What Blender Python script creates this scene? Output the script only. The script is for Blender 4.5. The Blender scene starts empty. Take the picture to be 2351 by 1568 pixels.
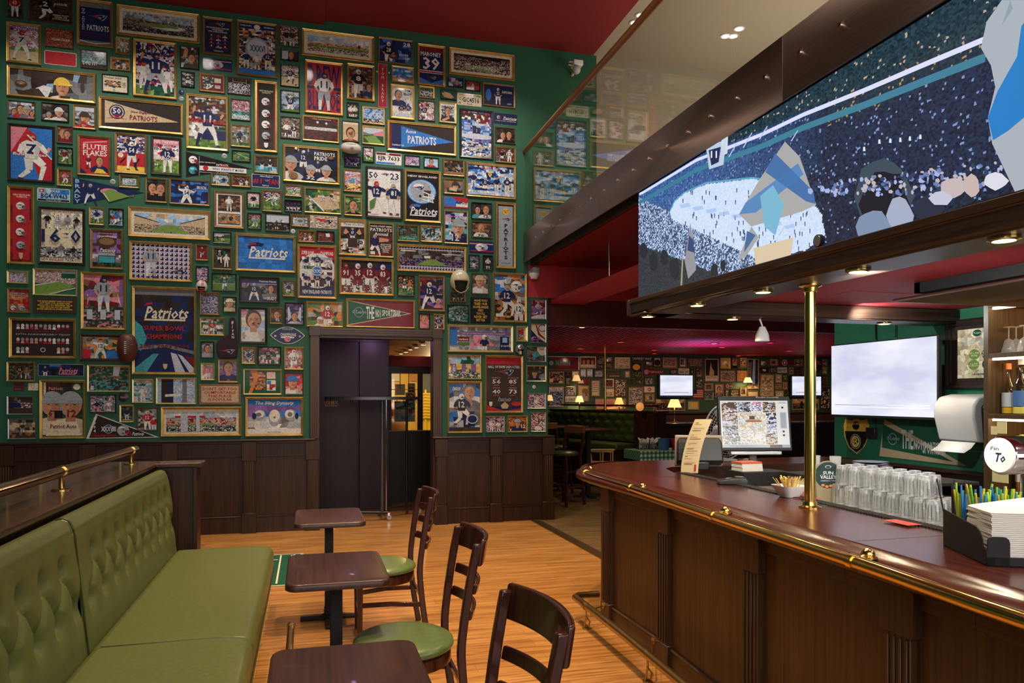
import bpy, bmesh, math, random
from mathutils import Vector, Matrix
R = random.Random(7)
C = bpy.context.scene.collection
SC = bpy.context.scene
# ------------------------------------------------------------------ camera
CX, HZ, FL, A = 1175.5, 913.0, 1716.0, math.radians(15.3)
EYE = 1.6
cam = bpy.data.cameras.new('camera'); co = bpy.data.objects.new('camera', cam); C.objects.link(co)
co.location = (0, 0, EYE); co.rotation_euler = (math.pi/2, 0, -A)
cam.sensor_width = 36; cam.lens = 36*FL/2351; cam.shift_y = (HZ-784)/2351; cam.clip_start = .05; cam.clip_end = 200
SC.camera = co
# ------------------------------------------------------------------ light
SC.view_settings.view_transform = 'Standard'; SC.view_settings.look = 'None'
SC.view_settings.gamma = 1; SC.view_settings.use_curve_mapping = False
SC.view_settings.exposure = 0.0
SC.cycles.max_bounces = 7; SC.cycles.diffuse_bounces = 3; SC.cycles.glossy_bounces = 4
SC.cycles.transmission_bounces = 7; SC.cycles.transparent_max_bounces = 12
SC.cycles.caustics_reflective = False; SC.cycles.caustics_refractive = False
SC.cycles.sample_clamp_indirect = 4; SC.cycles.use_denoising = True
W = bpy.data.worlds.new('world'); SC.world = W; W.use_nodes = True
W.node_tree.nodes['Background'].inputs[0].default_value = (.9, .85, 1, 1)
W.node_tree.nodes['Background'].inputs[1].default_value = .05
def area(name, loc, rot, sx, sy, power, col):
    l = bpy.data.lights.new(name, 'AREA'); l.shape = 'RECTANGLE'; l.size = sx; l.size_y = sy
    l.energy = power; l.color = col
    o = bpy.data.objects.new(name, l); C.objects.link(o); o.location = loc
    o.rotation_euler = [math.radians(a) for a in rot]; return o
def spot(name, loc, power, col=(1, .78, .5), size=100, blend=.6, aim=(0, 0, -1), rad=.04):
    l = bpy.data.lights.new(name, 'SPOT'); l.energy = power; l.color = col
    l.spot_size = math.radians(size); l.spot_blend = blend; l.shadow_soft_size = rad
    o = bpy.data.objects.new(name, l); C.objects.link(o); o.location = loc
    o.rotation_euler = Vector(aim).to_track_quat('-Z', 'Y').to_euler(); return o
def pt(name, loc, power, col=(1, .75, .45), rad=.05):
    l = bpy.data.lights.new(name, 'POINT'); l.energy = power; l.color = col; l.shadow_soft_size = rad
    o = bpy.data.objects.new(name, l); C.objects.link(o); o.location = loc; return o
WARM = (1, .74, .46); NEU = (1, .92, .84); COOL = (.82, .88, 1)
area('window_light', (.3, -2.6, 3.4), (72, 0, -10), 5, 3, 180, NEU)
area('window_light_low', (3.6, -3.2, 1.5), (90, 0, 12), 4.5, 1.6, 85, (.95, .96, 1))
area('hall_fill', (-.6, 4.6, 6.1), (0, 0, 0), 2, 3, 50, (1, .84, .66))  # soft fill added under the ceiling, no such fixture
for x, y, p in ((3.2, 1.5, 75), (3.9, .8, 50), (2.9, .2, 45)): spot('bar_fill', (x, y, 2.24), p, (1, .93, .82), 155, .5, (.1, .35, -1), .05)  # unseen spots added out of view to brighten the bar
spot('bar_wall_fill', (2.335, 2.75, 2.135), 75, (.97, 1, .93), 130, .7, (.85, .5, -.4), .012)  # added spot tucked beside a downlight to lift the green wall
spot('low_ceiling_fill', (3.9, 7.9, 3.3), 95, (1, .8, .5), 110, .8, (0, .1, -1), .04); spot('low_ceiling_fill', (4.4, 11.3, 2.56), 40, (1, .72, .42), 120, .8, (.1, .1, -1), .03)  # spots added to brighten the far floor, child chair and booth
spot('low_ceiling_fill', (3.6, 5.5, 3.32), 75, (1, .95, .85), 150, .6, (.9, 0, -1), .04)  # hidden spot added to brighten the green wall beyond the rear beam
for k in range(7): spot('far_room_fill', (5.2+1.15*k, 12.9, 2.56), 42, (1, .66, .4), 140, .7, (0, .5, -1), .04)  # warm spots without fixtures, added to brighten the far prints
area('far_ceiling_fill', (7.2, 12.6, 1.6), (180, 0, 0), 7, 4.5, 22, (1, .28, .42))  # added uplight standing in for bounce on the slats
spot('bar_wall_fill', (3.75, 4.42, 2.24), 34, (.95, 1, .92), 150, .6, (.7, .1, -.6), .05)  # added spot aimed sideways to brighten the green bar wall
area('mezzanine_fill', (6, 6.2, 3.9), (180, 0, 0), 3, 5, 135, (1, .88, .7))  # hidden upward fill added to brighten the beige ceiling
pt('lobby_light', (2.2, 13.2, 1.98), 40, (1, .7, .35)); pt('lobby_light', (.9, 10.4, 2.4), 4, (.8, .5, 1))
for x, y, p in ((.9, 7.4, 330), (1.3, 4.9, 260), (1.5, 3.2, 150), (-.4, 4.4, 120), (-2.2, 6.6, 15)):
    spot('ceiling_spot', (x, y, 6.05), p*2.9, WARM, 70, .8, rad=.08)
for x in (-2.6, -1.3, 0, 1.3, 2.3): spot('wall_washer', (x, 8.0, 6.1), 135, (1, .92, .82), 100, .9, (0, .42, -1), .07)
spot('mezzanine_spot', (4.4, 6.4, 6.1), 200, (1, .85, .62), 120, .8)
# ------------------------------------------------------------------ pixel -> plane
def ray(px, py):
    u = px-CX
    return (FL*math.sin(A)+u*math.cos(A), FL*math.cos(A)-u*math.sin(A), HZ-py)
def onY(px, py, y):
    d = ray(px, py); t = y/d[1]; return Vector((d[0]*t, y, EYE+d[2]*t))
def onX(px, py, x):
    d = ray(px, py); t = x/d[0]; return Vector((x, d[1]*t, EYE+d[2]*t))
def onZ(px, py, z):
    d = ray(px, py); t = (z-EYE)/d[2]; return Vector((d[0]*t, d[1]*t, z))
# ------------------------------------------------------------------ materials
MAT = {}
def mat(name, col=(.5, .5, .5), rough=.5, metal=0, emis=None, es=1, trans=0, ior=1.45, coat=0, alpha=1, spec=.5):
    if name in MAT: return MAT[name]
    m = bpy.data.materials.new(name); m.use_nodes = True; b = m.node_tree.nodes['Principled BSDF']
    b.inputs['Base Color'].default_value = (*col, 1); b.inputs['Roughness'].default_value = rough
    b.inputs['Metallic'].default_value = metal; b.inputs['IOR'].default_value = ior
    b.inputs['Transmission Weight'].default_value = trans; b.inputs['Coat Weight'].default_value = coat
    b.inputs['Coat Roughness'].default_value = .08; b.inputs['Alpha'].default_value = alpha
    b.inputs['Specular IOR Level'].default_value = spec
    if emis: b.inputs['Emission Color'].default_value = (*emis, 1); b.inputs['Emission Strength'].default_value = es
    MAT[name] = m; return m
def nd(m, t, **k):
    n = m.node_tree.nodes.new(t)
    for a, v in k.items():
        if a in n.inputs: n.inputs[a].default_value = v
        else: setattr(n, a, v)
    return n
def lk(m, a, b): m.node_tree.links.new(a, b)
def bsdf(m): return m.node_tree.nodes['Principled BSDF']
def coords(m, scale=(1, 1, 1), kind='Object', rot=(0, 0, 0)):
    tc = nd(m, 'ShaderNodeTexCoord'); mp = nd(m, 'ShaderNodeMapping')
    mp.inputs['Scale'].default_value = scale; mp.inputs['Rotation'].default_value = rot
    lk(m, tc.outputs[kind], mp.inputs['Vector']); return mp.outputs['Vector']
def ramp(m, fac, stops):
    r = nd(m, 'ShaderNodeValToRGB'); cr = r.color_ramp
    cr.elements[0].position, cr.elements[0].color = stops[0][0], (*stops[0][1], 1)
    cr.elements[1].position, cr.elements[1].color = stops[-1][0], (*stops[-1][1], 1)
    for p, c in stops[1:-1]:
        e = cr.elements.new(p); e.color = (*c, 1)
    lk(m, fac, r.inputs['Fac']); return r.outputs['Color']
def bump(m, h, st=.2, dist=.01):
    b = nd(m, 'ShaderNodeBump'); b.inputs['Strength'].default_value = st; b.inputs['Distance'].default_value = dist
    lk(m, h, b.inputs['Height']); lk(m, b.outputs['Normal'], bsdf(m).inputs['Normal'])
def noisy(name, c1, c2, scale=(20, 20, 20), rough=.5, nscale=1, det=4, bst=0, metal=0, coat=0, lo=.3, hi=.7, kind='Object', spec=.5):
    if name in MAT: return MAT[name]
    m = mat(name, c1, rough, metal, coat=coat, spec=spec)
    n = nd(m, 'ShaderNodeTexNoise'); n.inputs['Scale'].default_value = nscale; n.inputs['Detail'].default_value = det
    lk(m, coords(m, scale, kind), n.inputs['Vector'])
    lk(m, ramp(m, n.outputs['Fac'], [(lo, c1), (hi, c2)]), bsdf(m).inputs['Base Color'])
    if bst: bump(m, n.outputs['Fac'], bst, .004)
    return m
# woods: grain runs along the axis with the small scale
def wood(name, c1, c2, axis='z', rough=.35, coat=0, fine=60):
    s = {'x': (1.5, fine, fine), 'y': (fine, 1.5, fine), 'z': (fine, fine, 1.5)}[axis]
    return noisy(name, c1, c2, s, rough, 1, 6, .12, coat=coat, lo=.35, hi=.65)
DK1, DK2 = (.02, .007, .0042), (.046, .0155, .008)
def dk(axis): return wood('dark_wood_'+axis, DK1, DK2, axis, .38)
BR1, BR2 = (.05, .023, .011), (.1, .05, .023)
def bw(axis): return wood('bar_wood_'+axis, BR1, BR2, axis, .42)
def mah(axis): return wood('mahogany_'+axis, (.045, .009, .006), (.075, .017, .01), axis, .22, 0)
CH = wood('chair_mahogany', (.028, .007, .005), (.055, .013, .009), 'z', .25, .35)
BRASS = mat('brass', (.72, .5, .16), .16, 1); OLDB = mat('aged_brass', (.5, .34, .12), .32, 1)
GOLD = noisy('gilt', (.42, .25, .07), (.62, .4, .13), (8, 8, 8), .34, 1, 2, 0, metal=.75)
GOLD2 = noisy('pale_gilt', (.62, .5, .2), (.75, .62, .3), (8, 8, 8), .3, 1, 2, 0, metal=.7)
BRONZE = noisy('bronze_frame', (.2, .12, .045), (.3, .18, .07), (8, 8, 8), .4, 1, 2, 0, metal=.6)
BLKF = mat('black_frame', (.022, .014, .011), .3)
STEEL = mat('steel', (.5, .5, .52), .28, 1); CHROME = mat('chrome', (.8, .8, .82), .07, 1)
BLACK = mat('black_plastic', (.012, .012, .014), .4); MATB = mat('black_matte', (.008, .008, .009), .7)
WHITE = mat('white_plastic', (.75, .75, .76), .35); PAPER = mat('paper', (.75, .72, .66), .7)
RUB = mat('rubber', (.03, .03, .03), .8); REDC = mat('red_card', (.6, .03, .03), .5)
GREENW = noisy('green_paint', (.012, .085, .045), (.018, .115, .062), (70, 70, 70), .6, 1, 3, .25)
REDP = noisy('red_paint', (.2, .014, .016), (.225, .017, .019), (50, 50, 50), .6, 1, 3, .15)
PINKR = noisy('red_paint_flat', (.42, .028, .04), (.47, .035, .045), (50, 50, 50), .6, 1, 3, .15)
BEIGE = noisy('beige_paint', (.36, .31, .24), (.39, .34, .27), (60, 60, 60), .7, 1, 3, .1)
GLASS = mat('clear_glass', (.97, .98, 1), .02, trans=1, ior=1.45)
def pane(name, tint, refl=1.0):
    """thin architectural pane: see-through with real Fresnel reflection"""
    if name in MAT: return MAT[name]
    m = mat(name); nt = m.node_tree; nt.nodes.remove(bsdf(m))
    o = nt.nodes['Material Output']; t = nd(m, 'ShaderNodeBsdfTransparent'); g = nd(m, 'ShaderNodeBsdfGlossy')
    t.inputs['Color'].default_value = (*tint, 1); g.inputs['Roughness'].default_value = .01
    g.inputs['Color'].default_value = (1, 1, 1, 1)
    f = nd(m, 'ShaderNodeFresnel'); gm = nd(m, 'ShaderNodeNewGeometry'); ma = nd(m, 'ShaderNodeMapRange')   # same ior from both sides
    ma.inputs['To Min'].default_value = 1.5; ma.inputs['To Max'].default_value = 1/1.5
    lk(m, gm.outputs['Backfacing'], ma.inputs['Value']); lk(m, ma.outputs['Result'], f.inputs['IOR'])
    k = nd(m, 'ShaderNodeMath', operation='MULTIPLY'); k.inputs[1].default_value = refl; k.use_clamp = True
    x = nd(m, 'ShaderNodeMixShader'); lk(m, f.outputs[0], k.inputs[0]); lk(m, k.outputs[0], x.inputs[0])
    lk(m, t.outputs[0], x.inputs[1]); lk(m, g.outputs[0], x.inputs[2]); lk(m, x.outputs[0], o.inputs['Surface']); return m
PANE = pane('balcony_glass', (.95, .97, .95), 1.25)
def floorm(name, c1, c2, c3, rough=.3):
    m = mat(name, c1, rough); v = coords(m, (1, 1, 1))
    b = nd(m, 'ShaderNodeTexBrick', offset=.37, offset_frequency=2)
    for k, x in (('Scale', 1), ('Mortar Size', .0012), ('Mortar Smooth', .1), ('Bias', 0), ('Brick Width', 1.25), ('Row Height', .125)): b.inputs[k].default_value = x
    b.inputs['Color1'].default_value = (*c1, 1); b.inputs['Color2'].default_value = (*c2, 1); b.inputs['Mortar'].default_value = (*[q*.45 for q in c1], 1)
    lk(m, v, b.inputs['Vector'])
    n = nd(m, 'ShaderNodeTexNoise'); n.inputs['Scale'].default_value = 1; n.inputs['Detail'].default_value = 7; n.inputs['Distortion'].default_value = .6
    lk(m, coords(m, (2.2, 38, 1)), n.inputs['Vector'])
    mx = nd(m, 'ShaderNodeMix', data_type='RGBA', blend_type='MULTIPLY'); mx.inputs[0].default_value = .9
    lk(m, b.outputs['Color'], mx.inputs[6]); lk(m, ramp(m, n.outputs['Fac'], [(.3, c3), (.62, (1, 1, 1))]), mx.inputs[7])
    lk(m, mx.outputs[2], bsdf(m).inputs['Base Color']); bump(m, n.outputs['Fac'], .08, .003); return m
FLOOR1 = floorm('oak_planks', (.47, .215, .055), (.56, .27, .08), (.4, .28, .21))
FLOOR2 = floorm('worn_planks', (.2, .125, .05), (.25, .155, .065), (.45, .4, .36), .25)
# ------------------------------------------------------------------ mesh collector
class M:
    def __init__(s): s.v = []; s.f = []; s.mi = []; s.c = []; s.k = 0
    def mt(s, k): s.k = k; return s
    def add(s, vs, fs, col=None):
        n = len(s.v); s.v += [tuple(p) for p in vs]
        for f in fs: s.f.append([i+n for i in f]); s.mi.append(s.k); s.c.append(col)
        return s
    def box(s, a, b):
        (x0, y0, z0), (x1, y1, z1) = a, b
        x0, x1 = min(x0, x1), max(x0, x1); y0, y1 = min(y0, y1), max(y0, y1); z0, z1 = min(z0, z1), max(z0, z1)
        return s.add([(x0,y0,z0),(x1,y0,z0),(x1,y1,z0),(x0,y1,z0),(x0,y0,z1),(x1,y0,z1),(x1,y1,z1),(x0,y1,z1)],
            [(0,3,2,1),(4,5,6,7),(0,1,5,4),(1,2,6,5),(2,3,7,6),(3,0,4,7)])
    def bc(s, c, d):
        return s.box([c[i]-d[i]/2 for i in range(3)], [c[i]+d[i]/2 for i in range(3)])
    def prism(s, poly, h0, h1, ax='z'):
        """poly: ccw 2d points; ax z:(x,y) x:(y,z) y:(x,z)"""
        n = len(poly)
        def P(p, h): return {'z': (p[0], p[1], h), 'x': (h, p[0], p[1]), 'y': (p[0], h, p[1])}[ax]
        vs = [P(p, h0) for p in poly]+[P(p, h1) for p in poly]
        fs = [[(i+1) % n, i, i+n, (i+1) % n+n] for i in range(n)]
        fs += [list(range(n)), list(range(2*n-1, n-1, -1))]
        fs = [f[::-1] for f in fs]
        return s.add(vs, fs if ax != 'y' else [f[::-1] for f in fs])
    def loft(s, rings, closed=True, cap=True):
        n = len(rings[0]); vs = [p for r in rings for p in r]; fs = []
        for j in range(len(rings)-1):
            for i in range(n if closed else n-1):
                k = (i+1) % n; fs.append([j*n+i, j*n+k, (j+1)*n+k, (j+1)*n+i])
        if cap: fs += [list(range(n))[::-1], list(range((len(rings)-1)*n, len(rings)*n))]
        return s.add(vs, fs)
    def tube(s, path, r, n=12, cap=True, flat=None):
        """round (or flat=(w,h)) section swept along path"""
        P = [Vector(p) for p in path]; rings = []; up = Vector((0, 0, 1))
        rs = r if isinstance(r, (list, tuple)) else [r]*len(P)
        for i, p in enumerate(P):
            t = (P[min(i+1, len(P)-1)]-P[max(i-1, 0)]).normalized()
            u = up if abs(t.dot(up)) < .95 else Vector((0, 1, 0))
            a = t.cross(u).normalized(); b = a.cross(t).normalized()
            if flat: w, h = flat; rings.append([p+a*(w/2*sx)+b*(h/2*sy) for sx, sy in ((-1,-1),(1,-1),(1,1),(-1,1))])
            else: rings.append([p+(a*math.cos(q)+b*math.sin(q))*rs[i] for q in [2*math.pi*j/n for j in range(n)]])
        return s.loft(rings, True, cap)
    def lathe(s, prof, c=(0, 0, 0), n=20, ax='z', cap=True):
        rings = []
        for r, h in prof:
            ring = []
            for j in range(n):
                q = 2*math.pi*j/n; a, b = r*math.cos(q), r*math.sin(q)
                ring.append({'z': (c[0]+a, c[1]+b, c[2]+h), 'x': (c[0]+h, c[1]+a, c[2]+b), 'y': (c[0]+b, c[1]+h, c[2]+a)}[ax])
            rings.append(ring)
        return s.loft(rings, True, cap)
    def ell(s, c, r, n=20, m=12, rot=None):
        vs = []; fs = []
        for j in range(m+1):
            th = math.pi*j/m
            for i in range(n):
                q = 2*math.pi*i/n; p = Vector((r[0]*math.sin(th)*math.cos(q), r[1]*math.sin(th)*math.sin(q), r[2]*math.cos(th)))
                if rot: p = rot @ p
                vs.append(p+Vector(c))
        for j in range(m):
            for i in range(n):
                k = (i+1) % n; f = [j*n+i, (j+1)*n+i, (j+1)*n+k, j*n+k]; fs.append(f)
        return s.add(vs, fs)
    def build(s, name, mats, parent=None, bevel=0, smooth=30, rel=None, sol=0, seg=2, sub=0):
        if not isinstance(mats, (list, tuple)): mats = [mats]
        org = Vector((0, 0, 0))
        if parent is not None: org = Vector(parent.get('_o', (0, 0, 0))) if rel is None else Vector(rel)
        elif rel is None:
            xs = list(zip(*s.v)); org = Vector(((min(xs[0])+max(xs[0]))/2, (min(xs[1])+max(xs[1]))/2, min(xs[2])))
        else: org = Vector(rel)
        me = bpy.data.meshes.new(name)
        me.from_pydata([Vector(p)-org for p in s.v], [], s.f)
        for q in mats: me.materials.append(q)
        me.polygons.foreach_set('material_index', s.mi)
        if any(c is not None for c in s.c):
            at = me.color_attributes.new('Col', 'FLOAT_COLOR', 'CORNER'); buf = []
            for f, c in zip(s.f, s.c):
                c = c or (1, 1, 1)
                buf += [c[0], c[1], c[2], 1.0]*len(f)
            at.data.foreach_set('color', buf)
        me.update()
        if smooth:
            me.shade_smooth(); me.set_sharp_from_angle(angle=math.radians(smooth))
        o = bpy.data.objects.new(name, me); C.objects.link(o)
        if parent is not None: o.parent = parent; o['_o'] = tuple(org)
        else: o.location = org
        if sol: q = o.modifiers.new('s', 'SOLIDIFY'); q.thickness = sol; q.offset = 0
        if bevel: q = o.modifiers.new('b', 'BEVEL'); q.width = bevel; q.segments = seg; q.limit_method = 'ANGLE'; q.angle_limit = math.radians(40)
        if sub: q = o.modifiers.new('u', 'SUBSURF'); q.levels = sub; q.render_levels = sub
        return o
def thing(name, label, cat, loc=(0, 0, 0), rz=0, group=None, world=True):
    """world=True: children are given in world coordinates; else in the thing's own frame"""
    o = bpy.data.objects.new(name, None); C.objects.link(o); o.location = loc; o.rotation_euler = (0, 0, rz)
    o.empty_display_size = .05
    o['label'] = label; o['category'] = cat
    if group: o['group'] = group
    if world: o['_o'] = tuple(loc)
    return o
def tag(o, label, cat, group=None, kind=None):
    o['label'] = label; o['category'] = cat
    if group: o['group'] = group
    if kind: o['kind'] = kind
    return o
def struct(o): o['kind'] = 'structure'; return o
def dup(root, loc, label=None, rz=None, group=None):
    r = root.copy(); C.objects.link(r); r.location = loc
    if rz is not None: r.rotation_euler = (0, 0, rz)
    if label: r['label'] = label
    if group: r['group'] = group
    for ch in list(root.children):
        c = ch.copy(); C.objects.link(c); c.parent = r
        for g in list(ch.children):
            d = g.copy(); C.objects.link(d); d.parent = c
    return r
# ------------------------------------------------------------------ text as geometry
_tc = {}
def textgeo(s, res=1, bold=.02):
    """flat glyph outlines scaled to the unit box: verts (x 0..1, y 0..1), faces, aspect"""
    if s in _tc: return _tc[s]
    cu = bpy.data.curves.new('t', 'FONT'); cu.body = s; cu.resolution_u = res; cu.offset = bold; cu.fill_mode = 'FRONT'
    cu.size = 1; cu.space_line = .95; cu.align_x = 'CENTER'
    o = bpy.data.objects.new('t', cu); me = bpy.data.meshes.new_from_object(o)
    v = [(p.co.x, p.co.y) for p in me.vertices]; f = [list(p.vertices) for p in me.polygons]
    f = [q if sum(v[q[i]][0]*v[q[(i+1) % len(q)]][1]-v[q[(i+1) % len(q)]][0]*v[q[i]][1] for i in range(len(q))) > 0 else q[::-1] for q in f]
    bpy.data.objects.remove(o); bpy.data.curves.remove(cu); bpy.data.meshes.remove(me)
    if not v: r = ([], [], 1)
    else:
        x0 = min(p[0] for p in v); x1 = max(p[0] for p in v); y0 = min(p[1] for p in v); y1 = max(p[1] for p in v)
        r = ([((p[0]-x0)/(x1-x0), (p[1]-y0)/(y1-y0)) for p in v], f, (x1-x0)/(y1-y0))
    _tc[s] = r; return r
def textm(m, s, o, ux, uy, col=None, sk=0):
    """write text s into the parallelogram with lower-left o and edge vectors ux, uy (sk slants it)"""
    v, f, _ = textgeo(s); o = Vector(o); ux = Vector(ux); uy = Vector(uy)
    m.add([o+ux*(p[0]+sk*p[1])+uy*p[1] for p in v], f, col); return m
# ================================================================== ROOM
YW = 9.4                                     # face of the picture wall
ZC = 6.2
BAL = 2.72                                   # balcony face
def sbox(name, a, b, m, bevel=0): return struct(M().box(a, b).build(name, m, bevel=bevel))
sbox('floor', (-5, -3.5, -.1), (2.85, 17.5, 0), FLOOR1)
sbox('floor_far', (2.85, -3.5, -.1), (16, 17.5, 0), FLOOR2)
sbox('trim_1', (2.8, 5.6, 0), (2.87, 9.42, .006), OLDB); sbox('trim_2', (2.875, 5.6, 0), (2.93, 9.42, .005), mat('threshold_dark', (.05, .03, .015), .4))
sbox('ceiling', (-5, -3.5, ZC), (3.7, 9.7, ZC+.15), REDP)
sbox('trim_3', (-3.4, 2, ZC-.05), (.2, 9.4, ZC-.001), REDP)
sbox('ceiling_mezzanine', (3.7, -3.5, ZC), (9, 9.7, ZC+.15), BEIGE)
sbox('wall_left', (-3.55, -3.5, 0), (-3.3, 9.65, ZC), GREENW)
sbox('wall_rear', (-5, -3.6, 0), (16, -3.5, ZC), BEIGE)
w = M()                                      # picture wall with the doorway cut out
w.box((-3.55, YW, 0), (.10, YW+.2, ZC)); w.box((.10, YW, 2.36), (1.57, YW+.2, ZC)); w.box((1.57, YW, 0), (3.06, YW+.2, 2.92)); w.box((1.57, YW, 2.92), (2.79, YW+.2, ZC))
struct(w.build('wall_back', GREENW))
sbox('wall_mezzanine', (2.79, YW, 3.34), (3.75, YW+.2, ZC), GREENW)
sbox('wall_mezzanine_far', (3.75, YW-.001, 3.34), (9, YW+.2, ZC), BEIGE)
sbox('wall_mezzanine_right', (8.8, -3.5, 3.34), (9, YW, ZC), BEIGE)
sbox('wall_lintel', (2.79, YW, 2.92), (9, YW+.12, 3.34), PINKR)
sbox('wall_lintel_low', (3.06, YW+.13, 2.57), (14, YW+.3, 3.2), noisy('dull_red', (.09, .012, .01), (.11, .018, .012), rough=.5))
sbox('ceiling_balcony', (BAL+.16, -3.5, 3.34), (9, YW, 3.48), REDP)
# wainscot --------------------------------------------------------
WZ = 1.085
def wains(x0, x1, pil, name):
    b = M(); b.box((x0, YW-.03, 0), (x1, YW, WZ))
    b.box((x0, YW-.05, WZ-.03), (x1, YW-.03, WZ)); b.box((x0, YW-.042, WZ-.19), (x1, YW-.03, WZ-.03)); b.box((x0, YW-.05, 0), (x1, YW-.03, .2)); b.box((x0, YW-.056, .19), (x1, YW-.03, .2))
    o = struct(b.build(name, dk('z'), bevel=.003, seg=1))
    c = M().box((x0-.03, YW-.1, WZ), (x1+.03, YW, WZ+.022)); struct(c.build('trim_ledge', dk('x'), bevel=.006))
    for px in pil:
        x = onY(px, 1100, YW).x; q = M()
        q.box((x-.065, YW-.085, .22), (x+.065, YW-.03, WZ-.22))
        q.box((x-.082, YW-.095, WZ-.23), (x+.082, YW-.03, WZ-.005)); q.box((x-.082, YW-.095, 0), (x+.082, YW-.03, .24))
        for d in (-.038, -.013, .013, .038): q.mt(1).box((x+d-.004, YW-.092, .25), (x+d+.004, YW-.085, WZ-.24)); q.mt(0)
        struct(q.build('trim_pilaster', [dk('z'), mat('flute_edge', (.075, .04, .022), .3)], bevel=.003, seg=1))
wains(-3.3, .06, (18, 205, 393, 573, 718), 'wall_back_wainscot')
wains(1.545, 3.1, (1011, 1136, 1255), 'wall_back_wainscot_right')
# door casing
dt = [mat('casing', (.05, .022, .012), .35), mat('casing_edge', (.12, .06, .03), .3)]
for i, (a, b) in enumerate(((.03, .14), (1.53, 1.64))):
    q = M().box((a, YW-.04, WZ+.02), (b, YW, 2.36))
    for k in range(3): x = a+(b-a)*(.28+.22*k); q.mt(1).box((x-.004, YW-.047, WZ+.05), (x+.004, YW-.04, 2.33)); q.mt(0)
    q.box((a-.012, YW-.052, 2.35), (b+.012, YW, 2.47)); struct(q.build('trim_door_side', dt, bevel=.003, seg=1))
q = M().box((.15, YW-.04, 2.36), (1.52, YW, 2.455))
for k in range(3): q.mt(1).box((.15, YW-.047, 2.378+.026*k), (1.52, YW-.04, 2.386+.026*k)); q.mt(0)
q.box((.10, YW, 2.33), (1.57, YW+.2, 2.36)); struct(q.build('trim_door_head', dt, bevel=.002, seg=1))
for a, b in ((.10, .135), (1.535, 1.57)): sbox('trim_jamb', (a, YW, 0), (b, YW+.22, 2.33), dt[0])
# lobby seen through the doorway ------------------------------------
q = M().box((-.6, 10.9, 0), (1.135, 11.5, 2.5)); q.box((-.2, 10.87, 0), (.70, 10.9, 2.4)); q.box((.715, 10.87, 0), (1.135, 10.9, 2.4))
struct(q.build('wall_lobby_closet', wood('aubergine_wood', (.022, .009, .02), (.036, .014, .03), 'z', .45), bevel=.006))
sbox('wall_lobby_left', (-.7, YW+.2, 0), (-.6, 10.9, 2.6), BEIGE); sbox('wall_lobby_right', (2.9, YW+.31, 0), (3.04, 16, 2.9), dt[0])
q = M().add([(-.7, 9.62, 2.55), (2.9, 9.62, 2.55), (2.9, 14.5, 2.1), (-.7, 14.5, 2.1)], [(0, 3, 2, 1)]).add([(-.7, 9.62, 2.62), (2.9, 9.62, 2.62), (2.9, 14.5, 2.17), (-.7, 14.5, 2.17)], [(0, 1, 2, 3)])
struct(q.build('ceiling_lobby', noisy('ochre_ceiling', (.5, .22, .08), (.56, .26, .1), rough=.6)))
# far room ----------------------------------------------------------
YF = 15.5
sbox('wall_far', (2.9, YF, 0), (16, YF+.2, 3.0), noisy('dark_green_paint', (.014, .06, .03), (.02, .075, .04), rough=.6))
sbox('wall_far_right', (13.5, YW, 0), (13.7, YF, 3.0), GREENW)
sbox('ceiling_far', (3.06, YW+.3, 2.66), (14, YF, 2.75), mat('ceiling_dark', (.012, .002, .003), .8))
q = M()
for k in range(96):
    x = 3.12+k*.108; q.mt(0).box((x, YW+.31, 2.585), (x+.05, YF, 2.588)); q.mt(1).box((x, YW+.31, 2.588), (x+.05, YF, 2.64))
struct(q.build('ceiling_slats', [mat('lacquer_slats', (.42, .022, .04), .5, spec=.3), mat('slat_sides_shade', (.035, .003, .006), .7)]))  # side faces coloured dark to stand in for shaded gaps
# bar surround: green wall, bar ceiling
GX = 4.7
sbox('wall_bar', (GX, -1, 1.06), (GX+.25, 5.88, 2.6), noisy('green_paint_bar', (.012, .11, .06), (.018, .135, .075), (70, 70, 70), .5, 1, 3, .2))
sbox('wall_bar_base', (GX+.03, -1, 0), (GX+.25, 5.86, 1.058), dk('y'))
sbox('trim_bar_ledge', (GX-.03, -1, 1.03), (GX+.03, 5.88, 1.059), dk('y'), .005)
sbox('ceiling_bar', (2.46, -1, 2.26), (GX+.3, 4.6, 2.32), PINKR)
# beams of the bar canopy
def beam(name, p, q_, prof):
    """profile (offset to the right of p->q, z) swept straight"""
    p, q_ = Vector(p), Vector(q_); t = (q_-p).normalized(); r = Vector((t.y, -t.x, 0))
    m = M().loft([[Vector((o.x, o.y, 0))+r*a+Vector((0, 0, z)) for a, z in prof] for o in (p, q_)])
    return struct(m.build(name, wood('canopy_wood_y', (.03, .016, .011), (.06, .033, .023), 'y', .33), bevel=.004, seg=1))
pf = [(0, 2.27), (0, 2.24), (.015, 2.235), (.015, 2.175), (.03, 2.165), (.03, 2.155), (.27, 2.155), (.27, 2.27)]
b0 = onZ(1456, 690, 2.25); b1 = Vector((2.215, .2, 0))
d = (b1-b0); beam('beam_canopy_front', (2.12, 4.72, 0), (2.30, .0, 0), [(-a, z) for a, z in pf][::-1])
q = M().loft([[(2.1, 4.72+a, z) for a, z in pf], [(GX, 4.72+a, z) for a, z in pf]]); q = M().box((2.125, 4.50, 2.155), (GX-.002, 4.74, 2.165)).box((2.12, 4.72, 2.165), (GX-.002, 4.76, 2.27)).box((2.45, 4.5, 2.165), (GX-.002, 4.53, 2.255)).box((2.3,4.53,2.255),(GX-.002,4.72,2.27))
struct(q.build('beam_canopy_rear', wood('canopy_wood_x', (.03, .016, .011), (.06, .033, .023), 'x', .33), bevel=.004, seg=1))
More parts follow.
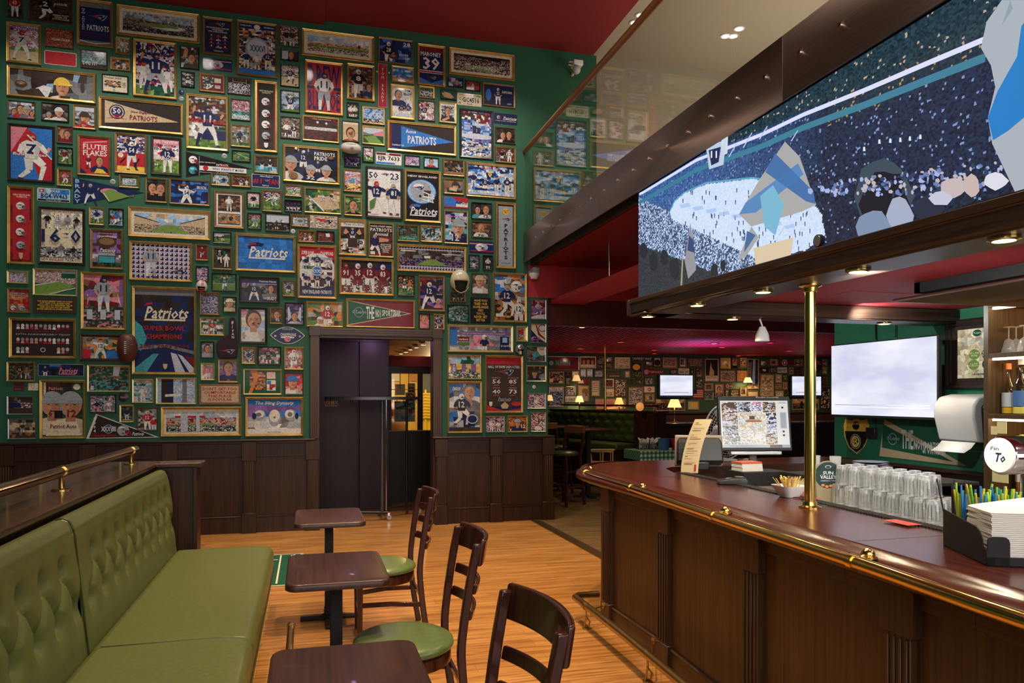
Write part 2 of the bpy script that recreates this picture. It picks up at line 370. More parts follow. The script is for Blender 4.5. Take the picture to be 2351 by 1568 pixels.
q = M().box((2.9, -1, 2.33), (GX+.2, 4.62, 2.36)).box((2.85, -1, 2.33), (2.9, 4.62, 3.33)).box((2.9, 4.6, 2.36), (GX+.2, 4.62, 3.33))
struct(q.build('wall_above_bar', mat('black_void', (.01, .006, .006), .8)))
# ================================================================== BALCONY
brushed = mat('brushed_steel', (.4, .33, .32), .36, .95)
bsdf(brushed).inputs['Anisotropic'].default_value = .85; tg = nd(brushed, 'ShaderNodeTangent', direction_type='RADIAL', axis='X'); lk(brushed, tg.outputs[0], bsdf(brushed).inputs['Tangent'])
n = nd(brushed, 'ShaderNodeTexNoise'); n.inputs['Scale'].default_value = 1; n.inputs['Detail'].default_value = 5
lk(brushed, coords(brushed, (1, 2.2, 240)), n.inputs['Vector'])
lk(brushed, ramp(brushed, n.outputs['Fac'], [(.3, (.26, .2, .19)), (.7, (.36, .29, .28))]), bsdf(brushed).inputs['Base Color'])
bump(brushed, n.outputs['Fac'], .1, .002)
ys = [onX(p, 400, BAL).y for p in (1374, 1797)]
t = thing('balcony_fascia', 'long brushed steel fascia band with a row of bolts along the balcony edge', 'fascia', (BAL, 9.38, 3.36))
edges = [9.385, ys[0], ys[1], -.5]
for i in range(3):
    M().box((BAL, edges[i+1]+.002, 3.36), (BAL+.012, edges[i]-.002, 3.75)).build('steel_sheet', brushed, t, bevel=.001, seg=1)
M().box((BAL+.1, -.5, 3.335), (BAL+.14, 9.385, 3.74)).build('mounting_channel', mat('dark_channel', (.06, .055, .05), .5, .5), t)
for px, py in ((1691,224.6),(1631.9,265.8),(1579.4,302.5),(1533.4,334.8),(1491.6,363.5),(1455,389.6),(1419.4,412.6),(1388.8,435.9),(1358.8,455.2),(1333,472.6),(1310,490.3),(1287.5,504.3),(1267,519),(1248.5,532),(1231.4,545),(1931,57.5),(1838,120),(1757.9,177.3)):
    p = onX(px, py, BAL); M().lathe([(.006, -.012), (.013, -.012), (.014, -.003), (.014, .012)], p, 10, 'x').build('bolt', CHROME, t)
gl = [9.38]+[onX(p, 300, BAL).y for p in (1288, 1432, 1676)]+[onX(2150, 300, BAL).y]
nm = ['narrow clear glass balustrade panel against the green wall', 'clear glass balustrade panel second from the green wall', 'wide clear glass balustrade panel above the middle of the steel fascia', 'clear glass balustrade panel above the projection screen, far from the wall']
for i in range(4):
    o = M().box((BAL+.018, gl[i+1]+.006, 3.74), (BAL+.03, gl[i]-.006, 4.791)).build('glass_balustrade', PANE, smooth=0)
    tag(o, nm[i], 'glass panel', 'balustrade panels of the balcony')
o = M().tube([(BAL+.024, 9.385, 4.825), (BAL+.024, -.5, 4.825)], .034, 14).build('handrail', wood('oak_rail', (.26, .11, .03), (.36, .17, .05), 'y', .35)); tag(o, 'round oak handrail on top of the glass balustrade', 'handrail')
# round downlights over the mezzanine; some are ghost images in the glass, built as lamps
def emit(name, col, s): return mat(name, (.8, .8, .8), .5, emis=col, es=s)
LAMPW = emit('lamp_warm', (1, .78, .45), 14); LAMPD = emit('lamp_dim', (1, .7, .4), 6)
def downlight(p, r, label, group=None, name='downlight', rim=BRASS, power=0, lamp=LAMPW):
    t = thing(name, label, 'ceiling light', p, group=group)
    rim_ = M().lathe([(r*1.0, .0), (r*1.0, -.008), (r*.72, -.012), (r*.72, .0)], p, 20).build('rim', rim, t)
    M().lathe([(0.001, -.009), (r*.5, -.010), (r*.7, -.008)], p, 16, cap=False).build('bulb', lamp, rim_)
    if power: spot('lamp_light', (p[0], p[1], p[2]-.018), power, (1, .8, .52), 125, .7, rad=.012)
for (px, py), lb in zip(((1472, 34), (1458, 51), (1697, 65), (1666, 82), (1683, 82)), ('upper of the two round lights near the balcony handrail', 'stand-in for the glass ghost of the upper round light near the balcony handrail', 'highest of three round lights seen behind the glass joint', 'stand-in for a glass ghost image, leftmost of three round lights behind the joint', 'stand-in for a glass ghost image just right of the glass joint line')):
    d = ray(px, py); k = (ZC-.002-EYE)/d[2]; downlight((d[0]*k, min(d[1]*k, 9.3), ZC-.002), .07, 'recessed '+lb, 'lights on the mezzanine ceiling', rim=WHITE)
# ------------------------------------------------ projection screen
SX = 2.79
scr = M(); rr = random.Random(3)
def sp(px, py, k=0): p = onX(px, py, SX-k*.0006); return p
def spoly(pts, col, k): scr.add([sp(x, y, k) for x, y in pts], [list(range(len(pts)))[::-1]], col)
def smix(a, b, t): return tuple(a[i]*(1-t)+b[i]*t for i in range(3))
yA, yB = onX(1466, 500, SX).y, 1.9
ribbon = [(1440, 457), (1478, 438), (1599, 364), (1750, 304), (1845, 258), (1986, 201), (2115, 145), (2261, 83), (2400, 20)]
def rib(x):
    for a, b in zip(ribbon, ribbon[1:]):
        if x <= b[0]: return a[1]+(b[1]-a[1])*(x-a[0])/(b[0]-a[0])
    return 20
ice = [(1537, 489), (1548, 464), (1571, 444), (1621, 422), (1728, 410), (1790, 420), (1850, 445), (1885, 490), (1895, 540), (1850, 575), (1790, 590), (1740, 596), (1689, 571), (1599, 529), (1543, 503)]
def inside(x, y, P):
    c = False
    for i in range(len(P)):
        x0, y0 = P[i]; x1, y1 = P[i-1]
        if (y0 > y) != (y1 > y) and x < (x1-x0)*(y-y0)/(y1-y0)+x0: c = not c
    return c
def scol(x, y):
    r = rr.random(); d = y-rib(x)
    if inside(x, y, ice): return smix((.58, .74, .98), (.74, .85, 1), r)
    lowerline = 500+(x-1540)*.47
    if x < 1760 and y > 560+(x-1466)*.38 : return smix((.02, .026, .035), (.05, .06, .075), r)
    if x < 1800 and y > lowerline-12:
        return (.55, .68, .95) if r > .62 else (.12, .2, .36) if r > .3 else (.035, .06, .12)
    if d < -5: return (.5, .4, .3) if r > .965 else smix((.008, .022, .035), (.03, .07, .095), r)
    if d < 55 and x > 1900: return (.45, .28, .12) if r > .93 else smix((.008, .02, .04), (.02, .05, .09), r)
    if x > 1830 and y > 400 and rr.random() < .5: return smix((.006, .01, .02), (.02, .03, .06), r)
    k = max(0, min(1, (1900-x)/300))
    if r > .955: return (.22, .32, .6)
    return smix(smix((.008, .012, .03), (.02, .04, .1), r), smix((.02, .06, .2), (.08, .2, .5), r), k)
NX, NZ = 340, 88
zt, zb = 3.385, 2.44
lat = [[(yA+(yB-yA)*(i/NX)+(0 if i in (0, NX) else rr.uniform(-.3, .3)*(yA-yB)/NX), zb+(zt-zb)*j/NZ+(0 if j in (0, NZ) else rr.uniform(-.3, .3)*(zt-zb)/NZ)) for i in range(NX+1)] for j in range(NZ+1)]
def topx(y, z):
    fx, fr = y*math.cos(A)+SX*math.sin(A), SX*math.cos(A)-y*math.sin(A); return CX+FL*fr/fx, HZ-FL*(z-EYE)/fx
vs = [(SX, p[0], p[1]) for row in lat for p in row]; base = len(scr.v); scr.v += vs
for j in range(NZ):
    for i in range(NX):
        a = j*(NX+1)+i; p = lat[j][i]; q = lat[j+1][i+1]; px, py = topx((p[0]+q[0])/2, (p[1]+q[1])/2)
        scr.f.append([base+a+k for k in (0, NX+1, NX+2, 1)]); scr.mi.append(0); scr.c.append(scol(px, py))
def strip(off, w, col, k, x0=1468):
    P = [q for q in ribbon if q[0] > x0]; P = [(x0, rib(x0))]+P[:-1]+[(2262, rib(2262))]
    g = lambda x: 1+1.3*(x-1466)/800
    for a, b in zip(P, P[1:]): spoly([(a[0], a[1]+off*g(a[0])), (b[0], b[1]+off*g(b[0])), (b[0], b[1]+(off+w)*g(b[0])), (a[0], a[1]+(off+w)*g(a[0]))], col, k)
strip(0, 6, (.75, .78, 1), 1); strip(17, 9, (.05, .22, .33), 1)
for i in range(120):      # skaters and banners on the ice
    x, y = rr.uniform(1550, 1860), rr.uniform(430, 580)
    if inside(x, y+6, ice): spoly([(x, y), (x+2.4, y), (x+2, y+10), (x+.4, y+10)], (.05, .08, .2), 1)
for i in range(9): x = 1560+i*30; spoly([(x, 470+i*6), (x+22, 466+i*6), (x+26, 474+i*6), (x+4, 478+i*6)], (.45, .62, .95), 1)
for a, b in zip(ice[:6], ice[1:7]): spoly([(a[0], a[1]-4), (b[0], b[1]-4), b, a], (.12, .4, .6), 2)
spoly([(1620, 333), (1667, 322), (1661, 378), (1628, 389)], (.55, .65, .8), 2); spoly([(1627, 345), (1655, 337), (1650, 372), (1633, 380)], (.02, .03, .1), 3)
for x, w in ((1632, 3), (1643, 3)): spoly([(x, 347), (x+w, 346), (x+w, 362), (x, 363)], (.9, .9, 1), 4)
spoly([(1655, 300), (1672, 292), (1670, 352), (1658, 358)], (.7, .75, .85), 2)
for x, y, l in ((1690, 330, 30), (1725, 305, 34), (1760, 290, 30), (1800, 520, 20), (1830, 300, 24)): spoly([(x, y), (x+3, y-1), (x-l*.5, y+l), (x-l*.5-3, y+l)], (.5, .6, .85), 2)
# waving flags in the projected picture
spoly([(1802, 325), (1836, 360), (1874, 470), (1840, 486), (1725, 520), (1697, 492), (1745, 410)], (.42, .42, .42), 5)
spoly([(1757, 395), (1780, 352), (1868, 440), (1872, 468), (1850, 462)], (.06, .17, .42), 6)
spoly([(1697, 492), (1712, 465), (1832, 375), (1845, 400), (1735, 488)], (.1, .26, .55), 6); spoly([(1745, 450), (1775, 425), (1800, 470), (1780, 540), (1755, 520)], (.2, .5, .68), 7)
spoly([(1585, 510), (1592, 560), (1598, 620), (1580, 640), (1572, 600)], (.32, .32, .35), 5); spoly([(1582, 540), (1592, 552), (1594, 580), (1578, 575)], (.04, .07, .2), 6); spoly([(1566, 590), (1569, 590), (1566, 660), (1562, 660)], (.4, .35, .2), 6)
spoly([(1725, 520), (1742, 545), (1712, 590), (1693, 598)], (.4, .4, .42), 5); spoly([(1715, 530), (1735, 540), (1708, 580)], (.06, .15, .35), 6)
spoly([(1730, 570), (1822, 545), (1815, 590), (1735, 612)], (.75, .6, .42), 5)
def blob(cx, cy, rx, ry, col, k, n=12, j=.15): spoly([(cx+rx*math.cos(q)*rr.uniform(1-j, 1+j), cy+ry*math.sin(q)*rr.uniform(1-j, 1+j)) for q in [2*math.pi*i/n for i in range(n)]], col, k)
for x, y, r in ((1478, 575, 12), (1500, 600, 14), (1525, 590, 12), (1548, 615, 16), (1640, 622, 12), (1660, 610, 9)): blob(x, y, r*.7, r*1.6, (.02, .026, .035), 5)
blob(2030, 450, 66, 92, (.05, .075, .11), 4, 16); blob(2030, 470, 56, 88, (.008, .01, .02), 5, 16); blob(2005, 520, 38, 40, (.22, .3, .45), 6); blob(2065, 495, 30, 40, (.4, .45, .6), 6); blob(2130, 480, 36, 28, (.02, .03, .06), 6)
for i in range(240):
    x = rr.uniform(1860, 2330); y = 430+(x-1860)*-.08+rr.uniform(-26, 60)*(x-1700)/600
    if y > 655-(x-1466)*.27-12: continue
    c = rr.choice(((.4, .5, .85), (.15, .22, .5), (.03, .05, .12), (.55, .5, .55))); blob(x, y, rr.uniform(2, 7), rr.uniform(3, 8), c, 7+i % 3, 5)
blob(2190, 430, 30, 22, (.6, .5, .5), 11); blob(2230, 425, 20, 25, (.62, .48, .45), 12); blob(2285, 415, 28, 20, (.75, .75, .85), 11); blob(2160, 455, 26, 16, (.6, .6, .75), 12)
for x, y in ((1984, 342), (2019, 325), (2044, 323), (2067, 321), (2089, 318), (2113, 314)): spoly([(x-2, y-5), (x+2, y-5), (x+3, y+5), (x-3, y+5)], (.75, .85, 1), 6)
spoly([(2300, 0), (2265, 50), (2252, 110), (2275, 150), (2285, 200), (2268, 270), (2278, 330), (2330, 440), (2520, 480), (2600, 0)], (.42, .47, .53), 13)
spoly([(2480, -30), (2360, 40), (2345, 60), (2335, 130), (2290, 210), (2268, 270), (2280, 322), (2315, 300), (2351, 270), (2500, 120)], (.02, .22, .6), 14)
spoly([(2320, 0), (2300, 60), (2275, 140), (2300, 60), (2325, 20)], (.3, .36, .44), 14)
sm = mat('projected_image', (0, 0, 0), .85); at = nd(sm, 'ShaderNodeVertexColor', layer_name='Col'); lk(sm, at.outputs['Color'], bsdf(sm).inputs['Emission Color']); bsdf(sm).inputs['Emission Strength'].default_value = .95
t = thing('projection_screen', 'huge projection screen showing an ice hockey arena crowd with flags, hung above the bar', 'projection screen', (SX, yA, zb))
scr.build('screen_image', sm, t, smooth=0)
M().box((SX+.0005, yB, zb), (SX+.012, yA, zt)).build('screen_sheet', WHITE, t); M().box((SX-.01, yB, zb-.025), (SX+.02, yA, zb-.0005)).build('bottom_bar', BLACK, t)
p = onX(1880, 553, SX-.02); t = thing('round_port', 'small black round device at the lower edge of the projection screen', 'speaker', (SX, p.y, p.z-.03)); M().lathe([(.001, -.02), (.035, -.02), (.037, 0)], (SX-.0115, p.y, p.z), 20, 'x').build('housing', BLACK, t, smooth=40); M().lathe([(.028, -.0215), (.03, -.0203)], (SX-.0115, p.y, p.z), 20, 'x').build('ring', STEEL, t)
# ================================================================== BAR
def bx(y): return 2.07-.05*max(0, 4.2-y)
CT = 1.06
yy = [5.0, 4.6, 4.2, 3.6, 3.0, 2.4, 1.8, 1.2, .6, 0]
t = thing('bar_counter', 'long dark oak bar with fluted pilasters, panels and a glossy mahogany top', 'bar counter', (2.3, 5.0, 0))
q = M()
for a, b in zip(yy, yy[1:]): q.loft([[(bx(k), k, 0), (bx(k)+.12, k, 0), (bx(k)+.12, k, .99), (bx(k), k, .99)] for k in (a, b)])
q.box((2.07, 4.98, 0), (2.62, 5.1, .99)).box((2.5, 5.1, 0), (2.62, 5.42, .99)).box((2.62, 5.3, 0), (4.6, 5.42, .99)); q.build('panelled_front', bw('z'), t)
for z0, z1, o, nme in ((0, .12, .014, 'plinth'), (.12, .132, .02, 'plinth_edge'), (.9, .99, .014, 'upper_rail')):
    q = M()
    for a, b in zip(yy, yy[1:]): q.loft([[(bx(k)-o, k, z0), (bx(k), k, z0), (bx(k), k, z1), (bx(k)-o, k, z1)] for k in (a, b)])
    q.build(nme, bw('y'), t, bevel=.003, seg=1)
for p0, p1 in ((1392, 1410), (1518, 1546), (1716, 1758), (2043, 2118), (2560, 2700)):
    q = M()
    def yat(px, off=0):
        y = 4.0
        for _ in range(6): d = ray(px, 1000); y = bx(y)/d[0]*d[1]
        return y
    y1, y0 = yat(p0), yat(p1); x = bx((y0+y1)/2); ins = (y1-y0)*.13
    q.box((x-.035, y0+ins, .12), (x+.01, y1-ins, .85)); q.box((x-.045, y0, .80), (x+.01, y1, .985)); q.box((x-.045, y0, 0), (x+.01, y1, .15))
    for k in range(4): c = y0+ins+(y1-y0-2*ins)*(k+.5)/4; q.mt(1).box((x-.042, c-.006, .16), (x-.035, c+.006, .79)); q.mt(0)
    q.build('pilaster', [bw('z'), bw('z')], t, bevel=.003, seg=1)
# counter top with rounded armrest moulding, following the outline
out = [(bx(k)-.0, k) for k in (0, .8, 1.6, 2.4, 3.2, 3.8, 4.2, 4.7, 5.1)]+[(2.10, 5.38), (2.19, 5.60), (2.34, 5.76), (2.56, 5.85), (2.85, 5.88), (4.6, 5.88)]
def offs(P, d):
    r = []
    for i, p in enumerate(P):
        a = Vector(P[max(i-1, 0)]); b = Vector(P[min(i+1, len(P)-1)]); tt = (b-a).normalized(); nn = Vector((-tt.y, tt.x)); r.append(Vector(p)+nn*d)
    return r
prof = [(0, CT), (.012, CT-.002), (.03, CT-.015), (.07, CT-.035), (.10, CT-.03), (.115, CT-.04), (.115, CT-.07), (.09, CT-.085), (0, CT-.07), (-.02, CT-.07)]
lines = [offs(out, d) for d, z in prof]
q = M().loft([[(lines[k][i].x, lines[k][i].y, prof[k][1]) for k in range(len(prof))] for i in range(len(out))], False, False)
q.build('armrest_moulding', mah('y'), t, smooth=60)
inn = [(4.6, 5.3), (2.75, 5.3), (2.64, 5.2)]+[(bx(k)+.48, k) for k in (4.9, 4.2, 3.6, 3.0, 2.4, 1.8, 1.2, .6, 0)]
M().prism(([(p[0]+.001, p[1]) for p in out]+inn)[::-1], CT-.05, CT).build('counter_top', mah('y'), t, smooth=0)
for px, py in ((1438, 1098), (1950, 1243)): p = onZ(px, py, CT); M().box((bx(p.y)+.01, p.y-.0012, CT), (bx(p.y)+.47, p.y+.0012, CT+.0004)).build('joint_line', BLACK, t)
q = M()   # working side: shelf behind the front counter and side cabinets
q.box((2.62, 0, .96), (3.25, 4.9, 1.0)).box((3.25, 3.5, .96), (3.9, 4.6, 1.0)).box((2.75, 4.9, .9), (4.5, 5.28, .94)).box((2.64, 0, 0), (3.2, 4.85, .96)).box((2.8, 4.95, 0), (4.5, 5.25, .9))
q.build('work_shelf', mat('worktop', (.16, .13, .11), .35), t)
M().box((2.9, 5.25, CT-.24), (4.5, 5.29, CT-.001)).build('side_board', dk('x'), t)
MT = mat('bar_mat', (.02, .018, .016), .6)
q = M()
for a, b in zip([4.9]+yy[2:], yy[2:]+[0]):
    q.loft([[(bx(k)+.482, k, CT-.03), (bx(k)+.56, k, CT-.03), (bx(k)+.56, k, CT), (bx(k)+.482, k, CT)] for k in (a, b)])
y = 4.88
while y > 1.3: q.box((bx(y)+.488, y-.006, CT), (bx(y)+.555, y+.006, CT+.006)); y -= .02
tag(q.build('bar_mat', MT, smooth=0), 'ribbed black rubber bar mat running along the inner edge of the counter', 'bar mat')
# brass armrest tube
tube = [onZ(2351, 1425, 1.03), onZ(1960, 1290, 1.03), onZ(1640, 1185, 1.03), onZ(1450, 1120, 1.03)]
path = [(1.70, .3, 1.03), tuple(tube[0]), tuple(tube[1]), tuple(tube[2]), tuple(tube[3]), (2.0, 4.95, 1.03), (2.03, 5.3, 1.03), (2.1, 5.56, 1.03), (2.24, 5.8, 1.03), (2.42, 5.93, 1.03), (2.6, 5.99, 1.03)]
def smoothpath(P, n=6):
    P = [Vector(p) for p in P]; r = []
    for i in range(len(P)-1):
        a, b, c, d = P[max(i-1, 0)], P[i], P[i+1], P[min(i+2, len(P)-1)]
        for k in range(n): s = k/n; r.append(.5*((2*b)+(c-a)*s+(2*a-5*b+4*c-d)*s*s+(3*b-a-3*c+d)*s**3))
    return r+[P[-1]]
t = thing('armrest_rail', 'polished brass armrest tube along the front edge of the bar', 'rail', (2.0, 4.9, 1.03))
tp = smoothpath(path); M().tube(tp, .024, 16).build('tube', BRASS, t, smooth=60)
def near(y): return min(tp, key=lambda p: abs(p.y-y))
for px in (1450, 1635, 1955, 1345):
    y = min(tp, key=lambda p: abs(CX+FL*(p.x*math.cos(A)-p.y*math.sin(A))/(p.x*math.sin(A)+p.y*math.cos(A))-px)); k = tp.index(y); u = (tp[min(k+1, len(tp)-1)]-tp[k-1]).normalized()
    M().tube([y-u*.014, y+u*.014], .0285, 16).build('joint_ring', BRASS, t, smooth=60)
for px, py in ((1475, 1117), (1666, 1173), (1993, 1273), (1357, 1077)):
    p = onZ(px, py, CT-.01); q = M().ell(p, (.024, .024, .024), 14, 10).tube([p, near(p.y)+Vector((0, 0, 0))], .009, 8).lathe([(.03, -.012), (.03, -.004), (.01, 0)], p, 14); q.build('bracket', BRASS, t, smooth=60)
# brass foot rail in front of the bar
t = thing('foot_rail', 'aged brass foot rail along the base of the bar front', 'rail', (1.86, 5.1, 0))
fp = [(2.06, 5.12, .16), (1.90, 5.12, .16), (1.862, 5.08, .16), (1.85, 4.2, .16), (1.82, 3.4, .16), (1.74, 2, .16), (1.66, .4, .16)]
M().tube(fp, .025, 14).build('tube', OLDB, t, smooth=60)
for y, yb in ((4.85, 4.93), (3.85, 4.13), (2.7, 3.1), (1.6, 2.0)):
    x = 1.856-.045*max(0, 4.2-y); b = M().tube([(x, y, .135), (x+.005, y, .09), (x-.012, y, .012)], .006, 8).tube([(x, y, .09), (x+.03, y, .05), (x+.02, y, .012)], .006, 8).lathe([(.025, 0), (.025, .01), (.01, .012)], (x, y, 0), 12)
    b.tube([(x, y, .15), (x+.05, y+.03, .12), (bx(y)-.045, yb, .13)], .005, 8).lathe([(.022, -.01), (.022, 0), (.008, .004)][::-1], (bx(yb)-.045, yb, .13), 12, 'x'); b.build('bracket', OLDB, t, smooth=60)
    M().tube([(x-.0, y-.012, .16), (x, y+.012, .16)], .0285, 14).build('joint_ring', OLDB, t, smooth=60)
# brass pole standing on the counter
p = onZ(1860, 1165, CT); t = thing('brass_pole', 'polished brass pole rising from the bar top to the canopy', 'pole', (p.x, p.y, CT))
M().tube([(p.x, p.y, CT+.012), (p.x, p.y, 2.15)], .027, 22).build('shaft', BRASS, t, smooth=60)
M().lathe([(.055, 0), (.055, .006), (.036, .012), (.032, .03), (.02, .032)], p, 24).build('base_collar', BRASS, t, smooth=40); M().lathe([(.02, 1.055), (.032, 1.06), (.036, 1.08), (.055, 1.088), (.055, 1.0945)], p, 24).build('top_collar', BRASS, t, smooth=40)
for i, (px, py) in enumerate(((1487, 724), (1600, 698), (1752, 667), (1970, 619), (2305, 546))):
    downlight(onZ(px, py, 2.154), .052, 'brass-rimmed downlight under the front canopy beam, '+('at its far tip', 'second from its far tip', 'just before the brass pole', 'just past the brass pole', 'nearest the bar shelves')[i], 'downlights under the front canopy beam', power=22)
for (px, py), lb in zip(((1682, 730), (2030, 741)), ('above the white spot lamp', 'above the large television')):
    downlight(onZ(px, py, 2.154), .052, 'brass-rimmed downlight under the rear canopy beam '+lb, 'downlights under the rear canopy beam', power=22)
# ================================================================== PRINTED ART
PAL = dict(n=(.012,.02,.085), w=(.66,.64,.62), r=(.42,.02,.03), s=(.3,.33,.37), k=(.012,.011,.014), g=(.09,.17,.04), G=(.16,.27,.06), b=(.03,.16,.5), y=(.72,.48,.07),
    o=(.55,.2,.05), t=(.5,.38,.24), p=(.2,.1,.3), m=(.16,.014,.025), a=(.16,.16,.17), e=(.012,.085,.045), c=(.68,.6,.44), l=(.28,.45,.65), i=(.5,.25,.15), d=(.05,.032,.024),
    h=(.07,.035,.018), q=(.6,.2,.26), v=(.05,.3,.36), z=(.028,.02,.018), u=(.22,.12,.065), j=(.46,.5,.58))
PRINT = mat('print', (.5, .5, .5), .5, coat=.16, spec=.15)
_a = nd(PRINT, 'ShaderNodeVertexColor', layer_name='Col'); _n = nd(PRINT, 'ShaderNodeTexNoise'); _n.inputs['Scale'].default_value = 60; _n.inputs['Detail'].default_value = 5; _n.inputs['Roughness'].default_value = .72; lk(PRINT, coords(PRINT), _n.inputs['Vector'])   # photographic mottle
_m = nd(PRINT, 'ShaderNodeMix', data_type='RGBA', blend_type='MULTIPLY'); _m.inputs[0].default_value = 1; lk(PRINT, _a.outputs['Color'], _m.inputs[6]); lk(PRINT, ramp(PRINT, _n.outputs['Fac'], [(.3, (.5, .5, .54)), (.48, (.97, .97, .97)), (.68, (1.15, 1.15, 1.15))]), _m.inputs[7]); lk(PRINT, _m.outputs[2], bsdf(PRINT).inputs['Base Color'])
FELT = mat('felt_print', (.5, .5, .5), .85, spec=.2); _a = nd(FELT, 'ShaderNodeVertexColor', layer_name='Col'); lk(FELT, _a.outputs['Color'], bsdf(FELT).inputs['Base Color'])
LOGO = [(0, .42), (.3, .40), (.55, .22), (.78, .16), (1, .20), (.95, .5), (.84, .82), (.76, 1), (.66, .78), (.5, .72), (.62, .62), (.36, .58), (.5, .52), (.18, .5), (.34, .46)]
class Art:
    """draws on a flat sheet; origin o, u to the right, v downward, n towards the viewer"""
    def __init__(s, o, u, v, n, seed=1):
        s.m = M(); s.o = Vector(o); s.u = Vector(u); s.v = Vector(v); s.n = Vector(n).normalized(); s.k = 0
        s.asp = s.u.length/s.v.length; s.r = random.Random(seed)
    def P(s, x, y, dk=0): return s.o+s.u*x+s.v*y+s.n*(.0003*(s.k+dk))
    def col(s, c, j=.12):
        c = PAL[c] if isinstance(c, str) else c; f = s.r.uniform(1-j, 1+j); return tuple(min(1, q*f) for q in c)
    def poly(s, pts, c, j=.1, step=1):
        for ax, lim, sg in ((0, 0, 1), (0, 1, -1), (1, 0, 1), (1, 1, -1)):      # clip to the sheet
            r = []
            for i in range(len(pts)):
                p, q = pts[i-1], pts[i]; a, b = (p[ax]-lim)*sg, (q[ax]-lim)*sg
                if (a >= 0) != (b >= 0): f = a/(a-b); r.append((p[0]+(q[0]-p[0])*f, p[1]+(q[1]-p[1])*f))
                if b >= 0: r.append(q)
            pts = r
            if len(pts) < 3: return
        if sum(pts[i][0]*pts[(i+1) % len(pts)][1]-pts[(i+1) % len(pts)][0]*pts[i][1] for i in range(len(pts))) > 0: pts = pts[::-1]
        s.k += step; s.m.add([s.P(*p) for p in pts], [list(range(len(pts)))], s.col(c, j))
    def noise(s, pal, n, x0=0, y0=0, x1=1, y1=1):
        W, H = (x1-x0)*s.asp, (y1-y0)
        if W <= 0 or H <= 0: return
        d = max(s.asp, 1)/(n*1.7 if n > 9 else n*1.3); nx, ny = max(1, round(W/d)), max(1, round(H/d)); s.k += 1
        g = [[(x0+(x1-x0)*min(1, max(0, (i+(0 if i in (0, nx) else s.r.uniform(-.35, .35)))/nx)), y0+(y1-y0)*(j+(0 if j in (0, ny) else s.r.uniform(-.35, .35)))/ny) for i in range(nx+1)] for j in range(ny+1)]
        b = len(s.m.v); s.m.v += [tuple(s.P(*p)) for row in g for p in row]
        last = None
        for j in range(ny):
            for i in range(nx):
                a = b+j*(nx+1)+i; c = s.r.choice(pal) if last is None or s.r.random() > .35 else last; last = c
                s.m.f.append([a+nx+1, a+nx+2, a+1, a]); s.m.mi.append(0); s.m.c.append(s.col(c, .3))
    def ell(s, x, y, rx, ry, c, n=12, j=.08, a0=0, a1=360):
        s.poly([(x+rx/s.asp*math.cos(q), y+ry*math.sin(q)) for q in [math.radians(a0+(a1-a0)*i/(n-(a1-a0 < 360))) for i in range(n)]], c, j)
    def limb(s, p, q, w0, w1, c):
        dx, dy = (q[0]-p[0]), (q[1]-p[1]); l = math.hypot(dx, dy) or 1; nx, ny = -dy/l, dx/l
        s.poly([s.T(p[0]+nx*w0, p[1]+ny*w0), s.T(q[0]+nx*w1, q[1]+ny*w1), s.T(q[0]-nx*w1, q[1]-ny*w1), s.T(p[0]-nx*w0, p[1]-ny*w0)], c, .15)
    def T(s, x, y): return (s.fx+s.fm*x*s.fh/s.asp, s.fy-y*s.fh)
    def text(s, c, x0, y0, x1, y1, t, sk=0, j=0):
        s.k += 1; v, f, _ = textgeo(t.replace('/', '\n')); 
        s.m.add([s.P(x0+(x1-x0)*p[0]+sk*p[1]*(y1-y0)/s.asp, y1+(y0-y1)*p[1]) for p in v], f, s.col(c, j))
    def figure(s, x, y, h, JPH, num='', pose='s'):
        s.fx, s.fy, s.fh, s.fm = x, y, h, s.r.choice((-1, 1)) if pose in 'rt' and not num else 1
        J, Q, H = JPH; L = s.limb
        legs = {'s': ((-.07, .5), (-.09, .27), (-.1, .02), (.07, .5), (.09, .27), (.11, .02)), 't': ((-.06, .5), (-.16, .3), (-.24, .02), (.06, .5), (.16, .28), (.22, .03)),
            'r': ((-.05, .5), (-.04, .27), (-.2, .12), (.05, .5), (.2, .36), (.14, .08)), 'u': ((-.06, .5), (-.1, .26), (-.13, .02), (.06, .5), (.1, .26), (.14, .02))}[pose]
        for a in (0, 3):
            L(legs[a], legs[a+1], .075, .055, Q); L(legs[a+1], legs[a+2], .045, .03, 'w' if s.r.random() < .7 else J)
            f = legs[a+2]; L((f[0]-.02, f[1]-.01), (f[0]+.07, f[1]-.02), .022, .018, 'd')
        arms = {'s': ((-.15, .72), (-.21, .58), (-.13, .46), (.15, .72), (.21, .58), (.12, .48)), 't': ((-.15, .74), (-.3, .78), (-.28, .95), (.15, .73), (.28, .68), (.36, .78)),
            'r': ((-.14, .72), (-.2, .58), (-.05, .56), (.14, .72), (.24, .6), (.3, .7)), 'u': ((-.14, .75), (-.2, .9), (-.19, 1.08), (.14, .75), (.2, .9), (.2, 1.08))}[pose]
        for a in (0, 3): L(arms[a+1], arms[a+2], .032, .024, 'i'); L(arms[a], arms[a+1], .055, .038, J)
        s.poly([s.T(*p) for p in ((-.17, .76), (-.08, .81), (.08, .81), (.17, .76), (.13, .62), (.1, .48), (-.1, .48), (-.13, .62))], J, .05)
        s.poly([s.T(*p) for p in ((.06, .8), (.17, .76), (.13, .62), (.1, .48), (.05, .48))], tuple(q*.72 for q in PAL[J]), .05)
        if pose in 'tr':
            q = s.T(*((-.28, .98) if pose == 't' else (-.02, .58))); s.ell(q[0], q[1], h*.06, h*.035, 'h', 9)
        q = s.T(0, .875); s.ell(q[0], q[1], h*.078, h*.085, H if H != 'i' else 'i', 12)
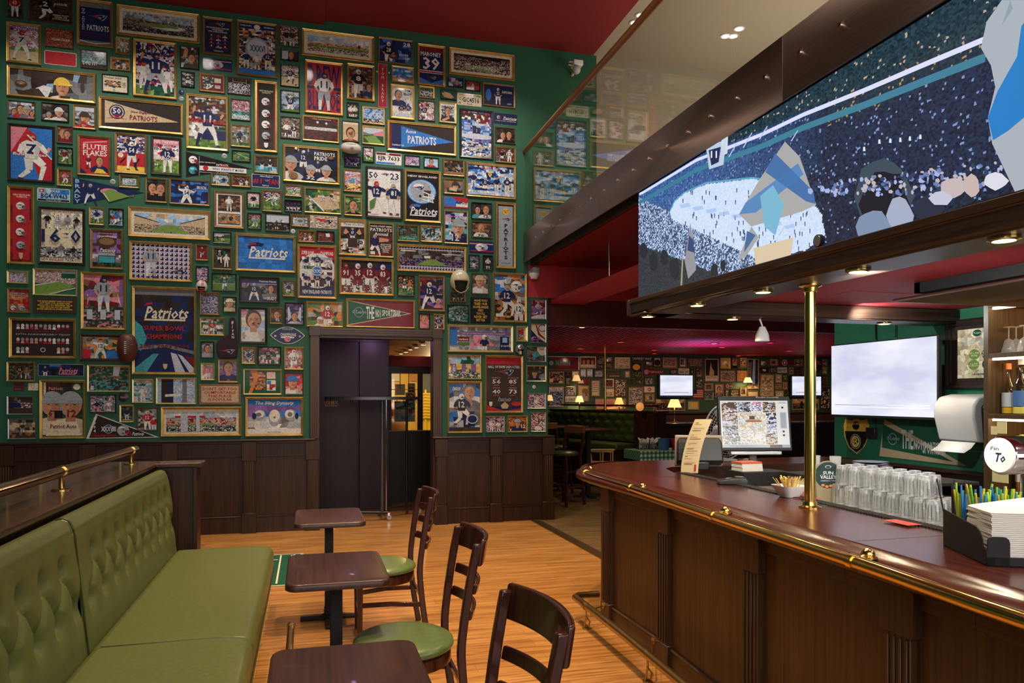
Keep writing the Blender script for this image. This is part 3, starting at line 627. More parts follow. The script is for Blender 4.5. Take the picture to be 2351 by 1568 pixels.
        if H != 'i': q = s.T(.02, .86); s.ell(q[0], q[1], h*.042, h*.04, 'i', 8); q = s.T(.02, .845); s.ell(q[0], q[1], h*.05, h*.014, 'd', 6)
        else: q = s.T(0, .9); s.ell(q[0], q[1], h*.075, h*.06, 'h', 10, a0=180, a1=360)
        if num: 
            a = s.T(-.085, .74); b = s.T(.085, .57); s.text('w' if J not in 'wsc' else 'n', a[0], a[1], b[0], b[1], num)
    def bust(s, x, y, h, hair, shirt, cap=''):
        s.fx, s.fy, s.fh, s.fm = x, y, h, 1
        s.poly([s.T(*p) for p in ((-.5, -.02), (-.46, .22), (-.3, .33), (-.1, .38), (.1, .38), (.3, .33), (.46, .22), (.5, -.02))], shirt, .05)
        s.poly([s.T(*p) for p in ((.1, .37), (.3, .33), (.46, .22), (.5, -.02), (.22, -.02))], tuple(q*.7 for q in PAL[shirt]), .05)
        s.limb((0, .3), (0, .5), .1, .1, (.4, .19, .11)); q = s.T(0, .68)
        s.ell(q[0], q[1]-h*.02, h*.235, h*.29, hair, 14); s.ell(q[0]+h*.012/s.asp, q[1]+h*.03, h*.19, h*.25, 'i', 14); s.ell(q[0]+h*.09/s.asp, q[1]+h*.05, h*.1, h*.2, (.4, .19, .11), 10)
        for d in (-.075, .085): s.ell(q[0]+h*d/s.asp, q[1], h*.032, h*.012, 'd', 6); s.ell(q[0]+h*d/s.asp, q[1]-h*.04, h*.045, h*.01, hair, 6)
        s.ell(q[0]+h*.01/s.asp, q[1]+h*.15, h*.06, h*.013, 'm', 6); s.poly([(q[0], q[1]+h*.0), (q[0]+h*.035/s.asp, q[1]+h*.08), (q[0]-h*.02/s.asp, q[1]+h*.08)], (.42, .2, .12), 0)
        if cap:
            s.ell(q[0], q[1]-h*.03, h*.25, h*.28, cap, 14, a0=180, a1=360); s.poly([(q[0]-h*.1/s.asp, q[1]-h*.05), (q[0]+h*.33/s.asp, q[1]-h*.05), (q[0]+h*.27/s.asp, q[1]-h*.1), (q[0]-h*.05/s.asp, q[1]-h*.11)], cap, .2)
    def logo(s, x, y, w, c='n'):
        hh = w*s.asp*.36
        def g(p, e=0): return (x+p[0]*w, y+p[1]*hh)
        s.poly([(x+w*((p[0]-.5)*1.06+.5), y+hh*((p[1]-.5)*1.14+.5)) for p in LOGO], 'w' if c != 'w' else 's', 0); s.poly([g(p) for p in LOGO], c, 0)
        s.poly([g(p) for p in ((.0, .42), (.34, .385), (.5, .3), (.62, .42), (.3, .46))], 'r', 0); s.poly([g(p) for p in ((.15, .5), (.4, .5), (.62, .55), (.36, .58))], 'r', 0); s.poly([g(p) for p in ((.5, .5), (.7, .5), (.72, .75), (.66, .78))], 's', 0)
        st = [(.84+.07*(1 if i % 2 == 0 else .42)*math.sin(i*math.pi/5), .36-.2*(1 if i % 2 == 0 else .42)*math.cos(i*math.pi/5)) for i in range(10)]; s.poly([g(p) for p in st], 'w', 0)
    def helmet(s, x, y, w, c='s', mask='s'):
        h = w*s.asp
        s.ell(x, y, h*.42, h*.4, c, 20); s.poly([(x-w*.4, y+h*.1), (x+w*.1, y+h*.1), (x-w*.05, y+h*.42), (x-w*.25, y+h*.36)], c, 0)
        s.ell(x-w*.08, y-h*.16, h*.22, h*.12, tuple(min(1, q*1.9+.05) for q in PAL[c]), 10); s.ell(x-w*.02, y+h*.22, h*.055, h*.055, 'k', 8)
        s.poly([(x+w*.12, y-h*.02), (x+w*.42, y-h*.02), (x+w*.36, y+h*.2), (x+w*.14, y+h*.2)], 'd', 0)
        for a, b in (((.1, .02), (.55, .18)), ((.08, .2), (.55, .26)), ((.06, .32), (.52, .42))): s.poly([(x+a[0]*w, y+a[1]*h), (x+b[0]*w, y+b[1]*h), (x+b[0]*w, y+(b[1]+.045)*h), (x+a[0]*w, y+(a[1]+.045)*h)], mask, 0)
        for a in (.3, .46): s.poly([(x+a*w, y+.08*h), (x+(a+.04)*w, y+.1*h), (x+(a+.03)*w, y+.45*h), (x+(a-.01)*w, y+.43*h)], mask, 0)
        if c in 'sw' and w > .12: s.logo(x-w*.36, y-h*.2, w*.5)
    def wordmark(s, x0, y0, x1, y1, c='w', o='n'):
        W, H = x1-x0, y1-y0
        s.poly([(x0-.02*W, y0+.25*H), (x0+.05*W, y0+.02*H), (x0+.22*W, y0-.06*H), (x0+.42*W, y0+.02*H), (x0+.36*W, y0+.22*H), (x0+.16*W, y0+.2*H), (x0+.02*W, y0+.42*H)], o, 0)
        s.poly([(x0, y0+.2*H), (x0+.07*W, y0+.03*H), (x0+.2*W, y0), (x0+.2*W, y0+.1*H), (x0+.08*W, y0+.14*H)], 'r', 0)
        s.text(o, x0+.0*W, y0+.2*H, x1+.015*W, y1-.08*H, 'Patriots', .25); s.text(c, x0+.01*W, y0+.22*H, x1, y1-.1*H, 'Patriots', .25)
        s.poly([(x0+.02*W, y1-.1*H), (x1*.98, y1-.1*H), (x1*.96, y1), (x0, y1)], c, 0)
    def run(s, spec):
        for op in spec.split(';'):
            a = op.strip().split(' ')
            if not a[0]: continue
            k = a[0]
            F = lambda i, d=None: float(a[i]) if len(a) > i else d
            if k == 'N': s.noise(a[1], F(2, 14), F(3, 0), F(4, 0), F(5, 1), F(6, 1))
            elif k == 'C': s.noise(a[1], F(3, 18), 0, 0, 1, F(2)); s.noise('gGge', 9, 0, F(2), 1, 1)
            elif k == 'R': s.poly([(F(2), F(3)), (F(4), F(3)), (F(4), F(5)), (F(2), F(5))], a[1], 0)
            elif k == 'F': s.figure(F(1), F(2), F(3), a[4], '' if len(a) < 6 or a[5] == '-' else a[5], a[6] if len(a) > 6 else 's')
            elif k == 'P': s.bust(F(1), F(2), F(3), a[4], a[5], a[6] if len(a) > 6 else '')
            elif k in 'Tt': s.text(a[1], F(2), F(3), F(4), F(5), ' '.join(a[6:]), .25 if k == 't' else 0)
            elif k == 'S':
                s.noise(a[1], 9, 0, 0, 1, F(3)); s.noise(a[2], 40, 0, F(3), 1, F(4)); s.noise(a[2], 34, 0, F(4), 1, 1)
                s.poly([(.3, F(4)), (.7, F(4)), (.95, .97), (.05, .97)], 'G', 0)
                for i in range(1, 8): u = i/8; s.poly([(.3+.4*u, F(4)), (.303+.4*u, F(4)), (.055+.9*u, .97), (.045+.9*u, .97)], 'w', 0, 0 if i > 1 else 1)
            elif k == 'L': s.logo(F(1), F(2), F(3), a[4] if len(a) > 4 else 'n')
            elif k == 'K': s.helmet(F(1), F(2), F(3), a[4] if len(a) > 4 else 's', a[5] if len(a) > 5 else 's')
            elif k == 'E': s.ell(F(2), F(3), F(4), F(5), a[1], 20, 0)
            elif k == 'Y': s.poly([(F(i), F(i+1)) for i in range(2, len(a), 2)], a[1], 0)
            elif k == 'B':
                s.ell(F(1), F(2), F(3), F(3)*.6, 'h', 14); s.ell(F(1), F(2)-F(3)*.15, F(3)*.7, F(3)*.3, 'u', 12)
                for i in range(6): x = F(1)+(i-2.5)*.06*F(3)/s.asp; s.poly([(x, F(2)-F(3)*.1), (x+.02*F(3)/s.asp, F(2)-F(3)*.1), (x+.02*F(3)/s.asp, F(2)+F(3)*.08), (x, F(2)+F(3)*.08)], 'w', 0)
            elif k == 'W': s.wordmark(F(1), F(2), F(3), F(4), a[5] if len(a) > 5 else 'w', a[6] if len(a) > 6 else 'n')
            elif k == 'X':
                s.poly([(0, 0), (1, 0), (1, 1), (0, 1)], 'w', 0)
                for c, w, st, of in (('n', .045, .13, .02), ('q', .012, .13, .1), ('j', .03, .13, .07)):
                    x = of; s.k += 1
                    while x < s.asp: s.poly([(x/s.asp, 0), (min(1, (x+w)/s.asp), 0), (min(1, (x+w)/s.asp), 1), (x/s.asp, 1)], c, 0, 0); x += st
                    y = of; s.k += 1
                    while y+w < 1: s.poly([(0, y), (1, y), (1, y+w), (0, y+w)], c, 0, 0); y += st
            elif k == 'M':   # rows of small portraits
                for r_ in range(int(F(2))):
                    for c_ in range(int(F(1))):
                        x = F(3)+(F(5)-F(3))*(c_+.5)/F(1); y = F(4)+(F(6)-F(4))*(r_+1)/F(2); s.k -= 0
                        s.ell(x, y-.55*(F(6)-F(4))/F(2), .2*(F(6)-F(4))/F(2), .25*(F(6)-F(4))/F(2), s.r.choice('sswi'), 8, .3); s.poly([(x-.4*(F(5)-F(3))/F(1), y-.05*(F(6)-F(4))/F(2)), (x+.4*(F(5)-F(3))/F(1), y-.05*(F(6)-F(4))/F(2)), (x+.3*(F(5)-F(3))/F(1), y-.35*(F(6)-F(4))/F(2)), (x-.3*(F(5)-F(3))/F(1), y-.35*(F(6)-F(4))/F(2))], s.r.choice(a[7]), .2); s.k -= 2
                s.k += 2
FR = {'G': (.030, .028, GOLD), 'g': (.019, .02, GOLD), 'y': (.018, .02, GOLD2), 'Y': (.030, .028, GOLD2), 'b': (.021, .02, BRONZE), 'B': (.028, .024, BRONZE), 'k': (.013, .018, BLKF), 'K': (.028, .022, BLKF),
      'q': (.013, .018, mat('umber_frame', (.09, .05, .025), .4)), 'Q': (.028, .022, dk('x')), 's': (.014, .018, mat('silver_frame', (.5, .5, .5), .3, .9))}
def framed(o, u, v, n, W, H, fr, label, ops, seed, group=None, name='framed_picture', cat='picture', scale=1, matw=0, matc='c'):
    """o: upper left corner on the wall, u right, v down, n towards the room (unit vectors)"""
    o, u, v, n = Vector(o), Vector(u), Vector(v), Vector(n); fw, fd, fm = FR[fr]; fw *= scale; fd *= scale
    fw = min(fw, min(W, H)*.2)
    t = thing(name, label, cat, o+u*(W/2)+v*H, group=group)
    m = M(); rings = []
    for off, dp in ((0, .001), (0, fd*.75), (fw*.2, fd), (fw*.5, fd*.9), (fw*.62, fd*.62), (fw*.9, fd*.55), (fw, fd*.35), (fw, .001)):
        rings.append([o+u*a+v*b+n*dp for a, b in ((off, off), (off, H-off), (W-off, H-off), (W-off, off))])
    m.loft(rings, True, False); m.build('frame', fm, t, smooth=0)
    q = fw*.97; base = .004*scale; par = t
    if matw:
        a = Art(o+u*q+v*q+n*base, u*(W-2*q), v*(H-2*q), n); a.poly([(0, 0), (1, 0), (1, 1), (0, 1)], matc, 0, 0); par = a.m.build('mount', PRINT, t, smooth=0)
        q += matw; base += .0012
    a = Art(o+u*q+v*q+n*base, u*(W-2*q), v*(H-2*q), n, seed); a.run(ops); a.m.build('picture', PRINT, par, smooth=0)
    return t
ZO = {'a': (0, 0), 'b': (420, 0), 'c': (820, 50), 'd': (0, 280), 'e': (420, 280), 'f': (820, 330), 'h': (0, 580), 'i': (0, 800), 'j': (420, 560), 'k': (400, 780), 'l': (820, 560), 'm': (880, 740)}
def zp(z, x, y): a = ZO[z]; return a[0]+x/4.751, a[1]+y/4.751
def plate(z, x0, y0, x1, y1, label, ops, name='licence_plate', cat='licence plate', border='w', ground='w', th=.004, rad=.012, bw_=.006, yw=YW-.012):
    p = onY(*zp(z, x0, y0), yw); q = onY(*zp(z, x1, y1), yw); yw = YW
    def rr_(d):
        a, b, c, e = p.x+d, q.x-d, q.z+d, p.z-d; r = max(rad-d, .002); P = []
        for cx, cz, s0 in ((b-r, e-r, 0), (a+r, e-r, 90), (a+r, c+r, 180), (b-r, c+r, 270)): P += [(cx+r*math.cos(math.radians(s0+k*30)), cz+r*math.sin(math.radians(s0+k*30))) for k in range(4)]
        return P
    t = thing(name, label, cat, ((p.x+q.x)/2, YW, q.z))
    m = M().prism(rr_(0), YW-th, YW-.0005, 'y'); m.c = [PAL[border]]*len(m.f); m.build('plate', PRINT, t, smooth=0)
    a = Art((p.x+bw_, YW-th-.0003, p.z-bw_), (q.x-p.x-2*bw_, 0, 0), (0, 0, q.z-p.z+2*bw_), (0, -1, 0), int(x0)); P = rr_(bw_)
    a.m.add([(x, YW-th-.0003, y) for x, y in P], [list(range(len(P)))[::-1]], PAL[ground]); a.run(ops); a.m.build('printing', PRINT, t, smooth=0)
    return t
# ================================================================== PICTURES ON THE GREEN WALL
# zone x0 y0 x1 y1 frame[+mat] | label | art
PICS = '''
a 62 -90 250 205 q|small photo of a red number 63 jersey at the wall's upper corner|N dke 8;F .5 1 1 rwi 63
a 300 -140 790 272 q|dark photo of a player with white lettering, cut by the picture's top edge|N zzdkh 10;F .38 1.05 .95 kww 2 r;T c .6 .35 .9 .43 DOUG FLUTIE;T c .55 .74 .95 .92 HEISMAN TROPHY/WINNER, 1984/BOSTON COLLEGE
a 830 -30 1232 528 G|navy felt banner reading NEW ENGLAND with team crest in thick gold frame|R a 0 0 1 1;R n 0 .12 1 .92;R m 0 .74 1 .75;R m 0 .8 1 .81;L .28 .26 .6;T w .24 .54 .96 .68 PATRIOTS;T w .05 .16 .19 .68 N/E/W/ /E/N/G/L/A/N/D;Y w 0 .93 .5 .98 1 .93 1 .95 .5 1 0 .95
a 1265 38 2180 480 G35|wide night stadium panorama with white mount at the top of the wall|N jlas 22 0 0 1 .38;N zdasu 60 0 .38 1 1;E w .62 .62 .9 .12;E G .5 .58 1 .1;E w .68 .7 .5 .07;N zdsk 60 0 .78 1 1
a 62 225 450 715 G|gold-framed photo of a passer in white jersey and red helmet over a sandy field|C wpjq .62;R t 0 .7 1 1;F .42 .95 .85 wwr 7 t;T p .02 .03 .98 .12 MAYFLOWER
a 480 285 800 537 q|small photo of a packed red grandstand above the red plate|N mrdou 34;T w .2 .5 .9 .65 SULLIVAN STADIUM
a 870 522 1170 765 q|grey photo with the words DIG IT|N sjav 16;N kzd 20 0 .75 1 1;T w .05 .62 .62 .85 DIG IT!
a 1255 392 1422 600 g|tiny gold-framed photo of a lineman, under the night stadium panorama|C usdw .75;F .5 .98 .95 wsr
a 1198 612 1424 780 g|tiny gold-framed photo of players hugging, above the FROZEN SOLID newspaper|N odu 8;F .35 1.1 1.05 nww;F .72 1.15 1 wwn
a 1448 412 1930 1090 G|gold-framed poster of passer number 11 under tall striped letters|C wnrj .82;T n .03 .02 .97 .22 BLEDSOE;F .2 .9 .55 wwr;F .85 .92 .5 wwn;F .52 .97 .82 nsn 11 t
a 1958 485 2175 762 k|photo of a man waving in profile, right of the tall-letter number 11 poster|N ajdh 7;P .6 1.02 .75 h d;Y i .1 .5 .2 .1 .3 0 .42 .12 .34 .5
a 1970 768 2125 958 k|tiny photo of a dark-jerseyed number 80|N dzs 9;F .5 1.05 1.05 kww 80
a 68 700 1045 1135 G|wide gold-framed photo of a passer in cap and white shirt holding a ball|N aaldz 9;P .62 1.35 1.2 d w y;E d .87 .5 .08 .2;Y w .3 .7 .4 .55 .5 .62 .45 1 .3 1;Y d .24 .72 .34 .7 .42 1 .3 1;B .13 .57 .22;Y d .6 .9 .72 .9 .72 1 .6 1
a 1105 795 1400 1025 k|newspaper clipping headlined FROZEN SOLID|R c 0 0 1 1;T k .05 .05 .75 .19 Frozen solid;N dzuwo 20 .05 .3 .75 .7;R c .05 .7 .75 .95;F .45 .95 .4 nww;T k .79 .35 .95 .7 a cold/night/for the/fans
a 1070 1040 2002 1478 G|tan felt pennant with a 50 years seal on dark ground in gold frame|R z 0 0 1 1;R d 0 0 .04 1;Y t .04 .02 .04 .86 .97 .61;E n .19 .42 .27 .27;E t .19 .42 .23 .23;E n .19 .42 .19 .19;T w .14 .28 .24 .5 50;T r .13 .52 .26 .58 SEASONS;Y r .06 .68 .19 .6 .32 .68 .19 .65;t m .36 .32 .6 .44 New England;T m .35 .49 .7 .68 PATRIOTS
a 75 1080 385 1310 q|photo of people in blue and red shirts by a field, left end of its row|N haj 7;P .2 1.1 .7 h b;P .45 1.05 .9 d r;P .72 1.1 .9 s a s;P .92 1.1 .6 h q
a 442 1105 752 1335 k|grey photo of a player in a white helmet|N adkh 7;P .25 1.1 .6 s w s;P .65 1.15 1 s w w
a 788 1130 1048 1418 b|gold-framed photo of a person in a red shirt and cap|N sajd 8;R j 0 0 1 .2;P .5 1.2 1 d r d;P .45 1.2 .5 h w r
d 78 5 598 672 K|large poster of a white-clad player on red and blue with a white streak|R r 0 0 1 1;Y b 0 .5 .5 .6 .7 1 0 1;Y b .4 0 1 0 1 .6;Y q 0 0 .4 0 0 .5;F .5 1.1 1.05 wwr 7 r;T w .05 .49 .9 .55 flutiemaster;Y w .38 .15 .42 .14 1 .58 .98 .6
b 208 165 552 620 B|navy poster of three trophies with white lettering beside the night stadium panorama|N nnz 8;L .3 .06 .45;T w .06 .22 .92 .38 NEW ENGLAND PATRIOTS FOUNDATION/FOR PERFORMANCE/WORLD CHAMPIONS SUPER BOWL;M 3 4 .12 .42 .9 .85 rmw;L .4 .8 .25 s;T w .35 .92 .7 .97 PATRIOTS
b 582 205 1032 858 B|large champions poster with a silver XXXVI emblem and crowd of players|N dsuwno 16;R n 0 0 1 .1;R b 0 .9 1 1;T w .03 .03 .35 .06 SUPER BOWL;T w .68 .03 .97 .06 CHAMPIONS;E s .5 .48 .22 .22;E j .5 .48 .19 .19;T n .3 .42 .72 .55 XXXVI;F .2 .9 .35 nws;F .5 .92 .35 wss;F .8 .9 .4 nws 12;E w .5 .07 .06 .05
b 1050 265 1270 522 q|small photo of two dark-uniformed players at the ceiling edge|C mduw .85;F .35 1.02 .9 kss;F .65 1.02 .9 dsv
b 1065 530 1262 672 k|tiny close-up photo of a bearded face|R j 0 0 .4 1;R d .4 0 1 1;P .6 1.4 1.5 h k
b 1060 690 1275 958 k|photo of running player number 33 on pale turf|C stwd .5;R t 0 .55 1 1;F .5 .92 .85 nww 33 r;E k .85 .92 .04 .04
b 1060 970 1280 1235 k|magazine cover titled GAMEDAY with a number 53 player|N lpes 9;T w .05 .03 .95 .14 GAMEDAY;F .5 1.1 .95 nww 53 u;R g 0 .9 1 1
b 1060 1258 1285 1520 q|photo of tangled players with a number 3 visible|N dzasu 12;F .3 1 .8 wdr;F .7 1 .7 kww 3;F .45 1.1 .5 nwn
b 1292 300 2092 692 G40|panorama of a sunny stadium under blue sky with white mount|N lwlj 12 0 0 1 .45;N ttuo 40 0 .4 1 .62;N Gg 30 0 .58 1 .8;N uwtsk 60 0 .72 1 1;Y d .82 .3 .86 .3 .86 .5 .82 .5;Y w .1 .33 .25 .38 .27 .45 .08 .42
b 1325 640 1752 1268 G|red poster of white-clad number 11 over tall blue letters|R r 0 0 1 1;T n .03 .03 .97 .46 DREW;T n .03 .55 .97 .97 BLEDSOE;R n 0 .47 1 .53;F .5 .98 .84 wsn 11;L .66 .6 .33
b 1785 680 2095 1112 G|gold-framed photo of a tall player with ball, number 8 on dark jersey|N hdmau 12;R t .1 .6 .5 .85;F .4 1.02 .98 kww 8;P .85 .9 .4 h n
b 1300 1245 1708 1565 g|night stadium with two floodlights, gold frame below the red letter poster|N zmzd 20;E w .4 .2 .05 .05;E w .66 .22 .05 .05;N wsj 50 .02 .42 .98 .55;N mdz 40 0 .58 1 .8;T w .25 .04 .8 .08 OPENING NIGHT AT THE STADIUM
b 1785 1105 1920 1290 k|tiny photo of three white-helmeted players|N dzs 8;F .3 1.05 .9 wmw;F .7 1.05 .95 wdw
b 1732 1305 1925 1552 q|photo of a man in a red polo shirt holding a ball|R t 0 0 1 1;R c 0 0 1 .12;P .5 1.3 1.05 h r;B .5 .62 .1
b 30 1010 498 1655 G|gold-framed poster of a throwing player with red words across|N hdmuj 14 0 0 1 .6;N aw 10 0 .5 .4 .85;R n .35 .65 1 .85;N gG 12 0 .84 1 1;F .5 .97 .84 nwn 11 t;T r .0 .44 1 .52 PATRIOT MISSILE;T w .65 .55 .97 .57 DREW BLEDSOE
b 518 1068 740 1322 q|small photo of a purple crowd over a pale blue field|N pwuqm 26 0 0 1 .52;R j 0 .53 1 .56;N vae 10 0 .56 1 1;N svw 24 0 .75 1 1
b 515 1345 742 1615 b|small bronze-framed photo of a crouching dark-blue player|N saeu 9;F .45 .9 .7 nkn - r;N geg 8 0 .85 1 1
b 172 785 460 1022 b|gold-framed running player beside a cream certificate on maroon|R m 0 0 1 1;N ndwg 14 .07 .1 .55 .9;F .32 .9 .7 nws - r;R c .6 .15 .9 .45;R w .63 .62 .87 .82;T n .65 .65 .85 .78 PATRIOTS
b 480 825 745 1045 q|photo of a goal line pile-up under yellow goal posts|N zkd 9;N nwsk 24 0 .3 1 1;R y .2 .02 .215 .25;R y .82 .02 .835 .5;R y .2 .22 .82 .24
b 778 865 1035 1670 G|tall dark banner with four team helmets, framed in gold, high in the middle|R m 0 0 1 1;R z .08 0 .92 1;T c .12 .1 .9 .15 NEW ENGLAND/PATRIOTS;K .47 .27 .55 w m;K .48 .45 .55 w m;K .48 .62 .55 w m;K .49 .79 .55 s m;Y w .38 .9 .62 .9 .6 .96 .5 .98 .4 .96
c 228 155 612 478 b|blue picture of a charging number 28 in a thin gold frame|N nnb 8;F .28 1.25 1.2 kww 28;B .42 .75 .2;T w .74 .05 .97 .25 28;T w .62 .6 .9 .68 DILLON;L .62 .72 .32 s
c 372 468 625 680 g|small photo of a blue sky over orange stands|N blb 8;E w .75 .2 .25 .08;N uot 20 0 .75 1 1;Y q .3 .5 .45 .45 .25 .8;Y u .6 .75 1 .6 1 .8 .6 .8
c 655 228 965 715 G|red topped banner with the number 39 in big white figures|R n 0 0 1 1;R m 0 0 1 .12;T w .05 .13 .92 .25 MARONEY;T w .15 .28 .85 .62 39;R w 0 .64 1 .66;R r 0 .66 1 .69;R w 0 .7 1 .715;L .35 .79 .35;Y b 0 .85 .5 .98 1 .85 1 1 0 1
c 1000 270 1722 650 G35|crowded stadium panorama with wide white mount at the upper right end|R z 0 0 1 1;N zdsu 50 0 .12 1 .5;Y k .1 0 .9 0 .8 .25 .3 .1;N zsdmw 60 0 .45 1 1;E G .5 .75 .9 .17;N wsGGt 60 .2 .62 .8 .85
c 988 588 1160 722 k|tiny photo of a smiling man against blue|N jlpn 8;P .6 1.2 1.1 h d
c 1180 628 1348 762 k|tiny photo of players kneeling with red on both sides|N mdr 9;F .5 1.1 .9 sww;R m 0 .3 .2 1
c 1368 652 1728 948 b|navy picture of standing number 22, thin gold frame at the wall's right|N nnz 8;E b .15 .5 .14 .3;F .47 .97 .88 nww 22;T w .6 .25 .95 .37 ASANTE SAMUEL;T w .78 .85 .93 .92 PATRIOTS
c 358 672 632 1078 G|portrait poster of a smiling young player with dark name lettering|N wcjw 8;P .3 .62 .55 h n;T n .56 .05 .95 .25 TOM/BRADY;T y .6 .3 .97 .38 LIVE;F .78 1.0 .5 nwn 12;F .45 1.0 .45 nwn 12;E j .5 .95 .2 .08
c 672 688 850 842 g|small gold-framed team photo under goal posts|N de 7;N wnsk 20 0 .35 1 .9;R y .8 .05 .82 .8
c 908 722 1088 858 k|tiny photo of clasped hands over green|R e 0 0 1 1;Y i 0 .3 .5 .4 .9 .7 .7 .95 .2 .8;Y t .1 .15 .6 .3 .8 .6 .4 .5
c 665 845 855 1090 q|faded photo of a pinkish scrum around number 12|N mqsdw 12;F .35 1 .8 nwq 12;F .72 1 .75 wqw
c 890 862 1088 1115 g|gold-framed photo of a man raising his arm in white mount|R w 0 0 1 1;N jns 14 .08 .12 .92 .95;P .5 .95 .8 h z;Y i .1 .9 .6 .7 .65 .8 .2 1
c 50 912 305 1130 g|small gold-framed photo of a light blue grandstand card display|N blj 14;T w .5 .3 .95 .6 USA;R a 0 .72 1 .75;N dzw 26 0 .75 1 1
c 50 1122 305 1352 g|small gold-framed photo of an empty stadium under pale sky|R j 0 0 1 .4;Y a 0 .3 .6 .5 0 .6;Y q .5 .35 1 .15 1 .5 .5 .5;R e 0 .5 1 1;Y G 0 .6 .6 .5 1 1 .3 1
c 325 1065 1085 1468 G|blue felt pennant with slab lettering in thick gold frame|R z 0 0 1 1;R m 0 0 .035 1;Y b .035 0 .035 1 1 .54;R n .035 .02 .18 .95;t w .25 .2 .4 .34 Boston;T w .28 .42 .72 .74 PATRIOTS;t w .04 .8 .22 .87 Established 1960
c 1118 935 1490 1508 K|purple and blue collage poster of a football dynasty in dark frame|N pjbnl 12;N dzrw 18 0 .02 .5 .18;N rmdw 16 .5 .02 .95 .25;R b .05 .28 .3 .45;T w .08 .3 .28 .42 XXXVI;R n .38 .35 .62 .6;T y .4 .38 .6 .56 3/TIMES;R b .7 .4 .95 .62;T w .72 .44 .93 .58 XXXIX;E j .5 .55 .4 .06;N swntb 20 0 .68 1 1
c 1508 1140 1732 1338 q|photo of two people embracing in the dark|N kzd 8;P .35 1.1 .9 h w;P .68 1.1 1 k k
c 1505 1348 1735 1550 b|photo of players walking with a white number 12 from behind|N hdma 10;F .3 1 .85 kwi;F .72 1.1 1.05 www;T n .6 .35 .82 .55 12
c 60 1355 188 1535 k|tiny photo of a white-clad runner on green|C swdq .65;F .5 .95 .8 wks - r
d 612 32 790 240 q|faded brown photo of two men side by side|N ummd 6;P .35 1.05 .95 u d;P .68 1.05 .9 d m
d 618 265 795 470 k|small photo of a dark red tackler on green turf|C eds .35;F .45 1 .95 mws - r
d 615 500 788 705 g|tiny gold-framed photo of a red and white runner|C mud .8;F .5 .98 .9 qwr - r
d 838 130 1210 605 B|red cereal poster reading FLUTIE FLAKES with a smiling man|R r 0 0 1 1;Y q .1 .12 .95 .04 .95 .08 .1 .16;T w .1 .17 .95 .32 FLUTIE;T w .1 .34 .95 .49 FLAKES;P .68 .93 .45 h n;F .3 .85 .36 mww;Y y .5 .98 .6 .84 .8 .86 .97 .98;Y n .02 .85 .25 1 .02 1
d 1242 105 1605 580 B|signed photo of celebrating number 54 above a red wall|N pwjdn 14 0 0 1 .48;R r 0 .47 1 .85;R y 0 .85 1 1;E c .13 .55 .07 .07;F .53 .94 .82 nww 54 u;Y k .1 .75 .3 .6 .32 .62 .12 .78;Y k .6 .85 .8 .6 .82 .62 .62 .87
d 1640 145 1980 595 K|magazine cover reading BRING IT over a seated number 12|R q 0 0 1 1;N qrw 7 0 .15 1 .6;N gG 10 0 .62 1 1;T w .03 .03 .97 .12 NFL PREVIEW;T n .1 .14 .9 .23 Sports;T n .03 .24 .97 .33 Illustrated;F .55 1.0 .86 nws 12;T w .1 .52 .93 .62 BRING IT;T w .04 .72 .2 .8 66
d 72 685 375 1560 G|tall red felt banner with four helmets in gold frame at the wall's left edge|N mr 7;R r .1 .05 .9 .97;T c .12 .07 .95 .12 NEW ENGLAND/PATRIOTS;K .47 .23 .5 w a;K .47 .41 .5 w a;K .47 .59 .5 w a;K .5 .77 .5 s a;Y t .42 .88 .62 .88 .6 .95 .52 .97 .44 .95
d 1290 568 1522 728 b|tiny photo of light blue uniforms scrambling on turf|N eg 7;N ljswd 20 .1 .15 .9 .85
d 1578 598 1825 888 b|photo of two men in dark jerseys shaking hands|N ekd 7;P .28 1.0 .9 k k;P .72 1.02 .9 h k;Y i .3 .6 .5 .5 .7 .62 .5 .68
d 1840 605 2290 920 b|navy picture of number 54 raising a ball overhead|N nnb 8;F .42 1.25 1.1 www 54 t;B .34 .2 .14;T w .7 .2 .95 .34 BRUSCHI;T w .8 .88 .95 .94 PATRIOTS
d 962 922 1140 1130 g|tiny gold-framed photo of blue players on bright grass|C jnlw .6;F .5 .95 .9 nwn
d 1180 935 1348 1135 k|tiny photo of a crouching blue and red lineman|N adsv 8;F .5 1.1 1 bwn - r;E r .3 .5 .1 .1
d 412 915 928 1570 K|large white poster with the figures 16 and 0 and players in grey|R c 0 0 1 1;N cwsc 12 0 .05 1 .36;T m .02 .01 .98 .055 UNDEFEATED 2007 REGULAR SEASON;F .15 .35 .28 kas;F .4 .36 .3 wsw 12 u;F .65 .35 .27 sak;F .87 .36 .25 kak - r;T n .02 .37 .48 .63 16;T n .72 .37 .97 .63 0;L .48 .43 .2;N sakwa 30 0 .72 1 .92;F .2 .92 .22 aks - r;F .5 .9 .26 asa;F .8 .92 .24 kak - r;R c 0 .93 1 1;T m .02 .935 .58 .985 NEW ENGLAND;T k .61 .935 .98 .985 PATRIOTS
d 975 1155 1345 1615 B|champions poster with a large orange football above a stadium|N pmdp 9;T w .15 .11 .85 .17 CHAMPIONS;T w .2 .03 .85 .06 NEW ENGLAND PATRIOTS;B .5 .3 .26;E u .5 .28 .2 .1;W .25 .45 .8 .58 w n;R s .2 .6 .8 .68;R v .22 .7 .78 .88;N aj 10 0 .65 .2 .9;N aj 10 .82 .65 1 .9;N ked 14 0 .88 1 1
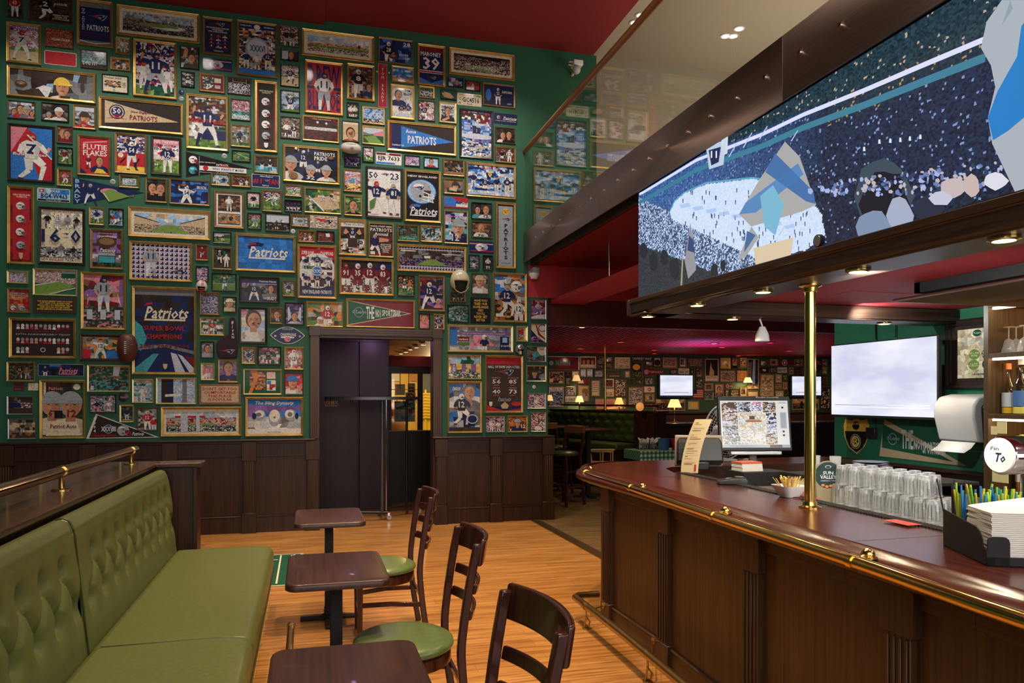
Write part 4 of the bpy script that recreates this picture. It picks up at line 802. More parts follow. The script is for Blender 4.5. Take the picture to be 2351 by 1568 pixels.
d 1392 915 2300 1295 G35|daylight stadium panorama looking down the field, white mount, left of middle|N lwtlj 10;Y t 0 .15 .35 .5 .35 .6 0 .75;Y t 1 .1 .65 .5 .65 .6 1 .75;Y d 0 .1 .35 .45 .35 .48 0 .17;Y d 1 .05 .65 .45 .65 .48 1 .12;N ttusk 70 0 .6 1 1;Y G .42 .58 .58 .58 .78 .97 .22 .97;R s .44 .5 .56 .58
d 1405 1290 2100 1750 G|plaid patterned poster of a standing number 11 with team crest|X;F .32 .97 .95 sjs 11;L .62 .68 .33
e 530 298 740 440 k|tiny photo of an empty green field seen from above|N egg 8;Y w .2 .2 1 .7 1 .73 .2 .23;Y s .25 .6 .4 .5 .35 .7
e 770 352 1045 572 b|photo of two dark players over turquoise turf|N kzd 10 0 0 1 .55;R v 0 .6 1 1;N vlv 8 0 .62 1 1;F .3 .85 .7 kwk;F .68 .85 .75 kww
e 1088 235 1715 690 G|large gold-framed collage reading PATRIOTS PRIDE with many helmets|N nzk 7;T w .55 .08 .95 .2 PATRIOTS;T w .55 .22 .8 .34 PRIDE;F .34 .78 .75 nws 12 u;F .62 .85 .5 nws;B .87 .25 .1;P .1 1.05 .8 s w s;P .48 1.1 .6 s n s;P .78 1.1 .62 s w s;T w .4 .85 .56 .98 32;E w .2 .04 .04 .04;E w .35 .12 .04 .04;E u .15 .88 .14 .1
e 1755 360 1940 498 k|tiny photo of purple-blue players in a huddle|N pnk 8;F .45 1.1 1 nsn;F .72 1.1 .9 nls
e 1748 505 1958 770 b|small colourful bowl game poster in thin gold frame|N pqljo 12;T w .05 .03 .95 .14 SUPER BOWL;E v .5 .5 .1 .14;N yodw 14 0 .65 1 1
e 302 545 518 705 b|bronze-framed photo of white number 12 chased by blue players|N esl 9;F .3 1.1 1.05 www;T n .2 .35 .38 .55 12;F .7 1.1 .9 ngn
e 525 565 742 718 b|bronze-framed photo of dark number 12 with helmet|N mdu 9;F .5 1.25 1.2 nwn 12;F .85 1.1 .8 wws
e 332 738 672 1170 B|photo over a smaller helmet picture in one white mount|R w 0 0 1 1;N dzuh 14 .07 .05 .93 .55;F .5 .55 .48 wsw;R d .08 .62 .93 .94;N uos 14 .1 .64 .91 .92;K .28 .77 .2 d s;K .58 .77 .2 k s
e 692 755 845 945 k|tiny photo of a white helmeted player facing front|C sqw .75;F .5 .98 .9 kww
e 860 732 1082 988 b|photo of a player diving for the line beside a goal post|C mnws .4;F .65 .8 .7 wsw - r;Y w .1 .5 .6 .2 .62 .23 .12 .56
e 1105 670 1300 820 b|tiny photo of a crowded bright green field|N wjnmq 20 0 0 1 .35;N GGwje 14 0 .35 1 1
e 1105 840 1300 985 k|tiny photo of a line of players in dark blue and white|N zk 8;F .15 1.05 .85 nwn;F .38 1.05 .85 nwn;F .6 1.05 .85 nwn;F .85 1.05 .85 nwn
e 1320 702 1730 1012 g|gold-framed photo of a tackle on brown turf with white lines|N uget 9;Y t .2 .4 .9 .2 1 .8 .5 .9;Y w .1 .3 .4 .7 .55 .95 .52 .97 .08 .34;F .15 .7 .35 wss;F .5 .55 .35 wws - r;F .75 .5 .35 nws - r;F .85 .65 .3 wyw - r;F .15 1 .3 wws
e 1755 785 1960 1030 g|photo of a man in a black polo shirt on a lawn|N eGeg 6;R t 0 .85 1 1;R j 0 .25 1 .28;P .5 1.25 1.1 h k
e 700 985 858 1172 k|tiny photo of a grey-panted runner on green|C rsd .35;F .5 1 .95 sss - r
e 895 985 1170 1200 k|dusky photo of a statue before city rooftops|R j 0 0 1 .5;N adkz 10 0 .5 1 1;Y a .6 .5 .65 .3 .7 .3 .72 .5;F .45 .95 .6 dkd;R w .68 .38 .85 .5
e 1178 1002 1378 1150 b|tiny aerial photo of a grey stadium bowl|N saj 7;E j .5 .5 .42 .28;E a .5 .5 .34 .2;R g .35 .42 .65 .58
e 1248 1170 1448 1318 b|small photo of players by a red crowd, above the XXXIX poster's left half|N mdou 12;F .4 1.1 .95 nws 12;F .75 1.1 .8 wws
e 1455 1180 1655 1318 k|small photo of maroon fans holding a white placard|N mmdu 14;Y w .5 .15 .75 .1 .8 .5 .55 .5
e 1695 1045 2005 1465 G|gold-framed cover reading THREE OF A KIND with flexing number 87|R c 0 0 1 .17;N dzk 9 0 .17 1 .52;T b .1 .05 .95 .13 Three of a kind;F .5 .68 .5 nws 87 s;Y i .1 .38 .2 .22 .35 .35 .2 .42;Y i .9 .38 .8 .22 .65 .35 .8 .42;N uoswk 12 0 .55 1 1;R d .3 .52 .7 .82;F .15 .9 .3 wws;F .85 .85 .3 nws 11
e 325 1190 530 1330 k|tiny photo of a red player leaping over a lawn|R j 0 0 1 .4;R e .6 .15 1 .6;N gG 8 0 .55 1 1;F .55 .9 .75 mws - r;F .2 .8 .5 nkn
e 570 1205 1232 1650 G|large bright blue poster with the white script team name|N b 6;W .18 .2 .88 .68 w n
e 1245 1325 1680 1935 G|red and navy XXXIX bowl poster with six player panels in a ring|R r 0 0 1 .25;R n 0 .25 1 1;R r 0 0 1 .2;T w .05 .08 .42 .16 SUPER BOWL;T w .58 .08 .97 .16 CHAMPIONS;E w .5 .48 .37 .36;N gdsw 10 .06 .2 .94 .45;N dmwk 10 .06 .5 .94 .8;R w .04 .47 .96 .485;F .5 .46 .32 nws 12;F .18 .45 .25 nws;F .82 .45 .25 wws - r;F .18 .8 .25 nws;F .5 .82 .3 nwk 21;F .82 .8 .25 nws;E j .5 .49 .11 .1;E b .5 .49 .09 .08;T w .34 .46 .68 .53 XXXIX;T w .08 .88 .92 .96 NEW ENGLAND PATRIOTS;L .44 .02 .14
f 92 238 500 830 K|white poster with the scores 50 and 23 and two facing players|R w 0 0 1 1;T n .03 .06 .3 .2 50;T n .68 .06 .95 .2 23;L .36 .06 .28;F .26 .93 .7 nwr 12 t;F .78 .94 .68 nws 81;T r .04 .955 .34 .98 TOM BRADY;T r .65 .955 .95 .98 RANDY MOSS;Y g .05 .7 .25 .6 .2 .8 .06 .86;T n .04 .22 .28 .235 TOUCHDOWN PASSES;T n .68 .22 .95 .235 TOUCHDOWN CATCHES
f 512 270 918 870 G|dark poster of a glowing silver helmet above the white script name|R k 0 0 1 1;T w .04 .06 .96 .1 NEW ENGLAND;E b .47 .4 .31 .26;E l .47 .4 .295 .245;K .44 .38 .78 s w;W .1 .68 .93 .92 w b
f 515 115 690 250 k|tiny purple tinted team photo|N qpjsp 14;F .6 1.2 .9 nws 15
f 725 138 895 270 k|tiny painting of a man in red against blue sky|R l 0 0 1 1;N lj 6 0 .4 1 1;P .5 1.2 1.2 d r
f 935 155 1175 362 b|dark photo of two players running at night|N zkud 8;F .5 .95 .5 uku - r;F .78 .98 .7 sks - r;R u 0 .8 1 1
f 938 368 1170 560 b|sepia picture of a capped man pointing a megaphone|N aadu 6;P .6 1.25 1.2 d k d;Y t .25 .6 .7 .55 .68 .9 .25 .8
f 1185 190 1735 612 G|wide icy blue collage of four charging players in gold frame|N jlwnb 12;T r .3 .04 .7 .13 SEASONAL WAR;E y .48 .27 .07 .07;T n .43 .24 .53 .3 DYNASTY;F .12 .75 .5 nws;F .37 .9 .5 nws 32;F .62 .85 .5 nws;F .85 .88 .55 nwn 8;N wjl 12 0 .85 1 1;T w .35 .95 .7 .98 ONCE MORE WITH FEELING
f 945 715 1215 1100 g|blue magazine cover of a profiled player reading REMATCH 12|N lvjn 7;T w .3 .02 .75 .06 1ST AND 10;T q .05 .1 .95 .2 Sports;T q .02 .21 .98 .3 Illustrated;P .6 1.15 .95 s n s;T w .02 .55 .55 .65 REMATCH;T w .3 .72 .65 .95 12;E l .15 .85 .14 .08
f 1245 630 1475 828 k|photo of two players talking face to face|N ekd 8;P .28 1.1 .95 k v;P .72 1.15 1.1 h w;T n .6 .75 .85 .95 12
f 1248 838 1478 1030 q|photo of a bearded red-haired man in a white number 70 shirt|N ddu 6;P .45 1.1 1.1 u w;T n .28 .82 .6 1 70;E u .46 .55 .08 .12
f 1510 630 1735 1368 G|tall grey banner with navy letters running down, gold frame at the right end|R s 0 0 1 1;R k 0 0 .05 1;R k .95 0 1 1;R k 0 0 1 .02;E y .5 .11 .06 .05;T m .3 .08 .7 .14 DYNASTY;L .22 .2 .6;T n .34 .31 .68 .88 P/A/T/R/I/O/T/S;T n .2 .94 .8 .95 NEW ENGLAND PATRIOTS
f 1218 1205 1338 1375 k|tiny photo of players on dark turf beneath the helmet plate's left half|N pdges 10;F .5 .9 .7 nwn
f 1370 1210 1488 1380 k|tiny photo of a white number 11 beneath the helmet plate's right half|N kzd 8;F .5 1 .9 wks;T k .35 .35 .65 .5 11
f 122 850 405 1245 g|dark magazine reading PATRIOTS ANNUAL with a grey helmeted passer|N kzd 7 0 0 1 .38;N mzdm 10 0 .38 1 1;T w .03 .04 .97 .09 MAPLE STREET PRESS;T w .02 .12 .98 .23 PATRIOTS;T w .2 .26 .8 .36 Annual;F .22 1.05 .75 nws - t;Y i .4 .42 .85 .46 .8 .54 .4 .58;T w .45 .62 .95 .9 BRADY RULES/HIS TEAM AND/THE SEASON/PREVIEW/SPECIAL;R w .02 .87 .22 .97
f 435 870 680 1075 b|gold-framed photo of a green pitch with a red stage|N deak 10;E m .5 .5 .25 .2;E e .5 .5 .2 .12;N gev 14 0 .68 1 1;R w .15 .85 .85 .87
f 690 880 932 1080 g|gold-framed collage of several small player photos|N svdj 10;R d .4 .1 .7 .6;F .25 .65 .5 nkn;F .55 .6 .5 kwk 8;F .2 1 .35 wdw;F .7 1.05 .4 wdw
f 432 1085 1195 1421 G|dusk stadium panorama with plaid strips above and below|X;R z 0 .13 1 .82;N azd 12 0 .13 1 .5;R w .02 .16 .25 .2;R w .65 .25 .95 .28;Y w .38 .38 .47 .38 .47 .48 .38 .48;N npzu 40 0 .5 1 .82;Y G .43 .55 .57 .55 .75 .8 .25 .8
h 68 190 305 342 y|tiny bright-framed aerial photo at the left end, over the orange magazine|N lsajq 10
h 352 165 842 480 y|bright gold-framed photo of a football field from the stands|N qsawu 44 0 0 1 .55;R s .65 0 1 .12;N ed 8 .65 .1 1 .3;Y G .02 .62 .6 .45 1 .62 .5 1 0 1;Y w 0 .62 .6 .43 .6 .45 0 .66;Y w .3 1 1 .68 1 .72 .36 1
h 72 382 332 662 b|orange-red sports magazine in a thin bronze frame|N ruro 7;T s .1 .1 .8 .2 Sports;T s .05 .2 .95 .3 Illustrated;T w .1 .33 .6 .36 THE GLORY;K .2 .85 .35 w r;K .65 .85 .4 s s
h 875 205 1375 850 G|gold-framed poster of number 11 standing amid pink lightning|N mduqp 8 0 0 1 .6;Y w .08 .35 .11 .38 .08 .6 .12 .48;Y w .85 .35 .9 .45 .95 .6 .88 .5;Y q .3 .2 .7 .1 .9 .3 .6 .35;N azdqe 20 0 .6 1 1;F .5 .72 .72 sjn 11;R j .08 .66 .22 .85;R j .42 .66 .56 .85;R j .78 .66 .92 .85
h 90 705 830 1160 G|dark anniversary team poster with rows of tiny player portraits|R z 0 0 1 1;M 12 1 .06 .04 .94 .25 mrwq;T m .06 .27 .94 .33 NEW ENGLAND PATRIOTS;T s .06 .36 .94 .41 50TH ANNIVERSARY TEAM;M 12 1 .06 .44 .94 .66 mrwq;M 3 1 .06 .7 .28 .94 mwq;M 3 1 .72 .7 .94 .94 mwq;E t .5 .83 .07 .07;E n .5 .83 .045 .045
h 865 885 1335 1185 Q|photo of a white number 12 seen from behind with an outstretched arm|N tueso 8;Y r 0 .55 .25 .6 .2 1 0 1;Y b .65 .65 .95 .6 1 1 .6 1;F .48 1.1 1.05 wwi 12 t;B .18 .12 .12
h 1435 358 2145 1335 G|very large navy champions banner in gold frame with script name and three years|R n 0 0 1 1;R a 0 0 1 .07;N nnzz 9 0 .07 1 .62;Y v 0 .38 .12 .45 .2 .6 .1 .75 0 .7;Y a 0 .7 .5 .66 1 .74 1 .78 .5 .7 0 .74;Y v 0 .95 .3 .78 .4 .78 .2 1 0 1;Y j .6 .76 .7 .78 .85 1 .68 1;Y j .72 .78 .8 .8 1 .95 1 1 .92 1;Y m .82 .8 1 .82 1 .93;W .15 .16 .88 .38 c n;T r .15 .44 .85 .5 SUPER BOWL;T r .18 .54 .8 .6 CHAMPIONS;T m .08 .66 .92 .71 2001 2003 2004;Y t .47 .9 .55 .9 .54 .95 .51 .97 .48 .95
h 65 1185 382 1410 g|gold-framed photo of a number 12 in a dark crowd, over two small cards|N kdueh 16;F .45 .9 .8 kuk 12;F .75 .95 .75 usu;E p .85 .85 .08 .1
i 425 340 932 988 G|large magazine cover of two players in white, one of them number 12|N zhde 8;R c .02 0 .08 .28;T q .15 .08 .5 .14 Patriots;T e .1 .16 .95 .26 FOOTBALL WEEKLY;E e .85 .08 .09 .08;E c .85 .08 .06 .055;P .24 .95 .8 s c s;P .7 .97 .82 s c s;T m .62 .5 .85 .64 12;T m .15 .5 .25 .62 6;R k .3 .52 .5 .66;T m .2 .77 .85 .85 Patriot Aces;T w .25 .87 .8 .89 CASSEL AND BRADY
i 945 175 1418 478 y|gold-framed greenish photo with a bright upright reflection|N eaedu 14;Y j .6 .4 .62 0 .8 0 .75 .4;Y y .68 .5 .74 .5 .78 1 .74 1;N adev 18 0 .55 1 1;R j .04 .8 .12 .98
i 68 515 365 725 s|dark photo with a deep blue band across|N dda 6;R n 0 .35 .5 .65;N dwum 16 .5 .35 1 .65;R d 0 .68 1 1
i 78 765 395 990 s|dim brown photo of a lone player in mist|N udta 7;F .5 .75 .6 dsw;N ud 6 0 .7 1 1
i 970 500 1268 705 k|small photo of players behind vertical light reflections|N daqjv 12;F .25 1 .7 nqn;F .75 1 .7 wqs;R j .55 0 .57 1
i 1298 612 1462 808 y|tiny bright-framed photo of a lone number, above the triangular pennant|N nade 8;F .5 .95 .8 njn;R y .1 .9 .9 .94
i 1435 330 1675 598 y|bright-framed pale green magazine cover titled GAMEDAY|N vejsl 9;T t .1 .03 .9 .14 GAMEDAY;F .5 1.05 .8 www
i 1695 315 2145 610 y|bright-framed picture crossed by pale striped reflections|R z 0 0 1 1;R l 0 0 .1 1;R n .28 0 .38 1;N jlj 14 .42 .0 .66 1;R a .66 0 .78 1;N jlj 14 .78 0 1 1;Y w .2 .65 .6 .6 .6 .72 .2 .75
i 1490 645 1722 898 q|photo of a red player with a white helmet reaching down|N saejd 8;F .5 1.1 1.05 rww 12;F .85 1.1 .7 rww
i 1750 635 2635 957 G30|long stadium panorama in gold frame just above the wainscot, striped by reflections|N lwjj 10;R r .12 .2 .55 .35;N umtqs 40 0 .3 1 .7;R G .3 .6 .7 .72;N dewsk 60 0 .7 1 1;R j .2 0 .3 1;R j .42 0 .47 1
j 130 -5 282 188 b|tiny photo of a dark red lineman, right of the plaid poster|R m 0 0 1 1;F .5 .9 .85 mss
j 312 25 540 288 b|photo of two rivals in black and white, left of the blue script poster|N ekd 7;R d 0 .8 1 1;F .35 .75 .7 kww 12;F .75 .95 .7 www
j 135 235 280 410 k|tiny photo of purple-blue scuffling players|N pqnjs 11
j 308 312 585 518 k|photo of number 12 with both arms raised on green turf|N eeg 7;R g 0 .6 1 1;R j 0 .58 1 .6;F .52 .98 .85 nww 12 u
j 610 345 1055 650 K|wide dark-framed blue card of a throwing number 12|N nba 7;R n 0 0 1 .2;T w .5 .06 .97 .14 Patriots Planet;R q 0 .22 1 .235;N dak 9 0 .25 1 .8;R n 0 .82 1 1;F .35 1.05 .9 nws 12 t;P .82 .85 .6 d a;K .6 .5 .2 k s;T w .6 .84 .7 .95 TOM;T w .72 .82 .98 .97 BRADY
j 1080 390 1228 578 b|tiny bronze-framed photo of a dark runner, left of the XXXIX poster|C djsn .6;F .5 .95 .8 kwn - r
j 178 520 405 780 b|photo of a jubilant crowd under tall lettering|N jsanp 18;T n .15 .03 .85 .15 PATS FANS
j 430 570 585 750 k|tiny photo of a man in a pale jacket and cap|N etgd 7;P .5 1.1 1.1 h t c
j 605 682 922 1095 K|large close-up magazine portrait of a man with eye black|N jcjl 7;E q .12 .09 .1 .09;E b .42 .09 .12 .1;T q .05 .03 .2 .16 G;T l .32 .04 .52 .15 Q;P .52 1.0 1.0 h w;Y k .46 .42 .58 .4 .58 .43 .46 .45;Y k .68 .42 .78 .41 .78 .44 .68 .45;T k .03 .7 .18 .92 THE/BEST/OF THE/YEAR/NOW;T k .88 .9 .96 .97 $4
j 940 685 1092 878 b|tiny photo of a man in a black number 12 sweater|N mdu 7;P .55 1.15 1.05 h k;T w .5 .7 .85 .9 12
j 1108 635 1325 885 k|photo of a player in lilac lifting both arms|N npz 8;P .5 1.15 .75 h j;Y j .12 .9 .1 .2 .2 .15 .32 .7;Y j .88 .9 .9 .2 .8 .15 .68 .7
j 1342 620 1752 912 g|gold-framed photo of pointing number 12 in red|N ojtgd 6;F .58 1.3 1.25 rww 12 s;P .35 1.1 .5 w w w;K .65 .92 .2 w s;Y i .08 .2 .35 .28 .4 .4 .3 .4
j 1775 588 2535 925 g|green and gold pennant lettered SPORTSBAR on red in gold frame above the doorway|R m 0 0 1 1;Y t 0 0 0 1 .97 .47;Y e .01 .04 .01 .96 .92 .47;E s .17 .47 .18 .2;E e .17 .47 .16 .18;t s .06 .38 .27 .56 O'Learys;T w .28 .24 .4 .72 THE;T w .42 .33 .5 .66 NO1;T w .52 .35 .8 .6 SPORTSBAR
j 178 795 458 1005 g|gold-framed photo of red number 12 walking among white players|N jesg 8;F .2 1.05 .8 wdr;F .8 1.05 .8 wdr;F .5 1.05 .98 rww 12
j 188 1060 342 1250 k|tiny grey photo of a man with hands on hips|N aas 6;P .5 1.0 .9 d s
j 190 1298 348 1490 y|tiny pink tinted photo of a red player|N qws 8;F .5 1.05 1 qwq 12
j 378 1255 605 1515 g|gold-framed portrait of a young man in a navy jersey with eye black|N aasp 6;P .5 1.05 1.05 h n;T w .45 .93 .6 .97 PATS
j 635 1122 795 1312 g|tiny gold-framed photo of a dog pile of players, above the ring and flag frames|N jnksu 12;F .5 1 .8 nsn
j 812 1115 1072 1320 k|photo of a dark green number 12 among blurred players|N qesmj 9;F .45 1.05 1.05 kdk 12
j 1100 1120 1320 1375 g|gold-framed photo of white number 12 holding his helmet, beside the doorway|N qsmau 9;F .48 1.1 1.1 www;T n .38 .42 .6 .62 12;K .68 .9 .3 r w
k 748 315 1175 602 y|green mounted set of a photo and a small flag in gold frame|R e 0 0 1 1;N uomi 12 .14 .06 .58 .85;Y o .15 .0 .35 0 .36 .4 .2 1 .1 1 .25 .4;R c .62 .06 .86 .36;T q .65 .12 .83 .3 PATRIOTS;R w .62 .42 .87 .88;N rw 9 .63 .6 .86 .85;R b .63 .45 .74 .6
k 1200 355 1412 602 q|photo of a man in a blue cap, straight above the three rings poster|N rmrq 6;P .4 1.15 1.1 h w b;Y i .75 .9 .72 .6 .8 .6 .82 .75 .9 .65 .92 .9
k 770 622 1412 1052 G|poster of three jewelled rings with handwritten title, beside the doorway|N bbp 6 0 0 1 .5;N jwa 6 0 .5 1 1;R w 0 .85 1 1;t w .12 .05 .85 .18 The Bling Dynasty;E s .22 .45 .16 .16;E w .22 .42 .13 .1;E a .2 .44 .08 .06;E s .5 .53 .17 .24;E w .5 .48 .14 .18;E c .5 .46 .1 .12;E b .5 .52 .03 .03;E s .8 .46 .16 .17;E w .78 .42 .13 .12;E a .79 .44 .07 .07;E n .12 .48 .06 .09;E n .92 .48 .05 .09;T a .36 .93 .62 .96 THREE OF THE BEST RINGS
j 1702 140 2305 570 G|gold-framed photo of five white-helmeted players in red jerseys|N nz 6 0 0 1 .6;N duwz 40 0 .6 1 1;F .08 1.05 1.0 mwm 91;F .32 1.05 1.0 mmw 35;F .56 1.02 1.0 mww 12;F .82 1.06 1.0 mmw 83
l 438 335 630 570 k|small photo of dark number 12 and an orange rival|C dko .6;F .4 .85 .75 kww 12;F .72 .85 .6 owo - r
l 665 335 962 742 B|magazine cover of navy number 12 pointing, bronze frame left of the white helmet|N npmz 7;T w .02 .02 .98 .05 NEW ENGLAND FOOTBALL ANNUAL;R r .0 .07 .2 .1;F .4 1.05 .95 nww 12 t;P .8 .95 .3 c q;R n .7 .48 .97 .56;T w .72 .5 .95 .54 ICON
l 1012 505 1190 640 b|tiny team photo partly behind the chin of the white helmet|N dgk 8;F .2 1 .7 nwn;F .5 1 .7 nwn;F .8 1 .7 nwn
l 1248 315 1440 552 q|photo of a capped man in profile wearing white|N atdu 6;P .45 1.05 1.05 h w t
l 1478 305 1855 862 G|tall poster of running number 12 with a giant helmeted head behind|N nbjou 8 0 0 1 .55;N zduo 10 0 .55 1 1;L .05 .03 .2;T w .28 .04 .62 .08 TOM BRADY;K .72 .24 .45 w s;F .8 1.2 .7 www 12;F .4 .97 .78 nws 12 r;R w .03 .86 .28 .93
l 985 658 1220 860 k|photo of a green toned player bending with ball|N eaesv 10;F .45 1.05 .9 ese 50 r
l 672 755 798 930 k|tiny close-up of a tilted smiling face on pink|N qrq 5;P .5 1.1 1.2 u q
l 828 760 958 938 g|tiny photo of navy number 12, immediately over the doorway's right corner|N sdm 8;F .5 1.15 1.1 nss 12
l 985 875 1705 1190 Y|wide bright gold-framed collage of a stadium front with a crouched player|N ajsp 12;R b 0 .1 .12 .8;R p .12 .2 1 .33;T w .2 .25 .9 .29 HOME OF THE NEW ENGLAND PATRIOTS;R m .13 .42 .32 .62;T w .14 .48 .3 .58 verizon;R g .13 .65 .32 .8;N qsaj 10 .33 .38 .82 .98;R n .82 .38 .97 .98;R l .86 .42 .94 .65;T w .84 .75 .96 .85 pepsi;F .56 1.25 .9 nwr;K .56 .42 .1 w r
l 1738 892 1865 1072 Y|tiny bright-framed photo of a red player, over the silver helmet|N qmet 8;F .45 1.05 1 rsr;R c .75 0 1 1
l 1890 600 2068 832 s|narrow photo of a crouched purple toned player, top of the right-hand column|N pqmp 7;F .5 .85 .8 jpj - r;Y w 0 .9 .4 .8 1 .75 1 1 0 1
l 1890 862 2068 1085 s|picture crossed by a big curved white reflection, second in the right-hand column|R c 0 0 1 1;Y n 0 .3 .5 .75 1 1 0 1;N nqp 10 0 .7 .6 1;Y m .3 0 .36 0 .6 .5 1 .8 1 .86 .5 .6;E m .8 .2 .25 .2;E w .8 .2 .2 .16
l 1845 1110 2065 1292 s|aerial picture of a diamond ballpark with a cream disc, beside the silver helmet|N aeud 10;E c .85 .15 .4 .45;Y v .25 .5 .6 .3 .75 .6 .4 .8;T k .7 .1 .95 .2 PARK
l 1845 1320 2068 1505 y|bright-framed photo of a man in striped knit cap, right-hand column|N zdad 7;P .4 1.15 1.05 d n d;E s .85 .9 .15 .12
l 980 1205 1358 1480 g|gold-framed photo of three columns of trophies before a yellow crowd|N jel 8 0 0 1 .35;N yety 10 0 .35 1 .8;R p .1 .35 .25 .75;R p .42 .35 .55 .75;R p .72 .35 .88 .75;N edw 30 0 .72 1 1;T w .12 .4 .23 .7 1/2/3
l 1392 1210 1815 1845 G|navy HALL OF FAME banner with four pairs of figures in gold frame|R r 0 0 1 .13;R n 0 .13 1 1;R d .03 .13 .97 .92;T w .03 .15 .97 .2 HALL OF FAME INDUCTEES;L .25 .21 .52;T q .14 .37 .4 .395 TIPPETT;T q .62 .37 .93 .395 BUONICONTI;T w .16 .41 .4 .49 56;T w .64 .41 .88 .49 85;T q .2 .51 .35 .53 2008;T q .68 .51 .83 .53 2001;T q .16 .56 .38 .58 HAYNES;T q .66 .56 .88 .58 HANNAH;T w .16 .6 .4 .68 40;T w .64 .6 .88 .68 73;T q .2 .7 .35 .72 1997;T q .68 .7 .83 .72 1991;W .32 .73 .7 .82 s n;Y w .06 .83 .16 .83 .15 .9 .11 .92 .07 .9;Y t .4 .9 .52 .83 .64 .9 .6 .96 .44 .96;E r .86 .87 .1 .04;Y r 0 .9 .5 1 1 .96 1 1 0 1
m 695 640 1082 1210 G|poster of passing number 12 before a blue misty face, lowest frame right of the door|N nabj 8;P .65 .55 .55 a a;W .1 .04 .35 .14 w n;F .4 .93 .75 kww 12 r;T w .6 .78 .72 .81 .COM;E j .75 .75 .12 .1;E n .75 .75 .1 .08;N nd 6 0 .92 1 1
m 1112 1020 1330 1200 s|photo of white-legged players lining up, directly below the HALL OF FAME banner|N qjsmn 14;F .3 1.05 .8 www;F .7 1.05 .8 wsn
m 1352 1015 1580 1200 g|small gold-framed photo of a navy number 12 shaking hands, lowest by the opening|N odmu 10;F .2 1.1 .9 oko;P .5 1.1 1 h n s;T w .7 .55 .95 .8 12
m 1568 768 1780 942 s|photo of a huddle of white and red players, under the white round pin|N wqmns 16;F .5 1.1 .8 wsw
m 1605 978 1778 1195 s|photo of a red and white crowd of helmets, bottom of the right-hand column|N mwkqt 18;E w .5 .85 .2 .12
'''
nrm = (0, -1, 0)
for ln in PICS.strip().split('\n'):
    h_, label, ops = ln.split('|'); z, x0, y0, x1, y1, fr = h_.split(' ')
    p = onY(*zp(z, float(x0), float(y0)), YW-.02); q = onY(*zp(z, float(x1), float(y1)), YW-.02)
    mw = float(fr[1:])/1000 if len(fr) > 1 else 0
    if p.z > ZC-.02: p.z = ZC-.02
    framed((p.x+.0025, YW, p.z-.0025), (1, 0, 0), (0, 0, -1), nrm, q.x-p.x-.005, p.z-q.z-.005, fr[0], label, ops, int(float(x0)*7+float(y0)), 'framed sports pictures on the green wall', matw=mw)
# plates and signs ------------------------------------------------------
plate('a', 482, 542, 832, 728, 'plain red plate with a white border near the upper left corner', '', 'wall_plate', 'plate', 'w', 'r')
plate('b', 215, 620, 535, 788, 'plate with a silver helmet on navy and red, left of the XXXVI poster', 'R r 0 .1 1 .16;R w 0 .16 1 .2;R r 0 .82 1 .88;E j .45 .5 .6 .35;K .42 .5 .36 s r', 'wall_plate', 'plate', 'n', 'n')
plate('c', 230, 448, 328, 935, 'narrow upright red plate lettered TOM BRADY', 'L .15 .02 .7;T w .32 .1 .68 .9 T/O/M/ /B/R/A/D/Y', 'wall_plate', 'plate', 'q', 'r', rad=.004)
plate('c', 1092, 768, 1358, 928, 'white and green licence plate with the number GC4516', 'T r .04 .04 .6 .18 WISCONSIN;Y G .65 .05 .98 .05 .98 .25 .8 .15;T k .2 .3 .92 .75 GC4516;T k .06 .35 .14 .6 C;T k .38 .84 .62 .95 TRUCK;T k .04 .8 .15 .92 SEP', ground='c', border='c')
plate('c', 1495, 988, 1748, 1128, 'navy plate with script team name, near the handrail end', 'K .18 .38 .2 s r;W .38 .2 .98 .62 w n;T w .04 .72 .96 .8 SUPER BOWL CHAMPIONS', 'wall_plate', 'plate', 'n', 'n')
plate('c', 205, 1415, 485, 1568, 'white licence plate with the number EJR 7633 between red and blue bands', 'R m 0 0 1 .2;R b 0 .84 .75 1;T k .07 .28 .94 .78 EJR 7633;R w .38 0 .52 .18;T m .4 .03 .5 .16 OH', ground='w')
plate('d', 403, 712, 760, 880, 'blue and white licence plate lettered TEXAS', 'N lb 6 0 0 1 .4;T w .3 .08 .7 .26 TEXAS;Y r .04 .05 .2 .05 .2 .3 .04 .3;T w .06 .08 .16 .28 *;T n .1 .38 .94 .8 BG4-W463;R k 0 .86 1 1;T w .25 .89 .75 .97 The Lone Star State', ground='l')
plate('e', 750, 562, 1055, 725, 'navy plate lettered number 1 FAN in red', 't w .28 .05 .75 .2 New England;T r .03 .3 .35 .75 #1;T r .62 .3 .98 .75 FAN;L .36 .35 .25;T w .38 .8 .62 .93 Patriots', 'wall_plate', 'plate', 'w', 'n')
plate('e', 1385, 1012, 1685, 1170, 'diamond tread plate with a dark red team crest', 'N wtosa 22;Y r .15 .2 .55 .25 .6 .4 .4 .45;L .3 .22 .55 k', 'wall_plate', 'plate', 't', 't', rad=.004)
plate('f', 948, 570, 1212, 710, 'plate split into red, white and blue with script name', 'Y b 0 0 1 0 .5 1 0 1;Y r .3 0 1 0 1 .45 .6 .4;Y w .5 .6 1 .55 1 1 .5 1;R r 0 .9 1 1;t n .48 .35 .96 .65 Patriots', 'wall_plate', 'plate', 'r', 'w', rad=.004)
plate('f', 1225, 1055, 1490, 1200, 'plate with a silver helmet over blue glow, left of the tall grey banner', 'R r 0 .12 1 .2;R w 0 .2 1 .24;R r 0 .8 1 .88;E l .5 .5 .6 .35;K .44 .5 .4 w r', 'wall_plate', 'plate', 'n', 'n')
plate('i', 410, 167, 915, 305, 'long steel-edged plate with a player and the script name on navy', 'N nk 8;R b .25 0 .5 .2;F .15 1.2 1.1 nws;W .44 .12 .86 .9 q n', 'wall_plate', 'plate', 's', 'n')
